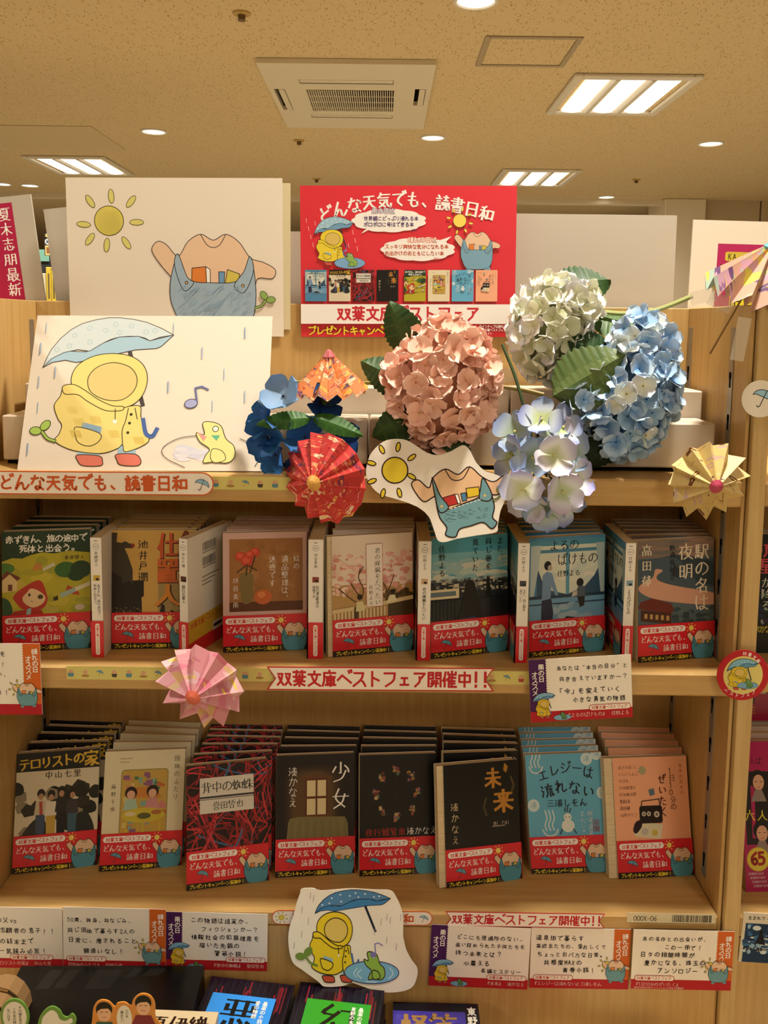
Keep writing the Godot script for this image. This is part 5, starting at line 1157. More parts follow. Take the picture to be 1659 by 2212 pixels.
func poster_print() -> ArrayMesh:
	var k := Ink.new(self, 297, 206)
	k.rect(0, 0, 297, 206, "d9303c")
	var title := "どんな天気でも、読書日和"
	for i in title.length():
		var u := (i - 5.5) / 5.5
		k.text(title[i], 145 + u * 113 - 10, 8 + 17 * u * u * (1.0 if u > 0 else 1.35), 20.5, WHITE, {"w": 0.15, "thin": 0.55, "turn": u * 0.22})
	m_bubble(k, 122, 47, 52, 16)
	k.pol([88, 60, 100, 56, 84, 65], WHITE)
	k.text("雨の日は", 98, 30, 8, "5a3a78", {"w": 0.26})
	k.text("雨の日は", 98, 30, 8, WHITE, {"w": 0.1})
	k.text("世界観にどっぷり浸れる本", 87, 41, 6.3, "4b3472", {"w": 0.12})
	k.text("ボロボロに号泣できる本", 87, 49, 6.3, "4b3472", {"w": 0.12})
	k.text("etc…", 153, 57, 4.5, "4b3472", {"w": 0.12})
	m_bubble(k, 162, 86, 52, 16)
	k.pol([190, 74, 208, 68, 198, 78], WHITE)
	k.text("晴れの日は", 148, 69, 8, "d8683c", {"w": 0.26})
	k.text("晴れの日は", 148, 69, 8, WHITE, {"w": 0.1})
	k.text("スッキリ爽快な気分になれる本", 116, 79, 6.3, "c4502c", {"w": 0.12})
	k.text("お出かけのおともにしたい本", 116, 88, 6.3, "c4502c", {"w": 0.12})
	k.text("etc…", 184, 96, 4.5, "c4502c", {"w": 0.12})
	m_sun(k, 219, 47, 9, "f0d860", 0.4, "3a2a10", 1.75, 8)
	for i in 16: k.lin2([8 + (i * 29) % 84, 44 + (i * 17) % 40, 8 + (i * 29) % 84 + 0.8, 50 + (i * 17) % 40], 0.5, "f0d8d4")
	place(k, 14, 41, 0.34, 0.36)
	m_umbrella(k, "9cc4d8", "6f9fc0", "e8f0f0", 1.4, "2c3440")
	place(k, 10, 42, 0.335, 0.34)
	m_coat(k, "e6cf3a", 1.6, "3a3010")
	place(k, -10, 41, 0.34, 0.36)
	m_frog(k, "8cb45a", "7cacd4", 1.6, "2c3c20", "48608c")
	place(k, 0, 0, 1)
	m_note(k, 62, 88, 0.3, "8a80c0")
	place(k, 169, 34, 0.37)
	m_overalls(k, "78a4ba", 1.4, "23282c", true)
	place(k, 0, 0, 1)
	var was := k.lay
	var top := was
	var designs := ["night", "terror", "threads", "future", "hood", "danchi", "spring", "radio"]
	for i in 8:
		# the eight fair books, printed small; they do not overlap, so each starts on the same layer
		k.lay = was
		place(k, 6.0 + i * 33.0 + (5.0 if i > 3 else 0.0), 114, 0.285)
		k.lo = Vector2(k.ox, k.oy)
		k.hi = k.lo + Vector2(105, 151) * 0.285
		draw_cover(k, designs[i])
		top = maxi(top, k.lay)
	k.lay = top
	k.lo = Vector2.ZERO
	k.hi = Vector2(297, 206)
	place(k, 0, 0, 1)
	k.rect(0, 161, 297, 27, WHITE)
	k.text("双葉文庫ベストフェア", 50, 164, 20, "c42c36", {"w": 0.145, "adv": 0.99})
	k.text("プレゼントキャンペーン", 9, 191.5, 12.2, "5a3a10", {"w": 0.2, "adv": 0.96})
	k.text("プレゼントキャンペーン", 9, 191.5, 12.2, "ecd23c", {"w": 0.14, "adv": 0.96})
	k.text("ラインナップ公開中！", 247, 189.5, 4.0, WHITE, {"w": 0.12, "adv": 0.95})
	k.text("双葉文庫ベストフェア", 247, 194.3, 4.0, WHITE, {"w": 0.12, "adv": 0.95})
	k.text("特設サイト", 247, 199.1, 4.0, WHITE, {"w": 0.12, "adv": 0.95})
	return k.mesh()

# recommendation card 125 x 81; sunny: orange strip at the side, rainy: purple strip
func card_print(w: float, h: float, sunny: bool, lines: Array, foot: String, small := 1.0, foot2 := "", strip_left := false) -> ArrayMesh:
	var k := Ink.new(self, w, h)
	k.rect(0, 0, w, h, "efe9dc")
	var sw := 21.0
	var x0 := w - sw if sunny else 0.0
	k.rect(x0, 0, sw, h, "cf6524" if sunny else "4a2058")
	for i in int(h / 3.2): k.ell(x0 if sunny else sw, i * 3.2 + 1.6, 1.0, 1.0, "efe9dc", 8)
	k.rect(0, h - 13, w, 13, "b3202a")
	var xs := x0 + 11.0 if sunny else 11.0
	k.text("晴れの日" if sunny else "雨の日", xs, 6, 7.4, WHITE, {"vert": true, "w": 0.13, "adv": 1.0})
	k.text("オススメ", xs - 8.0, 15, 7.4, WHITE, {"vert": true, "w": 0.13, "adv": 1.0})
	var tx := 5.0 if sunny else 29.0
	for l in lines:
		var pitch := minf(8.6, 90.0 / (l[0].length() + l[1] / 8.0))
		k.text(l[0], tx + l[1] * 0.85, l[2] * 0.97, pitch * 0.8, "2c2620", {"w": 0.115, "shake": 0.9, "adv": 1.25})
	var px := 4.0 if sunny else w - 52.0
	k.pill(px, h - 18.5, 50, 7.5, "b3202a")
	k.pill(px + 0.7, h - 17.8, 48.6, 6.1, "efe9dc")
	k.text("双葉文庫ベストフェア", px + 3, h - 17, 4.3, "b3202a", {"w": 0.12, "adv": 1.0})
	k.text(foot, 4.0 if sunny else w - foot.length() * 5.4 - 4, h - 9.5, 5.4, "e8c8bc", {"w": 0.08, "thin": 0.7})
	if foot2: k.text(foot2, 4, h - 3.6, 2.6, "e8c8bc", {"w": 0.1})
	if sunny:
		m_sun(k, x0 - 8, h - 33, 5, "dcc64c", 0.5, "3a3010", 1.8, 7)
		place(k, x0 - 37, h - 55, 0.205)
		m_overalls(k, "6a9aa4", 2.4, "23282c", true)
	else:
		place(k, 0.5, h - 37, 0.17)
		m_umbrella(k, "7cb0d0", "5c90b8", "d8e8f0", 2.6, "2c3440")
		place(k, 1, h - 37.5, 0.15, 0.17)
		m_coat(k, "dcbc30", 2.4, "3a3010")
		place(k, -1, h - 35, 0.17)
		m_frog(k, "5a8a4a", "7cacc8", 2.4, "23282c", "3c5878")
	place(k, 0, 0, 1)
	return k.mesh()

func banner_print(w: float, h: float) -> ArrayMesh:
	var k := Ink.new(self)
	var o := [0.0, 0.0, w, 0.0, w - h * 0.35, h / 2, w, h, 0.0, h, h * 0.35, h / 2]
	k.pol(o, "c02834")
	var e := h * 0.045
	k.pol([e * 2, e, w - e * 2, e, w - h * 0.35 - e, h / 2, w - e * 2, h - e, e * 2, h - e, h * 0.35 + e, h / 2], "f0e8dc")
	var n := "双葉文庫ベストフェア開催中"
	var s := h * 0.70
	var wx := (w - h * 1.25) / (13.0 * s)
	k.text(n, h * 0.42, h * 0.15, s, "c02834", {"w": 0.135, "wx": wx * 0.99})
	k.text("!!", w - h * 0.86, h * 0.15, s, "c02834", {"w": 0.16})
	return k.mesh()

func slogan_print(w: float, h: float, from: int) -> ArrayMesh:
	var k := Ink.new(self, w, h)
	k.pill(-h, 0, w + h, h, "cf5a2c")
	k.pill(-h, 1.3, w + h - 1.3, h - 2.6, "f0e8dc")
	var t := "どんな天気でも、読書日和"
	for i in t.length():
		k.text(t[i], w - 30.0 - (t.length() - i) * 18.4, h * 0.15, 18.4, "cc5a2a", {"w": 0.14, "wx": 0.98})
	m_icon_umbrella(k, w - h * 0.5, h * 0.55, h * 0.3, "8fb8d0", "3c4650", 0.35)
	return k.mesh()

func pill_sign_print() -> ArrayMesh:
	var k := Ink.new(self, 200, 19)
	k.pill(0, 0, 200, 19, "cf5a2c")
	k.pill(1.1, 1.1, 197.8, 16.8, "f0e8dc")
	m_sun(k, 12, 9.5, 3.6, "e0c84c", 0.3, "5a4a20", 1.9, 8)
	k.text("どんな天気でも、読書日和", 23, 3.2, 12.8, "cc5a2a", {"w": 0.14, "adv": 1.0})
	m_icon_umbrella(k, 189, 10, 5.6, "8fb8d0", "3c4650", 0.35)
	return k.mesh()

func tape_print(w: float, h: float) -> ArrayMesh:
	var k := Ink.new(self, w, h)
	k.rect(0, 0, w, h, "d2c878")
	k.rng.seed = int(w)
	var x := 5.0
	var i := 0
	while x < w - 8:
		# small coloured marks in place of the printed figures
		match i % 4:
			0:
				k.ell(x, h * 0.42, 3.2, 2.8, "cfa27c", 12)
				k.pol([x - 4, h * 0.52, x + 4, h * 0.52, x + 3, h * 0.8, x - 3, h * 0.8], "5a8a94")
			1:
				k.ell(x, h * 0.45, 3.0, 2.8, "cfa27c", 12)
				k.ell(x, h * 0.72, 5.0, 1.6, "a8824a", 12)
			2:
				m_icon_umbrella(k, x, h * 0.5, 4.2, "6f9fc0", "3c4650", 0.3)
			_:
				k.ell(x, h * 0.45, 3.2, 3.0, "cfa27c", 12)
				k.pol([x - 3.5, h * 0.55, x + 3.5, h * 0.55, x + 2.5, h * 0.8, x - 2.5, h * 0.8], ["4a4038", "b04838"][i % 8 / 4])
		x += 17.5
		i += 1
	return k.mesh()

func code_print() -> ArrayMesh:
	var k := Ink.new(self, 110, 13)
	k.rect(0, 0, 110, 13, "d8cfae")
	k.text("000X-06", 8, 3.4, 7.6, "2a2622", {"w": 0.1, "adv": 1.0})
	var x := 56.0
	while x < 104.0:
		var w := k.rng.randf_range(0.5, 1.5)
		k.rect(x, 2, w, 9.4, "221e1a")
		x += w + k.rng.randf_range(0.5, 1.3)
	return k.mesh()

func sun_sign_print() -> ArrayMesh:
	var k := Ink.new(self)
	var e := "2e1c1c"
	m_sun(k, 33.5, 38, 15, "dcc434", 1.5, e, 0.0, 0)
	for r in [[18, 14, 1.1], [37, 11, 1.75], [53, 23, 2.5], [53, 45, 0.5], [39, 64, 1.3], [20, 65, 1.8], [7, 51, 2.75], [6, 30, 0.25]]:
		k.ell(r[0], r[1], 6.2, 3.2, e, 14, r[2])
		k.ell(r[0], r[1], 4.8, 1.9, "dcc434", 14, r[2])
	k.shape([82, 68, 68, 74, 58, 64, 53, 53, 61, 49, 73, 58, 78, 46, 92, 36, 107, 42, 120, 33, 134, 44, 148, 50, 160, 43, 166, 50, 154, 64, 145, 66, 140, 80, 88, 88], "e0b890", 1.4, e)
	k.lin2([92, 37, 100, 48, 112, 47, 120, 34], 1.2, e, true)
	for b in [[[90, 69, 103, 65, 107, 76, 91, 80], "b8342c"], [[103, 65, 107, 65, 110, 75, 107, 76], WHITE], [[110, 64, 116, 63, 117, 72, 112, 73], "4a80a0"], [[116, 58, 131, 56, 132, 66, 118, 69], "d8b830"]]:
		k.pol(b[0], b[1])
		k.lin2(b[0], 1.0, e, false, true)
	k.shape([77, 46, 80, 62, 82, 76, 86, 92, 94, 103, 93, 112, 104, 114, 109, 105, 122, 101, 136, 97, 146, 104, 152, 97, 147, 91, 149, 78, 144, 60, 136, 46, 133, 58, 131, 68, 112, 76, 92, 83, 84, 70], "6d98a0", 1.5, e)
	k.shape([77, 46, 80, 66, 86, 86, 96, 80, 86, 66], "6d98a0", 1.4, e)
	k.shape([136, 46, 133, 58, 132, 70, 143, 72, 146, 64], "6d98a0", 1.4, e)
	k.ell(88, 79, 1.6, 1.6, "d8b060", 8)
	k.ell(138, 66, 1.6, 1.6, "d8b060", 8)
	for i in 8: k.lin2([98 + i * 4.6, 82 - i * 1.5, 100.5 + i * 4.6, 81.3 - i * 1.5], 0.8, WHITE)
	for i in 60:
		var x := 92 + k.rng.randf() * 50
		k.ell(x, 84 + k.rng.randf() * 12 - (x - 92) * 0.12, 1.6, 0.8, ["76a2aa", "648f98"][i % 2], 8)
	m_sprout(k, 157, 64, 0.5, "6a7a3c", 0.3, "3a3a20", -1.0)
	return k.mesh()

func rain_sign_print() -> ArrayMesh:
	var k := Ink.new(self)
	var e := "33261a"
	place(k, 24, 0, 0.585, 0.44)
	m_umbrella(k, "4f7fae", "3c7cb4", "d0dce4", 1.7, "1c2638")
	place(k, 10.5, -2, 0.47, 0.6)
	m_coat(k, "e0c428", 2.2, e, "c0503c", "8fb0c8")
	place(k, -20, -15, 0.54, 0.66)
	m_frog(k, "8ab04a", "76aed0", 2.0, e, "4a4a6c")
	for w in [[205, 172, 196, 180, 206, 188], [270, 168, 278, 178, 268, 188], [216, 194, 240, 195], [196, 170, 188, 178, 194, 186]]: k.lin2(w, 1.6, "cfe0ea", true)
	place(k, 0, 0, 1)
	m_sprout(k, 22, 84, 0.72, "6f8a3c", 0.2, "56702c", 1.0)
	m_note(k, 105, 80, 0.62, "7a70b4")
	for r in [[17, 22], [25, 36], [17, 52], [8, 66], [27, 5], [31, 8], [115, 36], [122, 30], [107, 48], [122, 58], [134, 66], [139, 30], [126, 34]]: k.lin2([r[0], r[1], r[0] - 0.6, r[1] + 8], 0.6, "8f8c8c")
	return k.mesh()

func badge_print() -> ArrayMesh:
	var k := Ink.new(self)
	k.ell(0, 0, 31, 31, "b8242c", 48)
	k.ell(0, 0, 23.5, 23.5, "ddd07c", 40)
	for i in 4: k.text("双葉文庫"[i], 27.0 * sin(0.02 + i * 0.26) - 2.4, -27.0 * cos(0.02 + i * 0.26) - 2.4, 4.8, WHITE, {"w": 0.11, "turn": 0.02 + i * 0.26})
	for i in 6: k.text("ベストフェア"[i], -20.5 + i * 6.2, 14 + [3.5, 7.2, 9.6, 10.2, 9.0, 6.5][i] - 1.5, 4.8, WHITE, {"w": 0.11, "turn": 0.45 - i * 0.15})
	place(k, -23, -21, 0.23)
	m_umbrella(k, "7cb4cc", "6098b8", "dce8ec", 2.4, "2c3440")
	place(k, -25, -21, 0.2)
	m_coat(k, "dcc034", 2.2, "3a3010")
	place(k, -40, -23, 0.2)
	m_frog(k, "6a9a4c", "78a8c8", 2.2, "23342c", "486080")
	return k.mesh()

func umbrella_sticker_print() -> ArrayMesh:
	var k := Ink.new(self)
	k.ell(0, 0, 21.5, 21.5, "e8e0d0", 40)
	m_icon_umbrella(k, 3, 0, 13, "9cc8dc", "2c3034", 0.4)
	return k.mesh()
# ---------------------------------------------------------------- the maple bookshelf
const SHELF_LEFT := -0.487
const SHELF_RIGHT := 0.424

func slot_strip(parent: Node, base: Vector3, face: float, x: float, z: float, y0: float, y1: float) -> void:
	var steel := mat("strip_steel", "9a9488", 0.35, 0.6)
	steel.metallic = 0.6
	var hole := mat("slot_dark", "0d0b0a", 0.9, 0.1)
	var s := Soup.new()
	s.box(Vector3(minf(x, x + face * 0.0012), y0, z - 0.0065), Vector3(maxf(x, x + face * 0.0012), y1, z + 0.0065), 0.0003)
	var st := part("slotted_strip", s.mesh(), steel, parent, -base)
	var h := Soup.new()
	# keyhole: wide top, narrow foot
	h.plate(PackedVector2Array([Vector2(-0.0026, 0.011), Vector2(0, 0.0125), Vector2(0.0026, 0.011), Vector2(0.0026, 0.005), Vector2(0.0014, 0.003), Vector2(0.0014, -0.007), Vector2(-0.0014, -0.007), Vector2(-0.0014, 0.003), Vector2(-0.0026, 0.005)]), 0.0, 0.0004)
	var hm := h.mesh()
	var y := y0 + 0.02
	while y < y1 - 0.015:
		var o := part("slot", hm, hole, st, Vector3(x + face * 0.0013, y, z))
		o.rotation.y = PI / 2 * face
		y += 0.052

func build_shelf() -> void:
	var base := Vector3(-0.03, 0, -1.07)
	var t := thing("bookshelf", "maple bookshelf with slotted steel strips carrying the paperback display", "bookshelf", base)
	var up := wood("maple_upright", "c8a66b", "b48e53")
	var lying := wood("maple_board", "c8a66b", "b48e53", true)
	var stile := wood("maple_stile", "cbae76", "b4945a")
	var off := -base
	part("side_panel", boxm(Vector3(-0.512, 0, -1.185), Vector3(SHELF_LEFT, 1.526, -0.966), 0.001), up, t, off)
	part("side_panel", boxm(Vector3(SHELF_RIGHT, 0, -1.185), Vector3(0.4285, 1.526, -0.97), 0.0006), up, t, off)
	part("stile", boxm(Vector3(0.4298, 0, -1.185), Vector3(0.4485, 1.527, -0.962), 0.001), stile, t, off)
	part("back_panel", boxm(Vector3(SHELF_LEFT, 0, -1.185), Vector3(SHELF_RIGHT, 1.526, -1.17), 0.0008), up, t, off)
	for s in [[1.321, 0.032], [1.085, 0.029], [0.772, 0.02]]:
		part("shelf_board", boxm(Vector3(SHELF_LEFT, s[0] - s[1], -1.17), Vector3(SHELF_RIGHT, s[0], -0.9665), 0.0025), lying, t, off)
	part("front_panel", boxm(Vector3(SHELF_LEFT + 0.001, 0.35, -0.99), Vector3(SHELF_RIGHT + 0.002, 0.7505, -0.968), 0.001), up, t, off)
	part("ledge", boxm(Vector3(-0.512, 0.58, -0.967), Vector3(0.4485, 0.605, -0.55), 0.003), lying, t, off)
	part("plinth", boxm(Vector3(-0.512, 0, -0.9), Vector3(0.4485, 0.579, -0.57), 0.003), up, t, off)
	slot_strip(t, base, -1.0, SHELF_RIGHT, -1.018, 0.79, 1.5)
	slot_strip(t, base, -1.0, SHELF_RIGHT, -1.16, 0.79, 1.5)
	slot_strip(t, base, 1.0, SHELF_LEFT, -1.153, 0.79, 1.5)

func build_risers() -> void:
	var white := mat("riser_white", "d3c6b2", 0.4, 0.5)
	var black := mat("riser_gap_shade", "14110f", 0.8, 0.2)  # near-black, colours in the shadow gap below the boxes
	var rows := [[1.382, -1.02, -1.083, [-0.472, -0.246, -0.019, 0.19, 0.41]], [1.417, -1.088, -1.152, [-0.472, -0.295, -0.076, 0.165, 0.418]]]
	var labs := ["low white display box showing beside the umbrella drawing", "low white display box behind the dark blue flower", "low white display box behind the pink hydrangea", "low white display box behind the blue hydrangea", "tall white display box hidden behind the umbrella drawing", "tall white display box left of the orange umbrella", "tall white display box behind the pink hydrangea stem", "tall white display box at the right end of the shelf"]
	var n := 0
	for r in rows:
		for i in 4:
			var x0: float = r[3][i] + 0.001
			var x1: float = r[3][i + 1] - 0.001
			var c := Vector3((x0 + x1) / 2, 1.3215, (r[1] + r[2]) / 2)
			var t := thing("display_box", labs[n], "display box", c, "white display boxes on the top shelf")
			part("gap_shade", boxm(Vector3(x0 + 0.003, 1.3215, r[2] + 0.004), Vector3(x1 - 0.003, 1.3265, r[1] - 0.006)), black, t, -c)  # added black strip, paints the shade between box and shelf
			part("box", boxm(Vector3(x0, 1.3265, r[2]), Vector3(x1, r[0], r[1]), 0.0016), white, t, -c)
			n += 1

# ---------------------------------------------------------------- paperbacks
const BOOK_W := 0.105
const BOOK_H := 0.151
var meshes := {}

func pages_material() -> StandardMaterial3D:
	if mats.has("pages"): return mats["pages"]
	var m := mat("pages", "ffffff", 0.9, 0.2)
	m.albedo_texture = streak_texture("e6d6b4", "cdb88e", 77, true)
	m.uv1_triplanar = true
	m.uv1_scale = Vector3(9, 9, 60)
	return m

func gloss() -> StandardMaterial3D: return vmat("cover_ink", 0.28, 0.5)
func matte() -> StandardMaterial3D: return vmat("paper_ink", 0.6, 0.35)

# a paperback: origin at the foot of its front cover, front towards +z, spine on the right
func book(design: String, thick: float, label: String, group: String, spine: ArrayMesh = null, back := false, slip := 0.0) -> Node3D:
	var t := thing("paperback", label, "book", Vector3.ZERO, group)
	var key := "%.4f %.3f" % [thick, slip]
	if not meshes.has(key):
		var s := Soup.new()
		var w := BOOK_W / 2
		s.box(Vector3(-w, 0, -0.0005), Vector3(w, BOOK_H, 0))
		s.box(Vector3(-w - slip, 0, -thick), Vector3(w - slip * 0.3, BOOK_H, -thick + 0.0005))
		s.box(Vector3(w - 0.0005, 0, -thick), Vector3(w, BOOK_H, 0), 0.0002)
		meshes[key] = s.mesh()
		meshes[key + "p"] = boxm(Vector3(-w + 0.0005 - slip, 0.0006, -thick + 0.0006), Vector3(w - 0.0012 - slip * 0.3, BOOK_H - 0.0006, -0.0007 - slip * 0.12))
		var b := Soup.new()
		b.box(Vector3(-w, 0.0003, 0.0), Vector3(w + 0.0008, 0.0463, 0.0014))
		b.box(Vector3(w, 0.0003, -thick - 0.0006), Vector3(w + 0.0008, 0.0463, 0.0014))
		meshes[key + "b"] = b.mesh()
		meshes[key + "s"] = band_spine_print(thick * 1000.0)
	if not meshes.has("band"): meshes["band"] = band_print()
	if not meshes.has(design): meshes[design] = cover(design)
	var c := part("cover", meshes[key], mat("cover_card", "e6e0d4", 0.35, 0.5), t)
	part("cover_print", meshes[design], gloss(), c, Vector3(-BOOK_W / 2, BOOK_H, 0.0))
	part("pages", meshes[key + "p"], pages_material(), t)
	var b := part("paper_band", meshes[key + "b"], mat("band_card", RED, 0.3, 0.5), t)
	part("band_print", meshes["band"], gloss(), b, Vector3(-BOOK_W / 2, 0.0463, 0.0013))
	var bs := part("band_spine_print", meshes[key + "s"], gloss(), b, Vector3(BOOK_W / 2 + 0.0008, 0.0463, 0.0))
	bs.rotation.y = PI / 2
	if spine:
		var o := part("spine_print", spine, gloss(), c, Vector3(BOOK_W / 2 - 0.00005, BOOK_H, 0.0))
		o.rotation.y = PI / 2
	if back:
		if not meshes.has("back"): meshes["back"] = back_print()
		var o := part("back_print", meshes["back"], gloss(), c, Vector3(BOOK_W / 2, BOOK_H, -thick))
		o.rotation.y = PI
	return t

func pose(t: Node3D, at: Vector3, yaw: float, lean := 0.0, roll := 0.0) -> void:
	t.transform = Transform3D(Basis(Vector3.UP, deg_to_rad(yaw)) * Basis(Vector3.RIGHT, -deg_to_rad(lean)) * Basis(Vector3.BACK, deg_to_rad(roll)), at)

const ORDER := ["second", "third", "fourth", "fifth", "sixth", "seventh"]

func stack(design: String, what: String, at: Vector3, yaw: float, lean: float, roll: float, copies: int, thick := 0.0135, slip := 0.0) -> void:
	var group := "paperbacks of the fair: " + what
	var first := book(design, thick, what + ", front copy of its stack", group, null, false, slip)
	pose(first, at, yaw, lean, roll)
	var p := at
	var last := yaw
	var proto: Node3D = null
	for i in copies:
		var y := yaw * maxf(0.0, 1.0 - 0.4 * (i + 1))
		var d := (thick + 0.0042) / cos(deg_to_rad(lean)) + BOOK_W / 2 * sin(deg_to_rad(absf(last - y))) + (0.004 if i == 0 and slip > 0 else 0.0)
		p += Vector3(0, 0, -d)
		var t: Node3D
		var lab := "%s, %s copy from the front" % [what, ORDER[i]]
		if proto == null:
			t = book(design, thick, lab, group)
			proto = t
		else:
			t = proto.duplicate()
			t.name = numbered("paperback")
			add_child(t)
			t.set_meta("label", lab)
		pose(t, p, y, lean, roll * (1.0 - 0.15 * i))
		last = y

func build_books() -> void:
	var y := 1.0852
	stack("hood", "green paperback with a red hooded girl", Vector3(-0.421, y, -1.014), 11, 5, 0, 3, 0.016)
	stack("banker", "gold and black paperback with orange vertical title", Vector3(-0.2895, y, -1.024), 4, 5, 0, 4)
	stack("still", "paperback with roses and an orange in a pink frame", Vector3(-0.147, y, -1.02), 7.9, 4.7, 0, 4)
	stack("cherry", "pale paperback with cherry blossom and white bridge rail", Vector3(-0.0095, y, -1.016), 15, 4.9, 0, 4, 0.0135, 0.006)
	stack("dream", "teal paperback with a black seated figure", Vector3(0.112, y, -1.016), 17, 3.7, 0, 4)
	stack("night", "blue paperback with two students at a window", Vector3(0.236, y, -1.022), 15, 3, 0, 4)
	stack("station", "grey paperback with river and dark red house", Vector3(0.370, y, -1.008), 12, 4.8, 0, 5)
	var turned := [
		["hood", 0.0135, "spine of the green red-hood paperback, turned sideways", spine_print(13.5, "青柳碧人", "赤ずきん、旅の途中で", "死体と出会う。", "c9a838"), Vector3(-0.3565, y, -0.994), -90.0, false],
		["banker", 0.0115, "sideways paperback showing its white back with two barcodes", spine_print(11.5, "池井戸潤", "銀行仕置人", "", "5a3020"), Vector3(-0.2485, y, -0.9955), -110.0, true],
		["still", 0.018, "thick white spine with a dark red square, beside the roses book", spine_print(18, "垣谷美雨", "姑の遺品整理は、", "迷惑です", "8a3424"), Vector3(-0.0905, y, -0.9975), -90.0, false],
		["cherry", 0.0155, "white spine with a tan square, beside the cherry blossom book", spine_print(15.5, "住野よる", "君の膵臓をたべたい", "", "c8a880"), Vector3(0.0445, y, -0.9955), -90.0, false],
		["dream", 0.014, "white spine with a dark square, beside the black figure book", spine_print(14, "住野よる", "また、同じ夢を", "見ていた", "3a3a4a"), Vector3(0.1655, y, -0.992), -90.0, false],
		["night", 0.0125, "white spine with blue cover side showing, beside the window book", spine_print(12.5, "住野よる", "よるのばけもの", "", "88a8c0"), Vector3(0.2985, y, -0.9985), -90.0, false],
	]
	for q in turned:
		var t := book(q[0], q[1], q[2], "paperbacks turned spine out", q[3], q[6])
		# the left front corner of the spine stands at the given place
		var b := Basis(Vector3.UP, deg_to_rad(q[5]))
		t.transform = Transform3D(b, q[4] - b * Vector3(BOOK_W / 2, 0, 0))
	y = 0.7722
	stack("terror", "black and white paperback with gold brush title", Vector3(-0.431, y, -1.039), 14, 13.5, -2, 4)
	stack("danchi", "cream paperback with two women at a yellow table", Vector3(-0.318, y, -1.043), 11, 13.9, -2.5, 5)
	stack("threads", "black paperback of tangled red threads", Vector3(-0.195, y, -1.012), 13.4, 16.3, -0.7, 5)
	stack("girl", "dark brown paperback with a lit window", Vector3(-0.084, y, -1.034), 8, 17, -1.2, 4)
	stack("wheel", "black glossy paperback with a ring of small ornaments", Vector3(0.027, y, -1.038), 7.1, 16.2, -1.2, 4)
	stack("future", "black paperback with gold brushed title", Vector3(0.139, y, -1.022), 14, 14.1, -1.8, 4, 0.0135, 0.009)
	stack("spring", "light blue paperback with hot spring marks", Vector3(0.257, y, -1.045), 1.5, 16.5, 1.9, 4)
	stack("radio", "salmon paperback with a black radio", Vector3(0.3695, y, -1.039), 7, 16.1, -1, 4, 0.0135, 0.012)

# ---------------------------------------------------------------- sheets of paper and card
func sheet(called: String, label: String, category: String, w: float, h: float, at: Vector3, pr: ArrayMesh, paper: Material, lean := 0.0, roll := 0.0, yaw := 0.0, thick := 0.0005, corner := 0.0, ink: Material = null) -> Node3D:
	# at: middle of the foot of the front face
	var t := thing(called, label, category)
	pose(t, at, yaw, lean, roll)
	var s := Soup.new()
	if corner > 0.0:
		var p := PackedVector2Array()
		for q in [[w / 2 - corner, h - corner, 0.0], [-w / 2 + corner, h - corner, PI / 2], [-w / 2 + corner, corner, PI], [w / 2 - corner, corner, PI * 1.5]]:
			for k in 5: p.append(Vector2(q[0], q[1]) + Vector2.from_angle(q[2] + PI / 2 * k / 4.0) * corner)
		s.plate(p, -thick, 0.0)
	else:
		s.box(Vector3(-w / 2, 0, -thick), Vector3(w / 2, h, 0))
	part("sheet", s.mesh(), paper, t)
	if pr: part("print", pr, ink if ink else matte(), t, Vector3(-w / 2, h, 0))
	return t

func cutout(called: String, label: String, category: String, outline: Array, at: Vector3, pr: ArrayMesh, paper: Material, thick := 0.0008, lean := 0.0) -> Node3D:
	# outline in millimetres, y down, from the place given
	var t := thing(called, label, category)
	pose(t, at, 0, lean)
	var p := PackedVector2Array()
	for i in range(0, outline.size(), 2): p.append(Vector2(outline[i] * 0.001, -outline[i + 1] * 0.001))
	var s := Soup.new()
	s.plate(Ink.spline(p, true, 4), -thick, 0.0)
	part("sheet", s.mesh(), paper, t)
	if pr: part("print", pr, matte(), t)
	return t

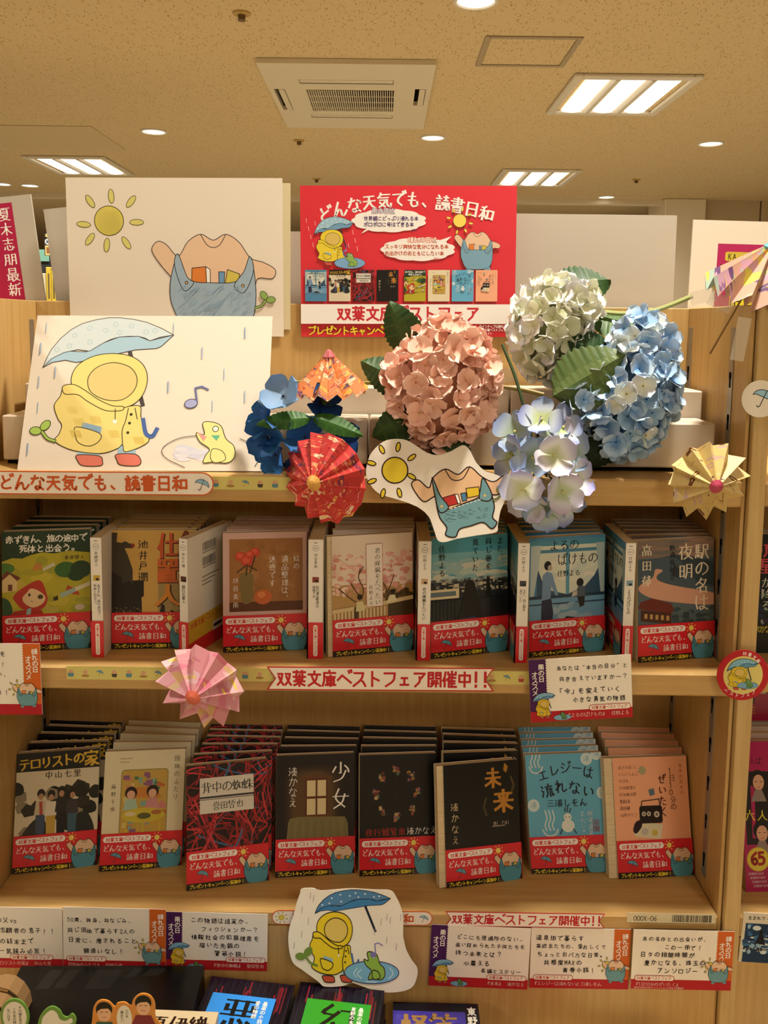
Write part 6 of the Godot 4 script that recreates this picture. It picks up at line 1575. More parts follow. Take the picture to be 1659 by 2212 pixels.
func build_pictures() -> void:
	var paper := mat("drawing_paper", "e6dccb", 0.75, 0.3)
	sheet("drawing", "hand-drawn sheet with a yellow sun and blue dungarees", "drawing", 0.297, 0.216, Vector3(-0.2895, 1.479, -1.1665), drawing_sun_print(), paper, 0, 0.5)
	sheet("backing_card", "cream card behind the sun drawing", "card", 0.2, 0.2, Vector3(-0.232, 1.49, -1.1685), null, mat("cream_card", "d8cca4", 0.8))
	sheet("drawing", "hand-drawn sheet with yellow raincoat, umbrella and frog", "drawing", 0.297, 0.2, Vector3(-0.289, 1.3215, -0.983), drawing_rain_print(), paper, 22.5, 0.5)
	sheet("poster", "red campaign poster with speech bubbles and eight small book covers", "poster", 0.296, 0.205, Vector3(0.0315, 1.483, -1.1655), poster_print(), mat("poster_card", RED, 0.4), 0, 0.6, 0, 0.0008, 0.0, vmat("poster_ink", 0.4))
	var board := mat("board_white", "bdb4a4", 0.6, 0.4)
	sheet("sign_board", "blank white board standing right of the red poster", "board", 0.412, 0.42, Vector3(0.205, 1.237, -1.2), null, board, 0, 0, 0, 0.004)
	sheet("sign_board", "narrow blank white board left of the red poster", "board", 0.15, 0.4, Vector3(-0.083, 1.229, -1.206), null, board, 0, 0, 0, 0.004)
	sheet("sign_board", "slanting white board left of the sun drawing", "board", 0.2, 0.42, Vector3(-0.342, 1.25, -1.21), null, board, 0, 6.5, 0, 0.004)
	# neighbours' header boards
	var k := Ink.new(self)
	k.rect(-20, 8.6, 102, 160, "b01e48")
	k.text("夏木志朋最新", 60, 14, 18.5, WHITE, {"vert": true, "w": 0.1, "thin": 0.55, "adv": 1.14})
	sheet("header_board", "white header board with a crimson panel and white vertical lettering", "sign", 0.11, 0.3, Vector3(-0.519, 1.37, -1.19), k.mesh(), board, 0, 6.5, 0, 0.003)
	var b := Ink.new(self)
	b.rect(37, 32, 110, 110, "b02a5c")
	for i in 50: b.ell(38 + b.rng.randf() * 60, 60 + b.rng.randf() * 58, 0.4 + b.rng.randf() * 1.3, 0.4 + b.rng.randf() * 1.1, SOOT, 8)
	b.pill(48, 43, 60, 13, "c9b440", 3)
	b.text("KA", 52, 45, 9.5, SOOT, {"w": 0.1, "adv": 1.3})
	b.rect(58, 104, 60, 18, "cfc430")
	for l in [[60, 106, 60, 120], [66, 106, 66, 120], [66, 112, 74, 112], [74, 106, 74, 112], [80, 106, 80, 120], [84, 106, 96, 106]]: b.lin2(l, 1.6, SOOT)
	sheet("header_board", "white header board with a magenta panel and yellow label", "sign", 0.26, 0.26, Vector3(0.556, 1.388, -1.19), b.mesh(), mat("board_bright", "e2d8c6", 0.6), 0, -1.0, 0, 0.003)

func build_signs() -> void:
	var card := mat("card_white", "e8e0d2", 0.55, 0.4)
	var redcard := mat("card_red", "b3202a", 0.55)
	var zf := -0.9655
	sheet("slogan_sign", "white pill-shaped sign with orange lettering and a small umbrella", "sign", 0.262, 0.0275, Vector3(-0.328, 1.2975, -0.9555), slogan_print(262, 27.5, 0), mat("slogan_edge", "cf5a2c", 0.6), 0, 0.3, 0, 0.0006, 0.0135)
	sheet("picture_tape", "pale yellow picture tape along the top shelf edge", "tape", 0.15, 0.0155, Vector3(-0.127, 1.3035, zf), tape_print(150, 15.5), mat("tape_yellow", "d2c878", 0.4), 0, 0, 0, 0.0003)
	sheet("picture_tape", "long pale yellow picture tape along the middle shelf edge", "tape", 0.565, 0.0165, Vector3(-0.096, 1.069, zf), tape_print(565, 16.5), mat("tape_yellow", "d2c878", 0.4), 0, 0, 0, 0.0003)
	for q in [["large red and white ribbon banner on the middle shelf edge", 273.0, 29.0, Vector3(-0.137, 1.0895, -0.9615), 0.3], ["smaller red and white ribbon banner below the bottom shelf", 198.0, 19.0, Vector3(0.084, 0.7745, -0.9655), -0.2]]:
		var t := thing("ribbon_banner", q[0], "banner")
		pose(t, q[3], 0, 0, q[4])
		var p := PackedVector2Array()
		var bw: float = q[1]
		var bh: float = q[2]
		var o := [0.0, 0.0, bw, 0.0, bw - bh * 0.35, bh / 2, bw, bh, 0.0, bh, bh * 0.35, bh / 2]
		for i in range(0, o.size(), 2): p.append(Vector2(o[i] * 0.001, -o[i + 1] * 0.001))
		var s := Soup.new()
		s.plate(p, -0.0006, 0.0)
		part("sheet", s.mesh(), redcard, t)
		part("print", banner_print(q[1], q[2]), matte(), t)
	# recommendation cards
	var cards := [
		["rainy-day card with purple edge leaning on the middle shelf", 122.0, 78.0, Vector3(0.2415, 1.0305, -0.9555), 4.0, false, [["あなたは“本当の自分”と", 4, 10], ["向き合えていますか—？", 8, 24], ["「今」を変えていく", 4, 39], ["小さな勇気の物語", 26, 51]], "『よるのばけもの』　住野よる", ""],
		["sunny-day card with orange edge cut by the picture's edge", 125.0, 88.0, Vector3(-0.4675, 1.0285, -0.9555), 0.5, true, [["本を", 76, 10], ["決！", 76, 23], ["ない、", 70, 36], ["あり！", 70, 60]], "『赤ずきん』　青柳碧人", ""],
		["handwritten card at the far end of the bottom edge, partly cut off", 130.0, 81.0, Vector3(-0.4585, 0.692, -0.9658), -0.4, true, [], "", ""],
		["sunny-day card with orange edge under the cream paperback", 128.0, 83.0, Vector3(-0.3285, 0.6915, -0.9645), -0.9, true, [["50歳、独身、幼なじみ、", 1, 14], ["同じ団地で暮らす2人の", 1, 28], ["日常に、癒されること", 2, 41], ["間違いなし！", 24, 56]], "『団地のふたり』　藤野千夜", ""],
		["rainy-day card with purple edge under the red thread paperback", 127.0, 76.5, Vector3(-0.2015, 0.6925, -0.9655), -0.9, false, [["この物語は現実か、", 2, 7], ["フィクションか—？", 18, 19], ["情報社会の犯罪捜査を", 4, 30], ["描いた先鋭の", 16, 41], ["警察小説！", 38, 52]], "『背中の蜘蛛』　誉田哲也", ""],
		["rainy-day card with purple edge under the smaller ribbon banner", 124.0, 82.0, Vector3(0.1262, 0.6735, -0.965), -1.9, false, [["どこにも居場所のない、", 3, 12], ["追い詰められた子供たちを", 2, 23, 7.6], ["待つ未来とは？", 3, 34], ["心震える", 16, 47], ["長編ミステリー", 42, 58]], "『未来』　湊かなえ", ""],
		["sunny-day card with orange edge under the light blue paperback", 124.0, 81.0, Vector3(0.253, 0.6728, -0.966), -0.3, true, [["温泉街で暮らす", 2, 10], ["高校生たちの、愛おしくて", 2, 22, 7.6], ["ちょっとおバカな日常。", 4, 33], ["共感度MAXの", 14, 44], ["青春小説！", 42, 54]], "『エレジーは流れない』三浦しをん", ""],
		["sunny-day card with orange edge below the barcode label", 125.0, 79.0, Vector3(0.3785, 0.678, -0.9603), -0.6, true, [["あの名作との出会いが、", 8, 9], ["この一冊で！", 40, 20], ["日々の隙間時間が", 6, 30], ["豊かになる、珠玉の", 12, 41], ["アンソロジー", 32, 52]], "『1日10分のぜいたく』", "名作の本あさのあつこいしいしんじ小川糸小池真理子"],
	]
	for i in cards.size():
		var q: Array = cards[i]
		var lines: Array = q[6]
		var pr: ArrayMesh
		if i == 2:
			# its coloured edge lies outside the picture
			var k := Ink.new(self, q[1], q[2])
			k.rect(0, 0, q[1], q[2], "efe9dc")
			var rows := [["刑事の父vs", 30, 14], ["テロリスト志願者の息子！！", 8, 28], ["想外の結末まで", 34, 43], ["一気読み必至！", 50, 56]]
			for l in rows: k.text(l[0], l[1], l[2] * 0.97, 7.2, "2c2620", {"w": 0.115, "shake": 0.9, "adv": 1.22})
			k.rect(0, q[2] - 13, q[1], 13, "b3202a")
			k.pill(64, q[2] - 18.5, 54, 7.5, "b3202a")
			k.pill(64.7, q[2] - 17.8, 52.6, 6.1, "efe9dc")
			k.text("双葉文庫ベストフェア", 67, q[2] - 17, 4.7, "b3202a", {"w": 0.12})
			k.text("『テロリストの家』　中山七里", 40, q[2] - 9.5, 5.4, "e8c8bc", {"w": 0.08, "thin": 0.7})
			pr = k.mesh()
		else:
			pr = card_print(q[1], q[2], q[5], lines, q[7], 1.0, q[8])
		sheet("recommendation_card", q[0], "card", q[1] * 0.001, q[2] * 0.001, q[3], pr, card, 0, q[4], 0, 0.0006, 0.0 if i > 1 else 0.0)
	sheet("slogan_sign", "narrow pill-shaped slogan sign behind the rain cutout", "sign", 0.2, 0.019, Vector3(-0.032, 0.7545, -0.9662), pill_sign_print(), mat("slogan_edge", "cf5a2c", 0.6), 0, 0.3, 0, 0.0005, 0.0094)
	sheet("shelf_label", "small cream shelf label with a code and barcode", "label", 0.11, 0.0135, Vector3(0.365, 0.7615, -0.9665), code_print(), mat("label_cream", "d8cfae", 0.35), 0, -0.3, 0, 0.0004)
	cutout("sun_cutout", "white card cutout with a yellow sun and blue dungarees", "cutout", [0, 42, 3, 24, 11, 12, 24, 3, 43, 2, 56, 8, 70, 17, 85, 20, 99, 15, 112, 8, 120, 13, 128, 28, 139, 38, 152, 42, 160, 47, 162, 60, 161, 72, 156, 84, 153, 100, 151, 108, 128, 112, 106, 116, 92, 120, 84, 118, 80, 108, 74, 92, 60, 80, 38, 72, 17, 66, 6, 56], Vector3(-0.02, 1.368, -0.963), sun_sign_print(), card, 0.001, 11.0)
	cutout("rain_cutout", "white card cutout with umbrella, yellow raincoat and frog pond", "cutout", [16, 1, 30, 0, 40, 3, 75, 0, 106, 1, 126, 2, 134, 12, 140, 26, 142, 42, 142, 58, 146, 74, 153, 87, 160, 97, 159, 109, 153, 120, 139, 125, 120, 126, 101, 122, 80, 115, 68, 119, 46, 120, 38, 114, 18, 100, 7, 92, 2, 79, 0, 61, 2, 46, 6, 34, 10, 18, 14, 6], Vector3(-0.1105, 0.8045, -0.964), rain_sign_print(), card, 0.001, 7.0)
	var disc := []
	for i in 24: disc.append_array([cos(TAU * i / 24) * 31.0, sin(TAU * i / 24) * 31.0])
	cutout("round_badge", "round red campaign badge hung on the shelf upright", "badge", disc, Vector3(0.4315, 1.0885, -0.9555), badge_print(), redcard, 0.001)
	disc = []
	for i in 24: disc.append_array([cos(TAU * i / 24) * 21.6, sin(TAU * i / 24) * 21.6])
	cutout("round_sticker", "round cream sticker with a blue umbrella on the upright", "sticker", disc, Vector3(0.4355, 1.4185, -0.961), umbrella_sticker_print(), mat("sticker_cream", "e8e0d0", 0.5), 0.0006)

# ---------------------------------------------------------------- paper flowers
func petal(s: Soup, t: Transform3D, l: float, w: float, cup: float, inner: Color, outer: Color, r: RandomNumberGenerator, tip := 0.0, middle := Color(0, 0, 0, 0)) -> void:
	var nu := 7
	var nv := 4
	var g := []
	var cc := []
	var wave := r.randf_range(-0.3, 0.3)
	var roll := r.randf_range(-0.5, 0.7)
	for i in nu + 1:
		var u := float(i) / nu
		var row := []
		var crow := []
		var half := w * (0.2 + 0.8 * sin(u / 0.6 * PI / 2)) if u < 0.6 else w * sqrt(maxf(0.02, 1.0 - pow((u - 0.6) / 0.4, 2.4)))
		half *= 1.0 - tip * u * u
		for j in nv + 1:
			var v := float(j) / nv * 2.0 - 1.0
			var x := half * v
			var y := l * (u - 0.07 * v * v * u)
			var z := cup * l * (u * u * 0.8 - 0.3 * u + v * v * 0.25 * u) + wave * l * 0.25 * v * u * u + roll * l * 0.25 * u * u * u
			row.append(t * Vector3(x, y, z))
			var f := clampf(u * 1.5 - 0.2, 0.0, 1.0)
			if middle.a > 0.0: crow.append(inner.lerp(middle, f * 2.0) if f < 0.5 else middle.lerp(outer, f * 2.0 - 1.0))
			else: crow.append(inner.lerp(outer, f))
		g.append(row)
		cc.append(crow)
	var nn := []
	for i in nu + 1:
		var row := []
		for j in nv + 1:
			var du: Vector3 = g[mini(i + 1, nu)][j] - g[maxi(i - 1, 0)][j]
			var dv: Vector3 = g[i][mini(j + 1, nv)] - g[i][maxi(j - 1, 0)]
			row.append(dv.cross(du).normalized())
		nn.append(row)
	for i in nu:
		for j in nv:
			s.tri(g[i][j], g[i + 1][j], g[i + 1][j + 1])
			s.tri(g[i][j], g[i + 1][j + 1], g[i][j + 1])
			var n := s.c.size()
			var at := [[i, j], [i + 1, j], [i + 1, j + 1], [i, j], [i + 1, j + 1], [i, j + 1]]
			for q in 6:
				s.c[n - 6 + q] = cc[at[q][0]][at[q][1]]
				s.n[n - 6 + q] = nn[at[q][0]][at[q][1]]

func floret(l: float, w: float, cup: float, inner: String, outer: String, eye: String, seed_: int, open := 0.35, tip := 0.0, vary := 0.08, middle := "") -> ArrayMesh:
	var r := RandomNumberGenerator.new()
	r.seed = seed_
	var s := Soup.new()
	for k in 4:
		var a := TAU * k / 4 + r.randf_range(-0.2, 0.2)
		var b := Basis(Vector3.BACK, a) * Basis(Vector3.RIGHT, open + r.randf_range(-0.18, 0.18)) * Basis(Vector3.UP, r.randf_range(-0.2, 0.2))
		var o := lin(outer)
		o = o.lerp(lin(inner), r.randf() * 0.3)
		o = Color(o.r * r.randf_range(1.0 - vary, 1.0), o.g * r.randf_range(1.0 - vary, 1.0), o.b)
		petal(s, Transform3D(b, b * Vector3(0, l * 0.06, 0)), l * r.randf_range(0.9, 1.08), w * r.randf_range(0.9, 1.1), cup, lin(inner), o, r, tip, lin(middle) if middle else Color(0, 0, 0, 0))
	s.box(Vector3(-l * 0.06, -l * 0.06, l * 0.01), Vector3(l * 0.06, l * 0.06, l * 0.12), l * 0.04, lin(eye))
	return s.mesh()

func petal_mat() -> StandardMaterial3D:
	if mats.has("petals"): return mats["petals"]
	var m := vmat("petals", 0.55, 0.35)
	m.backlight_enabled = true
	m.backlight = Color(0.45, 0.45, 0.45)
	return m

func facing(n: Vector3, spin: float) -> Basis:
	var z := n.normalized()
	var x := Vector3.UP.cross(z)
	x = x.normalized() if x.length() > 0.05 else Vector3.RIGHT
	return Basis(x, z.cross(x), z) * Basis(Vector3.BACK, spin)

func leaf_mesh(l: float, w: float, bend: float, dark: String, pale: String, seed_: int) -> ArrayMesh:
	# a toothed leaf with a raised midrib and side veins, foot at the origin, tip along +y
	var s := Soup.new()
	var r := RandomNumberGenerator.new()
	r.seed = seed_
	var n := 24
	var a := lin(dark)
	var b := lin(pale)
	var prev := []
	for i in n + 1:
		var u := float(i) / n
		var half := w * pow(sin(PI * pow(u, 0.8)), 0.75) * (1.0 + (0.06 if i % 2 == 0 else -0.05))
		if i == 0 or i == n: half = 0.0005
		var row := []
		for j in 7:
			var v := (j - 3) / 3.0
			row.append(Vector3(half * v, l * u + absf(v) * l * 0.03, bend * l * (u - u * u) * 1.4 - absf(v) * w * 0.22 - (1.0 - absf(v)) * 0.0 + bend * l * 0.3 * u * u + (0.0002 if i % 4 == 0 else 0.0)))
		if i > 0:
			for j in 6:
				var col := a.lerp(b, (0.45 if i % 4 == 0 else 0.15) + r.randf() * 0.06)
				if j == 2 or j == 3: col = a.lerp(b, 0.4 + r.randf() * 0.1)
				s.quad(prev[j], row[j], row[j + 1], prev[j + 1], col)
		prev = row
	return s.mesh()

func flower_head(t: Node3D, lobes: Array, variants: Array, count: int, seed_: int, scatter := 0.35) -> void:
	var r := RandomNumberGenerator.new()
	r.seed = seed_
	for lobe in lobes:
		var c: Vector3 = lobe[0]
		var rad: Vector3 = lobe[1]
		var n := int(count * lobe[2])
		for i in n:
			var y := 1.0 - 2.0 * (i + 0.5) / n
			var a := 2.39996 * i + r.randf_range(-0.15, 0.15)
			var d := Vector3(cos(a) * sqrt(1 - y * y), y, sin(a) * sqrt(1 - y * y))
			if d.z < -0.55: continue
			var p := c + d * rad * r.randf_range(0.86, 1.06)
			var o := part("floret", variants[r.randi() % variants.size()], petal_mat(), t)
			o.transform = Transform3D(facing(d + Vector3(r.randf_range(-1, 1), r.randf_range(-1, 1) + 0.1, r.randf_range(-1, 1) + 0.15) * scatter, r.randf() * TAU).scaled(Vector3.ONE * r.randf_range(0.85, 1.12)), p)

func core(t: Node3D, c: Vector3, rad: Vector3, hex: String) -> void:
	var s := Soup.new()
	var prof := []
	for i in 9: prof.append(Vector2(sin(PI * i / 8) + 0.0001, -cos(PI * i / 8)))
	s.lathe(prof, 14)
	var o := part("core", s.mesh(), mat("core_" + hex, hex, 0.9, 0.2), t, c)
	o.scale = rad

func stem(t: Node3D, pts: Array, r: float, hex: String, called := "stem") -> void:
	var p := PackedVector3Array()
	for i in pts.size() - 1:
		var p0: Vector3 = pts[maxi(i - 1, 0)]
		var p3: Vector3 = pts[mini(i + 2, pts.size() - 1)]
		for k in 5: p.append((pts[i] as Vector3).cubic_interpolate(pts[i + 1], p0, p3, k / 5.0))
	p.append(pts[-1])
	var s := Soup.new()
	s.tube(p, r, 7)
	part(called, s.mesh(), mat("stem_" + hex, hex, 0.6), t)

func leaf(t: Node3D, m: ArrayMesh, at: Vector3, dir: Vector3, face: Vector3) -> void:
	var y := dir.normalized()
	var x := y.cross(face.normalized()).normalized()
	var lm := vmat("leaf_green", 0.5, 0.4)
	var o := part("leaf", m, lm, t)
	o.transform = Transform3D(Basis(x, y, x.cross(y)), at)

func build_flowers() -> void:
	var pink := []
	var white := []
	var blue := []
	for i in 4:
		pink.append(floret(0.0162, 0.0088, 0.3, "f2bda4", "f9d4c4", "c9785a" if i % 2 else "dcc880", 20 + i, 0.3, 0.0, 0.04))
		white.append(floret(0.0162, 0.009, 0.35, "e2e4bc", ["f2f1e6", "e8e6ee", "f0f2dc", "e6e6ec"][i], "c8cc94", 40 + i, 0.35))
		blue.append(floret(0.0166, 0.0095, 0.3, ["7aa8d6", "eeeed8", "86b0d8", "6a9cd2"][i], ["c4dcea", "d8e6ee", "b8d4e8", "cbdeea"][i], ["3a5f94", "b8a850", "3a5f94", "3f6494"][i], 60 + i, 0.32))
	# pink hydrangea
	var c := Vector3(0.069, 1.429, -1.0)
	var t := thing("hydrangea", "large pink artificial hydrangea with dark green leaves", "flower", c, "artificial hydrangeas")
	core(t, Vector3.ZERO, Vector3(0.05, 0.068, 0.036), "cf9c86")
	flower_head(t, [[Vector3(0.002, 0.0, 0.0), Vector3(0.058, 0.076, 0.046), 0.86], [Vector3(-0.052, 0.008, 0.012), Vector3(0.014, 0.018, 0.014), 0.08], [Vector3(0.048, 0.008, 0.008), Vector3(0.018, 0.03, 0.02), 0.08]], pink, 170, 3, 0.5)
	var dark := leaf_mesh(0.075, 0.024, 0.2, "24401c", "4a6a34", 1)
	leaf(t, dark, Vector3(-0.03, 0.03, -0.02), Vector3(-0.5, 1.0, 0.2), Vector3(-0.3, 0.1, 1))
	leaf(t, dark, Vector3(-0.03, -0.01, -0.025), Vector3(-1.0, 0.5, -0.1), Vector3(0, 0.3, 1))
	leaf(t, dark, Vector3(0.005, -0.05, 0.01), Vector3(0.2, -1.0, 0.0), Vector3(0, 0.2, 1))
	leaf(t, dark, Vector3(-0.015, -0.03, 0.0), Vector3(-1, -0.5, 0.2), Vector3(0, 0.2, 1))
	stem(t, [Vector3(-0.04, 0.0, -0.03), Vector3(-0.09, -0.004, -0.052), Vector3(-0.16, -0.005, -0.055), Vector3(-0.205, -0.002, -0.06)], 0.0026, "8a8434")
	# greenish white hydrangea
	c = Vector3(0.208, 1.494, -1.05)
	t = thing("hydrangea", "greenish white artificial hydrangea beside the blank board", "flower", c, "artificial hydrangeas")
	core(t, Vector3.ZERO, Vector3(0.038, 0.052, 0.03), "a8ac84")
	flower_head(t, [[Vector3(0, 0, 0), Vector3(0.046, 0.06, 0.036), 0.85], [Vector3(0.03, 0.03, 0.008), Vector3(0.022, 0.024, 0.02), 0.2]], white, 125, 5, 0.5)
	leaf(t, leaf_mesh(0.08, 0.032, 0.25, "1e3a18", "3a5a2a", 3), Vector3(0.0, 0.05, -0.02), Vector3(1.0, 0.15, -0.1), Vector3(0, 0.7, 1))
	leaf(t, leaf_mesh(0.07, 0.03, 0.2, "2a4a1c", "5a7a38", 4), Vector3(0.05, 0.02, -0.01), Vector3(1.0, -0.35, 0.1), Vector3(0, 0.8, 0.6))
	stem(t, [Vector3(0.04, 0.028, -0.01), Vector3(0.085, 0.022, 0.0), Vector3(0.125, 0.026, 0.012), Vector3(0.168, 0.044, 0.02)], 0.003, "9aa05c")
	# blue hydrangea of two lobes
	c = Vector3(0.3, 1.43, -1.0)
	t = thing("hydrangea", "large light blue artificial hydrangea with a broad leaf", "flower", c, "artificial hydrangeas")
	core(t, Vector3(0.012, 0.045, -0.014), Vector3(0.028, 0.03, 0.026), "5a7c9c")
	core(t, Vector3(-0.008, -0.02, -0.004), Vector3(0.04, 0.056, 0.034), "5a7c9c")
	flower_head(t, [[Vector3(0.012, 0.048, -0.012), Vector3(0.034, 0.034, 0.03), 0.34], [Vector3(-0.008, -0.018, 0.0), Vector3(0.05, 0.064, 0.042), 0.72], [Vector3(-0.062, -0.016, 0.012), Vector3(0.018, 0.02, 0.016), 0.1], [Vector3(0.026, 0.004, 0.0), Vector3(0.024, 0.04, 0.03), 0.2]], blue, 135, 8, 0.45)
	leaf(t, leaf_mesh(0.098, 0.037, 0.12, "3c5426", "74844a", 6), Vector3(-0.102, -0.014, 0.018), Vector3(1.0, 0.62, 0.1), Vector3(-0.15, 0.25, 1))
	leaf(t, leaf_mesh(0.07, 0.03, 0.1, "1a2c1c", "2c4428", 7), Vector3(-0.02, -0.04, 0.0), Vector3(-0.6, -1.0, 0.1), Vector3(0, 0, 1))
	leaf(t, leaf_mesh(0.06, 0.024, 0.1, "1f3a1c", "3a5630", 8), Vector3(-0.02, 0.03, -0.02), Vector3(-1.0, 0.4, 0.1), Vector3(0, 0.3, 1))
	stem(t, [Vector3(-0.11, -0.012, 0.012), Vector3(-0.14, -0.006, 0.004), Vector3(-0.185, -0.002, -0.004)], 0.0028, "8a7a3c")
	# lavender hydrangea of a few large florets
	c = Vector3(0.184, 1.342, -0.952)
	t = thing("hydrangea", "lavender blue artificial hydrangea hanging before the shelf edge", "flower", c, "artificial hydrangeas")
	var lav := []
	for i in 5: lav.append(floret(0.0275, 0.0145, 0.2, ["b4c488", "c9d4a8", "a8c0a0", "d4dcb0", "b8c8a0"][i], ["7f8fca", "bcb8da", "8fa4d0", "a9aedc", "c8bcd8"][i], "d8d08a", 80 + i, 0.22, 0.0, 0.14, ["c4d0e0", "eae8ec", "b8ccd8", "e2e6ec", "d8dce8"][i]))
	var lo := [[-0.002, 0.05, -0.004, -0.3, 0.6, 0.9, 0], [-0.03, 0.034, -0.014, -0.7, 0.4, 0.8, 2], [0.024, 0.04, -0.012, 0.5, 0.5, 0.8, 0], [0.008, 0.012, 0.02, 0.1, 0.2, 1.0, 1], [-0.024, -0.028, 0.014, -0.3, 0.15, 1.0, 3], [0.02, -0.03, 0.018, 0.2, 0.0, 1.0, 4], [-0.034, 0.006, -0.01, -0.8, 0.1, 0.6, 0], [0.004, -0.056, -0.004, -0.1, -0.5, 0.9, 2], [0.04, -0.02, -0.006, 0.8, 0.2, 0.7, 3], [-0.014, -0.046, -0.006, -0.4, -0.4, 0.9, 4], [0.036, 0.012, -0.014, 0.6, 0.2, 0.7, 2], [-0.012, 0.006, 0.004, -0.4, 0.3, 1.0, 2], [0.028, -0.05, -0.006, 0.4, -0.5, 0.8, 0], [0.012, 0.03, -0.01, 0.2, 0.5, 0.8, 4]]
	for q in lo:
		var o := part("floret", lav[q[6]], petal_mat(), t)
		o.transform = Transform3D(facing(Vector3(q[3], q[4], q[5]), q[0] * 60.0), Vector3(q[0], q[1], q[2]))
	for q in lo: stem(t, [Vector3(0.0, -0.005, -0.03), Vector3(q[0] * 0.6, q[1] * 0.6, -0.024), Vector3(q[0], q[1], q[2] - 0.001)], 0.0011, "16201a", "stalk")
	stem(t, [Vector3(0.0, -0.005, -0.03), Vector3(-0.018, 0.06, -0.03), Vector3(-0.03, 0.1, -0.036), Vector3(-0.044, 0.135, -0.045)], 0.002, "3c5230")
	# dark blue hydrangea
	c = Vector3(-0.105, 1.378, -0.985)
	t = thing("hydrangea", "dark blue artificial flower between the drawing and red umbrella", "flower", c, "artificial hydrangeas")
	var deep := []
	for i in 4: deep.append(floret(0.028, 0.0155, 0.45, ["1f4f94", "8aa8c8", "1a3f7c", "23589c"][i], ["2f6ea8", "7fa4c8", "1f4a84", "3a6fa4"][i], "22304c", 100 + i, 0.35, 0.0, 0.2))
	for q in [[-0.012, 0.036, 0.018, -0.3, 0.5, 1.0, 1], [-0.034, 0.004, 0.006, -0.9, 0.1, 0.8, 0], [0.012, -0.012, 0.012, 0.2, 0.3, 1.0, 3], [-0.022, -0.034, 0.008, -0.5, -0.3, 1.0, 0], [0.028, 0.026, -0.01, 0.6, 0.4, 0.8, 2], [0.012, -0.044, 0.002, 0.1, -0.5, 1.0, 2], [0.048, -0.018, -0.014, 0.8, 0.0, 0.7, 2], [-0.03, -0.012, 0.016, -0.4, 0.0, 1.0, 3]]:
		var o := part("floret", deep[q[6]], petal_mat(), t)
		o.transform = Transform3D(facing(Vector3(q[3], q[4], q[5]), q[0] * 80.0), Vector3(q[0], q[1], q[2]))
	var gl := leaf_mesh(0.064, 0.0115, 0.15, "23501a", "4a7c2c", 12)
	leaf(t, gl, Vector3(0.022, 0.012, 0.02), Vector3(-1.0, -0.12, 0.15), Vector3(0, 0.5, 1))
	leaf(t, gl, Vector3(0.02, 0.014, 0.02), Vector3(1.0, -0.38, 0.0), Vector3(0, 0.5, 1))
	leaf(t, leaf_mesh(0.04, 0.011, 0.1, "3c5a1c", "6a8034", 14), Vector3(0.03, 0.004, -0.012), Vector3(0.12, 1.0, 0.0), Vector3(0, 0, 1))
	stem(t, [Vector3(0.02, 0.01, 0.0), Vector3(0.0, 0.0, -0.01), Vector3(-0.005, -0.03, -0.012)], 0.0022, "1c2c1c")
	# strips of clear tape
	var tape := StandardMaterial3D.new()
	tape.resource_name = "clear_tape"
	tape.albedo_color = Color(0.95, 0.93, 0.88, 0.28)
	tape.transparency = BaseMaterial3D.TRANSPARENCY_ALPHA
	tape.roughness = 0.3
	for q in [["strip of clear tape holding the branch to the board", Vector3(0.372, 1.536, -0.985), 0.03, 0.016, 12.0], ["flared end of clear tape near the magenta board", Vector3(0.394, 1.53, -0.987), 0.03, 0.018, -24.0], ["long strip of clear tape below the yellow paper umbrella", Vector3(0.412, 1.487, -0.968), 0.016, 0.05, -8.0], ["torn strip of clear tape beside the pink hydrangea", Vector3(0.152, 1.438, -1.03), 0.026, 0.018, 8.0]]:
		var o := thing("tape_strip", q[0], "tape", q[1], "strips of clear tape")
		o.rotation_degrees = Vector3(0, 0, q[4])
		part("strip", boxm(Vector3(-q[2] / 2, -q[3] / 2, -0.0003), Vector3(q[2] / 2, q[3] / 2, 0.0)), tape, o)

# ---------------------------------------------------------------- folded paper umbrellas
func chiyogami(seed_: int, base: String, cols: Array, blobs: int, big: int) -> ImageTexture:
	var r := RandomNumberGenerator.new()
	r.seed = seed_
	var im := Image.create(256, 256, false, Image.FORMAT_RGB8)
	im.fill(Color(base))
	for i in blobs:
		var c := Color(cols[r.randi() % cols.size()])
		var x := r.randi() % 256
		var y := r.randi() % 256
		var s := 2 + r.randi() % big
		if i % 3 == 0:
			# five-petalled blossom
			for k in 5:
				var q := Vector2(x, y) + Vector2.from_angle(TAU * k / 5) * s * 0.8
				dot(im, int(q.x), int(q.y), maxi(1, int(s * 0.55)), c)
			dot(im, x, y, maxi(1, s / 3), Color("e8c860"))
		elif i % 3 == 1: dot(im, x, y, s / 2 + 1, c)
		else:
			for k in 18:
				var px := (x + k) & 255
				var py := (y + int(sin(k * 0.5) * 4.0)) & 255
				im.set_pixel(px, py, c)
				im.set_pixel(px, (py + 1) & 255, c)
	return ImageTexture.create_from_image(im)

func dot(im: Image, x: int, y: int, r: int, c: Color) -> void:
	for j in range(-r, r + 1):
		for i in range(-r, r + 1):
			if i * i + j * j <= r * r: im.set_pixel((x + i) & 255, (y + j) & 255, c)

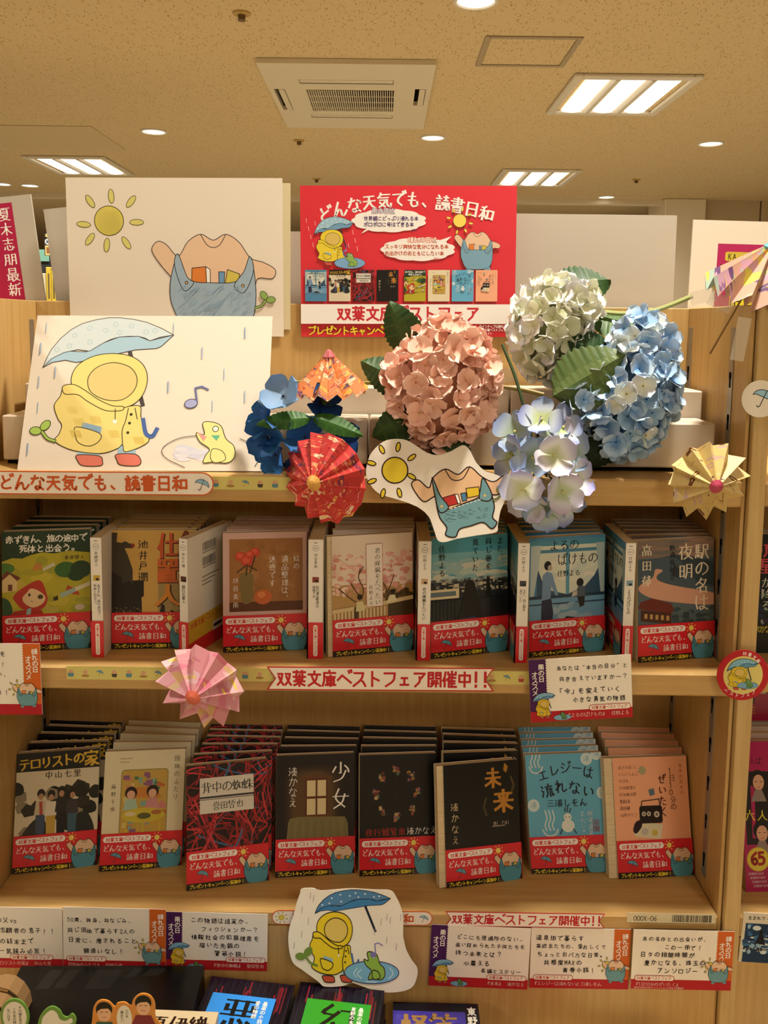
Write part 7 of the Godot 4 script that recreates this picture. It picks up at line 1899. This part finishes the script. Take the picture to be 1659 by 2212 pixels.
func paper_umbrella(label: String, at: Vector3, axis: Vector3, rad: float, high: float, pleats: int, tex: ImageTexture, tip_hex: String, spin: float, stick: bool, key: String, valley := 0.84, sink := 1.16) -> void:
	# tip along +y, canopy opening towards -y
	var t := thing("paper_umbrella", label, "paper umbrella", at, "folded paper umbrellas")
	var y := axis.normalized()
	var x := y.cross(Vector3.BACK if absf(y.z) < 0.9 else Vector3.UP).normalized()
	t.basis = Basis(x, y, x.cross(y)) * Basis(Vector3.UP, spin)
	var s := Soup.new()
	var n := pleats * 2
	var r := RandomNumberGenerator.new()
	r.seed = hash(key)
	var ring := []
	var inner := []
	for i in n:
		var a := TAU * i / n + r.randf_range(-0.05, 0.05)
		var out := i % 2 == 0
		var rr := rad * (1.0 if out else valley) * r.randf_range(0.97, 1.03)
		ring.append(Vector3(cos(a) * rr, -high * (0.9 if out else sink), sin(a) * rr))
		inner.append(Vector3(cos(a) * rad * (0.13 if out else 0.08), -high * 0.1, sin(a) * rad * (0.13 if out else 0.08)))
	for i in n:
		var j := (i + 1) % n
		s.quad(inner[i], ring[i], ring[j], inner[j])
		var u0 := float(i) / n * 1.6
		var u1 := float(i + 1) / n * 1.6
		for q in [Vector2(u0, 0.05), Vector2(u0, 0.95), Vector2(u1, 0.95), Vector2(u0, 0.05), Vector2(u1, 0.95), Vector2(u1, 0.05)]: s.uv.append(q)
	var m := mat("chiyogami_" + key, "ffffff", 0.5, 0.4)
	m.albedo_texture = tex
	m.backlight_enabled = true
	m.backlight = Color(0.3, 0.3, 0.3)
	part("canopy", s.mesh(), m, t)
	var c := Soup.new()
	c.lathe([Vector2(0.0, high * 0.06), Vector2(rad * 0.07, high * 0.02), Vector2(rad * 0.17, -high * 0.12), Vector2(rad * 0.14, -high * 0.18)], 12)
	part("tip", c.mesh(), mat("tip_" + key, tip_hex, 0.5), t)
	if stick:
		var k := Soup.new()
		k.tube(PackedVector3Array([Vector3(0, high * 0.1, 0), Vector3(0, -high * 2.1, 0)]), 0.0011, 6)
		part("stick", k.mesh(), mat("bamboo_stick", "8a6a3c", 0.7), t)

func build_umbrellas() -> void:
	var red := chiyogami(1, "c63a38", ["e0a078", "e8d0b0", "d8604c", "b02a34", "d8b058", "7a3050", "d45a48"], 210, 10)
	var orange := chiyogami(2, "d9824a", ["c44a38", "e8c0a0", "7a5070", "e0b04a", "d8d0b0", "5a4a5c"], 330, 9)
	var rose := chiyogami(3, "d99aa4", ["e4b8bc", "c98090", "d0ac7c", "e0bcc4", "d88098"], 60, 26)
	var cream := chiyogami(4, "d6bf80", ["d0a088", "6a4030", "d9c894", "c4a8a0", "5a3428", "dcc88c"], 90, 11)
	var violet := chiyogami(5, "c9a08c", ["d8b050", "8a6a90", "b4b890", "c8a0b4", "6a4a78", "d0c060", "a8c0b0"], 130, 24)
	paper_umbrella("red patterned folded paper umbrella facing forward", Vector3(-0.079, 1.322, -0.912), Vector3(-0.5, -0.06, 1.0), 0.0545, 0.03, 16, red, "d8a04a", 0.2, false, "red", 0.91, 1.06)
	paper_umbrella("orange patterned folded paper umbrella standing upright", Vector3(-0.067, 1.466, -1.0), Vector3(-0.05, 1.0, 0.1), 0.046, 0.05, 13, orange, "b85a60", 0.1, false, "orange", 0.9, 1.06)
	paper_umbrella("pink and tan folded paper umbrella below the middle shelf", Vector3(-0.214, 1.074, -0.905), Vector3(-0.2, -0.16, 1.0), 0.055, 0.026, 12, rose, "d0664c", 0.0, false, "rose", 0.8, 1.3)
	paper_umbrella("cream folded paper umbrella with a crimson tip", Vector3(0.3735, 1.3225, -0.917), Vector3(0.06, -0.14, 1.0), 0.048, 0.026, 12, cream, "b03a58", 0.1, false, "cream", 0.8, 1.3)
	paper_umbrella("yellow and violet folded paper umbrella at the edge of the picture", Vector3(0.452, 1.6, -0.985), Vector3(0.42, 1.0, 0.25), 0.051, 0.07, 12, violet, "5aa0b0", 0.3, true, "violet")
	paper_umbrella("pale green folded paper umbrella poking in from the side", Vector3(-0.556, 1.625, -1.06), Vector3(-0.5, 1.0, 0.25), 0.04, 0.05, 12, chiyogami(6, "9cb49c", ["c8d0b0", "7a9a8c", "dcd8b8"], 80, 12), "5a8a80", 0.3, true, "green")

# ---------------------------------------------------------------- books lying on the ledge
func lying_book(label: String, w: float, d: float, at: Vector3, turn: float, thick: float, cover_hex: String, pr: ArrayMesh, group: String) -> Node3D:
	# at: middle of the far top edge of the cover; the book lies flat below it
	var t := thing("lying_book", label, "book", at, group)
	t.rotation.y = deg_to_rad(turn)
	var s := Soup.new()
	s.box(Vector3(-w / 2, -0.0008, 0), Vector3(w / 2, 0, d), 0.0003)
	s.box(Vector3(-w / 2, -thick, 0), Vector3(w / 2, -thick + 0.0008, d), 0.0003)
	s.box(Vector3(w / 2 - 0.001, -thick, 0), Vector3(w / 2, 0, d), 0.0003)
	part("cover", s.mesh(), mat("lying_" + cover_hex, cover_hex, 0.3), t)
	part("pages", boxm(Vector3(-w / 2 + 0.001, -thick + 0.0009, 0.001), Vector3(w / 2 - 0.0015, -0.0009, d - 0.001)), pages_material(), t)
	if pr:
		var o := part("cover_print", pr, gloss(), t, Vector3(-w / 2, 0, 0))
		o.rotation.x = -PI / 2
	return t

func pile(what: String, w: float, d: float, at: Vector3, turn: float, thick: float, hex: String, pr: ArrayMesh) -> void:
	var y := at.y
	var i := 0
	while y - thick > 0.6052:
		lying_book(what + (", top of its pile" if i == 0 else ", %s from the top of its pile" % ORDER[i - 1]), w, d, Vector3(at.x + 0.0012 * (i % 3), y, at.z - 0.0015 * (i % 2)), turn, thick - 0.0006, hex, pr if i == 0 else null, "books piled on the ledge")
		y -= thick
		i += 1

func striped_cover(block: String, big: String, side: Array, x0: float) -> ArrayMesh:
	var k := Ink.new(self, 105, 151)
	k.rng.seed = hash(big)
	k.rect(0, 0, 105, 151, "0d0c10")
	for i in 40: k.rect(i * 2.7, 0, 0.9, 151, ["1c1c26", "15151c", "1f2030"][i % 3])
	for i in 12:
		var x: float = [18, 46, 50, 54, 84, 88, 92, 96, 12, 90, 52, 48][i] * 1.0
		k.rect(x, k.rng.randf() * 20, 1.6, 14 + k.rng.randf() * 40, ["7a1c28", "5a1620"][i % 2])
	k.rect(x0, 24, 78, 127, block)
	k.text(big, x0 + 16, 28, 46, "12120f", {"w": 0.12, "thin": 0.45})
	for i in side.size(): k.text(side[i], x0 + 64 - 9 * i, 30, 6.0, "dcd8cc", {"vert": true, "w": 0.12, "adv": 1.05})
	return k.mesh()

func build_piles() -> void:
	pile("black striped paperback with a bright blue block", 0.105, 0.151, Vector3(-0.1535, 0.690, -0.952), -7, 0.017, "0d0c10", striped_cover("2f86d8", "悪", ["最高の小説本", "愛の物語"], 10))
	pile("black striped paperback with a green block", 0.105, 0.151, Vector3(-0.043, 0.684, -0.952), -7, 0.019, "0d0c10", striped_cover("2c8a24", "幻", ["最高の読書の本", "東野の本"], 14))
	var k := Ink.new(self, 105, 151)
	k.rect(0, 0, 105, 151, "10101c")
	k.rect(0, 13, 88, 140, "3a3088")
	for i in 40: k.ell(k.rng.randf() * 80, 20 + k.rng.randf() * 80, 4, 3, ["443a94", "342a7c"][i % 2], 10)
	k.text("怪笑", 10, 18, 34, "8a6a3c", {"w": 0.16, "thin": 0.6})
	k.text("東野", 90, 6, 12, "d8d4c8", {"vert": true, "w": 0.12, "adv": 1.1})
	pile("purple paperback with a brown brush title", 0.105, 0.151, Vector3(0.0725, 0.664, -0.951), -1, 0.017, "10101c", k.mesh())
	k = Ink.new(self, 225, 165)
	k.rect(0, 0, 225, 165, "0c0b0b")
	for q in [[38, 6, 16, 30], [60, 6, 14, 28], [96, 6, 30, 30], [140, 4, 12, 14], [160, 4, 20, 12]]: k.pol([q[0], q[1], q[0] + q[2], q[1], q[0] + q[2] - 8, q[1] + q[3], q[0] - 8, q[1] + q[3]], "17181c")
	lying_book("large black glossy book lying behind the standing cutouts", 0.225, 0.165, Vector3(-0.327, 0.705, -0.955), 1, 0.045, "0c0b0b", k.mesh(), "books piled on the ledge")
	lying_book("brown bound book under the large black one", 0.2, 0.15, Vector3(-0.327, 0.659, -0.95), 0, 0.053, "3a2a1e", null, "books piled on the ledge")
	k = Ink.new(self, 105, 151)
	k.rect(0, 0, 105, 151, "bfae8c")
	k.text("藤原伊織", 6, 8, 22, "2a1a14", {"w": 0.14, "thin": 0.5, "adv": 1.05})
	lying_book("beige paperback with bold black lettering on the black book", 0.105, 0.12, Vector3(-0.232, 0.7205, -0.872), -2, 0.0145, "bfae8c", k.mesh(), "books piled on the ledge")
	# a curled card wrapper at the edge
	var t := thing("curled_wrapper", "curled brown card wrapper at the corner of the ledge", "wrapper", Vector3(-0.432, 0.7055, -0.88))
	var s := Soup.new()
	for j in 3:
		var out := PackedVector2Array()
		for i in 9:
			var a := PI * i / 8
			out.append(Vector2(cos(a) * (0.028 - j * 0.004), sin(a) * (0.034 - j * 0.006)))
		for i in range(8, -1, -1):
			var a := PI * i / 8
			out.append(Vector2(cos(a) * (0.0265 - j * 0.004), sin(a) * (0.0325 - j * 0.006)))
		s.plate(out, -0.02 + j * 0.018, 0.0 + j * 0.018)
	part("sheet", s.mesh(), mat("wrapper_brown", "8a6a42", 0.5), t)
	# standing cutouts before the books
	var green := mat("cutout_green", "5f8f34", 0.5)
	var cream := mat("cutout_cream", "d8d0bc", 0.6)
	var orange := mat("cutout_orange", "c9822c", 0.5)
	k = Ink.new(self)
	k.ell(0, 0, 12.5, 17, "dcd6c4", 24)
	k.text("その嘘を見る", 4, -12, 3.6, SOOT, {"vert": true, "w": 0.1})
	k.text("この本の秋", -2, -10, 3.6, SOOT, {"vert": true, "w": 0.1})
	k.text("ない日々", -8, -9, 3.6, SOOT, {"vert": true, "w": 0.1})
	var oval := []
	for i in 16: oval.append_array([cos(TAU * i / 16) * 15.0, sin(TAU * i / 16) * 20.0])
	oval.append_array([17.0, 3.0, 14.0, 60.0, -10.0, 60.0])
	t = cutout("standing_card", "green-rimmed oval card with vertical writing", "card", oval.slice(0, 32), Vector3(-0.378, 0.7755, -0.8), k.mesh(), green, 0.0015)
	part("stand", boxm(Vector3(-0.004, -0.0695, -0.0012), Vector3(0.004, -0.019, -0.0004)), cream, t)
	k = Ink.new(self)
	k.pol([-13, 6, -8, -3, -2, -7, 3, -4, 6, 3, 12, 5, 18, 2, 19, 7, 10, 12, 12, 30, -13, 30], "dcd8c8", true)
	t = cutout("standing_card", "white animal shaped card with a green rim", "card", [-17, 8, -11, -5, -2, -11, 6, -7, 9, -1, 14, 1, 19, -3, 23, 3, 21, 11, 15, 15, 15, 36, -17, 36], Vector3(-0.337, 0.7765, -0.8), k.mesh(), green, 0.0015)
	part("stand", boxm(Vector3(-0.004, -0.0705, -0.0012), Vector3(0.004, -0.034, -0.0004)), cream, t)
	k = Ink.new(self)
	for q in [[-22, 0.0, "3a5a4a"], [19, -8.0, "7a2c30"]]:
		k.ell(q[0], q[1] - 2, 8.6, 8.4, "1c1612", 20)
		k.rect(q[0] - 3, q[1] + 8, 6, 8, "c89a74")
		k.ell(q[0], q[1] + 3.2, 7.2, 9, "d8ac86", 20)
		k.pol([q[0] - 7.5, q[1] + 0.5, q[0] - 6, q[1] - 6, q[0] + 5, q[1] - 7, q[0] + 7.5, q[1] + 0.5, q[0] + 4, q[1] - 3, q[0] - 3, q[1] - 2.5], "1c1612")
		k.lin2([q[0] - 4, q[1] + 1, q[0] - 1.5, q[1] + 1], 0.7, SOOT)
		k.lin2([q[0] + 1.5, q[1] + 1, q[0] + 4, q[1] + 1], 0.7, SOOT)
		k.lin2([q[0] - 2, q[1] + 7, q[0] + 2, q[1] + 7], 0.6, "8a4a3c")
		k.pol([q[0] - 13, q[1] + 24, q[0] - 8, q[1] + 12, q[0] + 8, q[1] + 12, q[0] + 13, q[1] + 24], q[2])
	k.ell(-1, 8, 8, 15, "dcd6c4", 24)
	k.text("心の本", 0, -3, 3.4, SOOT, {"vert": true, "w": 0.1})
	k.text("読みたい", -5, -1, 3.4, SOOT, {"vert": true, "w": 0.1})
	t = cutout("standing_card", "orange-rimmed card with two men and a speech oval", "card", [-46, 26, -36, 16, -33, -4, -26, -12, -17, -11, -11, -5, -8, -9, 0, -10, 6, -6, 9, -14, 17, -20, 26, -18, 31, -9, 32, 8, 44, 22, 46, 40, -46, 40], Vector3(-0.2625, 0.783, -0.8), k.mesh(), orange, 0.0015)
	part("stand", boxm(Vector3(-0.004, -0.077, -0.0012), Vector3(0.004, -0.038, -0.0004)), cream, t)
	# one pale pamphlet at the front right
	lying_book("pale pamphlet lying below the sunny-day cards", 0.1, 0.14, Vector3(0.305, 0.629, -0.945), 3, 0.012, "d2c6a8", null, "books piled on the ledge")
	lying_book("red topped paperback under the pale pamphlet's neighbour", 0.105, 0.151, Vector3(0.19, 0.6285, -0.94), 0, 0.0115, "8a2a24", null, "books piled on the ledge")

# ---------------------------------------------------------------- the next bookshelf
func build_neighbour() -> void:
	var base := Vector3(0.92, 0, -1.07)
	var t := thing("bookshelf", "second maple bookshelf beyond the upright, mostly out of the picture", "bookshelf", base)
	var up := wood("maple_upright", "c8a66b", "b48e53")
	var lying := wood("maple_board", "c8a66b", "b48e53", true)
	part("back_panel", boxm(Vector3(0.4487, 0, -1.185), Vector3(1.36, 1.526, -1.17)), up, t, -base)
	part("side_panel", boxm(Vector3(1.36, 0, -1.185), Vector3(1.385, 1.526, -0.966)), up, t, -base)
	for y in [1.319, 1.09, 0.772]: part("shelf_board", boxm(Vector3(0.4487, y - 0.029, -1.17), Vector3(1.36, y, -0.967), 0.0025), lying, t, -base)
	part("front_panel", boxm(Vector3(0.4487, 0.35, -0.99), Vector3(1.36, 0.7425, -0.968), 0.001), up, t, -base)
	var k := Ink.new(self, 105, 151)
	k.rect(0, 0, 105, 151, "14161c")
	for i in 40: k.ell(k.rng.randf() * 105, 60 + k.rng.randf() * 50, 5, 3, ["1c3a28", "1a2a4a", "241c3c", "205034"][i % 4], 8)
	k.text("流星", 2, 10, 19, "c84a5c", {"vert": true, "w": 0.14, "adv": 1.1, "thin": 0.6})
	k.text("が降る", 6, 55, 13, "cfd4cc", {"vert": true, "w": 0.09, "adv": 1.1, "thin": 0.6})
	k.text("も", 5, 108, 6, "cfd4cc", {"w": 0.1})
	k.text("切な", 1, 116, 9, "c8b83c", {"w": 0.11})
	standing("dark paperback with a red and white title beyond the upright", 0.105, 0.151, Vector3(0.527, 1.0902, -1.02), 0, 5, k.mesh(), "14161c")
	standing("pale stack copy behind the dark paperback", 0.105, 0.151, Vector3(0.53, 1.0902, -1.045), 0, 5, null, "cfc4ac")
	k = Ink.new(self, 128, 188)
	k.rect(0, 0, 128, 188, "a81c58")
	k.rect(4, 38, 36, 92, "17121a")
	k.rect(46, 44, 40, 100, "17121a")
	k.rect(12, 56, 5, 66, "a81c58")
	k.rect(40, 40, 4, 60, "c0407a")
	for q in [[22, 52], [24, 116]]:
		k.ell(q[0], q[1] - 4, 11, 12, "140e10", 18)
		k.ell(q[0] + 1, q[1], 7.5, 10, "cfa084", 18)
		k.lin2([q[0] - 4, q[1] - 1, q[0] - 1, q[1] - 1], 0.8, SOOT)
		k.lin2([q[0] + 3, q[1] - 1, q[0] + 6, q[1] - 1], 0.8, SOOT)
		k.lin2([q[0] - 1, q[1] + 6, q[0] + 3, q[1] + 6], 0.8, "9a4a44")
		k.pol([q[0] - 10, q[1] + 24, q[0] - 4, q[1] + 9, q[0] + 5, q[1] + 9, q[0] + 11, q[1] + 24], "8a7a74")
	k.text("六人の嘘", 2, 86, 15, "d8c83c", {"w": 0.1, "thin": 0.6, "adv": 1.12})
	k.text("六人は", 2, 20, 9, "5a1034", {"w": 0.1})
	k.ell(18, 148, 15, 15, "cfb830", 26)
	k.ell(18, 148, 13.4, 13.4, "d8c440", 26)
	k.text("65", 8.5, 138, 18, "9a2020", {"w": 0.2, "adv": 0.95})
	for i in 4: k.text("生高校の名作", 4 + i * 2, 164 + i * 5, 3.4, "d8b8c4", {"w": 0.1})
	standing("magenta novel with two portraits and a round yellow price mark", 0.128, 0.188, Vector3(0.541, 0.7722, -1.015), 3, 12, k.mesh(), "a81c58")
	for i in 5: standing("magenta novel, %s copy from the front of its stack" % ORDER[i], 0.128, 0.188, Vector3(0.545, 0.7722, -1.036 - i * 0.019), 0, 12, null, "cfb8a4")
	k = Ink.new(self, 105, 98)
	k.rect(0, 0, 105, 151, "a81c4c")
	for q in [[10, 0, 26, 10], [16, 18, 30, 42], [8, 60, 20, 14]]: k.rect(q[0], q[1], q[2], q[3], "17121a")
	k.ell(31, 31, 6.5, 9, "b88a70", 16)
	k.ell(31, 25, 7.5, 6, "140e10", 16)
	k.pol([20, 60, 26, 42, 36, 42, 44, 60], "c8c0bc")
	k.text("学生", 4, 76, 13, "cfae3c", {"w": 0.09, "thin": 0.6, "adv": 1.1})
	var hung := standing("magenta sheet with a small portrait hung above the novels", 0.105, 0.098, Vector3(0.5395, 0.9615, -1.1), 0, 2, null, "a81c4c")
	part("print", k.mesh(), gloss(), hung, Vector3(-0.0525, 0.098, 0.0))
	k = Ink.new(self, 100, 66)
	k.rect(0, 0, 100, 66, "d2cab4")
	k.rect(4, 14, 92, 52, "1c3450")
	for i in 60: k.ell(4 + k.rng.randf() * 60, 16 + k.rng.randf() * 36, 2 + k.rng.randf() * 4, 1 + k.rng.randf() * 3, ["3a6a94", "8fb0c4", "c8d4d0", "24486c"][i % 4], 8)
	k.pol([18, 40, 22, 28, 27, 28, 31, 42], "10121c")
	k.ell(24.5, 25, 2.6, 2.8, "10121c", 10)
	for i in 30: k.ell(6 + k.rng.randf() * 60, 46 + k.rng.randf() * 5, 0.8, 0.7, "d8c8a0", 6)
	k.text("生まれて…めて", 6, 4, 5, SOOT, {"w": 0.09, "adv": 1.1})
	sheet("recommendation_card", "dark blue picture card on the next shelf's front panel", "card", 0.1, 0.066, Vector3(0.501, 0.7095, -0.966), k.mesh(), mat("card_white", "e8e0d2", 0.55), 0, -3, 0, 0.0006)

func build_far_side() -> void:
	# the shelf on the other side carries the crimson header board
	var base := Vector3(-0.97, 0, -1.07)
	var t := thing("bookshelf", "third maple bookshelf under the crimson header board, outside the picture", "bookshelf", base)
	var up := wood("maple_upright", "c8a66b", "b48e53")
	var lying := wood("maple_board", "c8a66b", "b48e53", true)
	part("back_panel", boxm(Vector3(-1.41, 0, -1.185), Vector3(-0.513, 1.526, -1.17)), up, t, -base)
	part("side_panel", boxm(Vector3(-1.435, 0, -1.185), Vector3(-1.41, 1.526, -0.966)), up, t, -base)
	for y in [1.319, 1.09, 0.772]: part("shelf_board", boxm(Vector3(-1.41, y - 0.029, -1.17), Vector3(-0.513, y, -0.967), 0.0025), lying, t, -base)
	part("front_panel", boxm(Vector3(-1.41, 0.0, -0.99), Vector3(-0.513, 0.7425, -0.968), 0.001), up, t, -base)

func standing(label: String, w: float, h: float, at: Vector3, yaw: float, lean: float, pr: ArrayMesh, hex: String) -> Node3D:
	var t := thing("shelf_book", label, "book", Vector3.ZERO, "books on the next shelf")
	pose(t, at, yaw, lean)
	var s := Soup.new()
	s.box(Vector3(-w / 2, 0, -0.0006), Vector3(w / 2, h, 0))
	s.box(Vector3(-w / 2, 0, -0.014), Vector3(w / 2, h, -0.0134))
	s.box(Vector3(w / 2 - 0.0006, 0, -0.014), Vector3(w / 2, h, 0))
	part("cover", s.mesh(), mat("standing_" + hex, hex, 0.35), t)
	part("pages", boxm(Vector3(-w / 2 + 0.0008, 0.0006, -0.0133), Vector3(w / 2 - 0.001, h - 0.0006, -0.0007)), pages_material(), t)
	if pr: part("cover_print", pr, gloss(), t, Vector3(-w / 2, h, 0))
	return t

# ---------------------------------------------------------------- things in the ceiling
func build_ceiling_things() -> void:
	var white := mat("unit_white", "d9cfb8", 0.5)
	var c := Vector3(-0.225, 2.9, -5.335)
	var t := thing("air_conditioner", "square white ceiling air conditioner with a dark grille", "air conditioner", c)
	var holes := [[-0.262, -0.26, 0.262, 0.235], [-0.284, 0.355, 0.258, 0.44], [-0.284, -0.44, 0.258, -0.36], [-0.45, -0.24, -0.385, 0.24], [0.385, -0.1, 0.45, 0.27]]
	var xs := [-0.48, 0.48]
	var zs := [-0.735, 0.735]
	for q in holes:
		xs.append_array([q[0], q[2]])
		zs.append_array([q[1], q[3]])
	xs.sort()
	zs.sort()
	var s := Soup.new()
	for i in xs.size() - 1:
		for j in zs.size() - 1:
			var mid := Vector2(xs[i] + xs[i + 1], zs[j] + zs[j + 1]) / 2.0
			var open := false
			for q in holes: open = open or (mid.x > q[0] and mid.x < q[2] and mid.y > q[1] and mid.y < q[3])
			if not open and xs[i + 1] > xs[i] and zs[j + 1] > zs[j]: s.box(Vector3(xs[i], -0.028, zs[j]), Vector3(xs[i + 1], -0.002, zs[j + 1]))
	part("panel", s.mesh(), white, t)
	# body above the ceiling, open below
	s = Soup.new()
	for q in [[-0.464, -0.66, -0.454, 0.67], [0.454, -0.66, 0.464, 0.67], [-0.454, -0.66, 0.454, -0.65], [-0.454, 0.66, 0.454, 0.67]]: s.box(Vector3(q[0], 0.0, q[1]), Vector3(q[2], 0.28, q[3]))
	s.box(Vector3(-0.464, 0.28, -0.66), Vector3(0.464, 0.29, 0.67))
	part("body", s.mesh(), mat("unit_body", "a8a294", 0.6), t)
	var g := Soup.new()
	for i in 40: g.box(Vector3(-0.262 + i * 0.0134, -0.033, -0.26), Vector3(-0.2565 + i * 0.0134, -0.012, 0.235))
	for i in 3: g.box(Vector3(-0.262, -0.035, -0.15 + i * 0.13), Vector3(0.262, -0.03, -0.144 + i * 0.13))
	var gr := part("grille", g.mesh(), white, t)
	gr.set_meta("kind", "stuff")
	for i in range(1, 5):
		var q: Array = holes[i]
		var wide: bool = q[2] - q[0] > q[3] - q[1]
		var a := Vector3(q[0] + 0.004, -0.03, q[1] + 0.03) if wide else Vector3(q[0] + 0.026, -0.03, q[1] + 0.01)
		var b := Vector3(q[2] - 0.004, -0.024, q[3] - 0.004) if wide else Vector3(q[2] - 0.004, -0.024, q[3] - 0.01)
		part("flap", boxm(a, b, 0.002), white, t)
	c = Vector3(0.712, 2.9, -4.455)
	t = thing("ceiling_hatch", "framed square access hatch in the ceiling", "hatch", c)
	s = Soup.new()
	for q in [[-0.24, -0.235, -0.212, 0.235], [0.212, -0.235, 0.24, 0.235], [-0.212, -0.235, 0.212, -0.207], [-0.212, 0.207, 0.212, 0.235]]: s.box(Vector3(q[0], -0.008, q[1]), Vector3(q[2], 0, q[3]), 0.002)
	part("frame", s.mesh(), mat("hatch_frame", "a8977a", 0.5), t)
	part("panel", boxm(Vector3(-0.207, -0.003, -0.202), Vector3(0.207, 0.0, 0.202)), mats["ceiling_board"], t)
	c = Vector3(-2.9, 2.9, -6.62)
	t = thing("ceiling_hatch", "wide flush panel in the ceiling before the far light", "hatch", c)
	part("panel", boxm(Vector3(-0.75, -0.006, -0.4), Vector3(0.75, 0, 0.4), 0.003), mat("flush_panel", "cbb78f", 0.9), t)
	var labs := ["small brass sprinkler head at the top of the picture", "tiny sprinkler head left of the nearest downlight", "tiny sprinkler head above the red poster", "tiny sprinkler head above the blank board"]
	var spots := [[-0.67, -3.96], [-0.68, -6.61], [-0.685, -8.33], [2.385, -8.15]]
	for i in 4:
		t = thing("sprinkler", labs[i], "sprinkler", Vector3(spots[i][0], 2.9, spots[i][1]), "ceiling sprinklers")
		s = Soup.new()
		s.lathe([Vector2(0.042, 0.0), Vector2(0.04, -0.008), Vector2(0.018, -0.011)], 20)
		part("plate", s.mesh(), mat("brass_plate", "b89a58", 0.4), t)
		s = Soup.new()
		s.lathe([Vector2(0.018, -0.01), Vector2(0.016, -0.03), Vector2(0.019, -0.034), Vector2(0.0, -0.036)], 14)
		part("head", s.mesh(), mat("brass_head", "6a5030", 0.4), t)

# ---------------------------------------------------------------- far behind, seen between the boards
func build_far_things() -> void:
	var t := thing("far_shelf", "distant bookshelf seen in the gap left of the sun drawing", "bookshelf", Vector3(-1.7, 0, -4.2))
	var up := wood("maple_upright", "c8a66b", "b48e53")
	part("body", boxm(Vector3(-0.6, 0, -0.2), Vector3(0.6, 1.55, 0.15), 0.004), up, t)
	part("back_board", boxm(Vector3(-0.6, 1.55, -0.22), Vector3(0.6, 1.86, -0.18)), mat("far_dark", "14181c", 0.7), t)
	part("header", boxm(Vector3(-0.6, 1.80, -0.18), Vector3(0.6, 1.86, -0.17)), mat("far_teal", "6aa094", 0.6), t)
	var cols := [["cfc8a8", 0.03, 0.17], ["cfb43a", 0.026, 0.2], ["d8c43c", 0.022, 0.18], ["e0d8b0", 0.03, 0.19], ["dcd8c4", 0.03, 0.19], ["e8e0b8", 0.024, 0.17]]
	var labs := ["pale thin book on the distant shelf", "mustard yellow book on the distant shelf", "bright yellow book on the distant shelf", "cream book beside the yellow ones on the distant shelf", "white book with a teal label on the distant shelf", "light yellow book at the end of the distant row"]
	var x := -1.66
	for i in cols.size():
		var q: Array = cols[i]
		var b := thing("far_book", labs[i], "book", Vector3(x + q[1] / 2, 1.55, -4.1), "books on the distant shelf")
		part("cover", boxm(Vector3(-q[1] / 2 + 0.0008, 0, -0.06), Vector3(q[1] / 2 - 0.0008, q[2], 0.06), 0.002), mat("far_" + q[0], q[0], 0.5), b)
		if i == 4: part("label", boxm(Vector3(-0.009, 0.04, 0.06), Vector3(0.009, 0.09, 0.0605)), mat("far_teal", "6aa094", 0.6), b)
		else: part("lettering", boxm(Vector3(-0.004, 0.05, 0.06), Vector3(0.004, q[2] - 0.03, 0.0604)), mat("far_ink", "6a5a30", 0.6), b)
		x += q[1]
	t = thing("shop_sign", "small black and yellow shop sign far behind", "sign", Vector3(-1.612, 1.86, -4.05))
	var k := Ink.new(self, 50, 110)
	k.rect(0, 0, 50, 30, SOOT)
	k.text("本日", 4, 4, 20, "dcc878", {"w": 0.16})
	k.ell(25, 44, 22, 16, "c4ccd4", 20)
	k.text("新生", 10, 38, 13, "2a3a5a", {"w": 0.16})
	k.rect(4, 62, 46, 46, "d2b878")
	k.rect(10, 70, 14, 30, "8a5a34")
	k.rect(28, 68, 18, 22, "9a3a34")
	part("sheet", boxm(Vector3(-0.025, -0.055, -0.002), Vector3(0.025, 0.055, 0.0)), mat("far_sign", "2a2418", 0.6), t)
	part("print", k.mesh(), matte(), t, Vector3(-0.025, 0.055, 0.0))
	part("post", boxm(Vector3(-0.004, -0.31, -0.006), Vector3(0.004, 0.055, -0.002)), mat("far_dark", "14181c", 0.7), t)
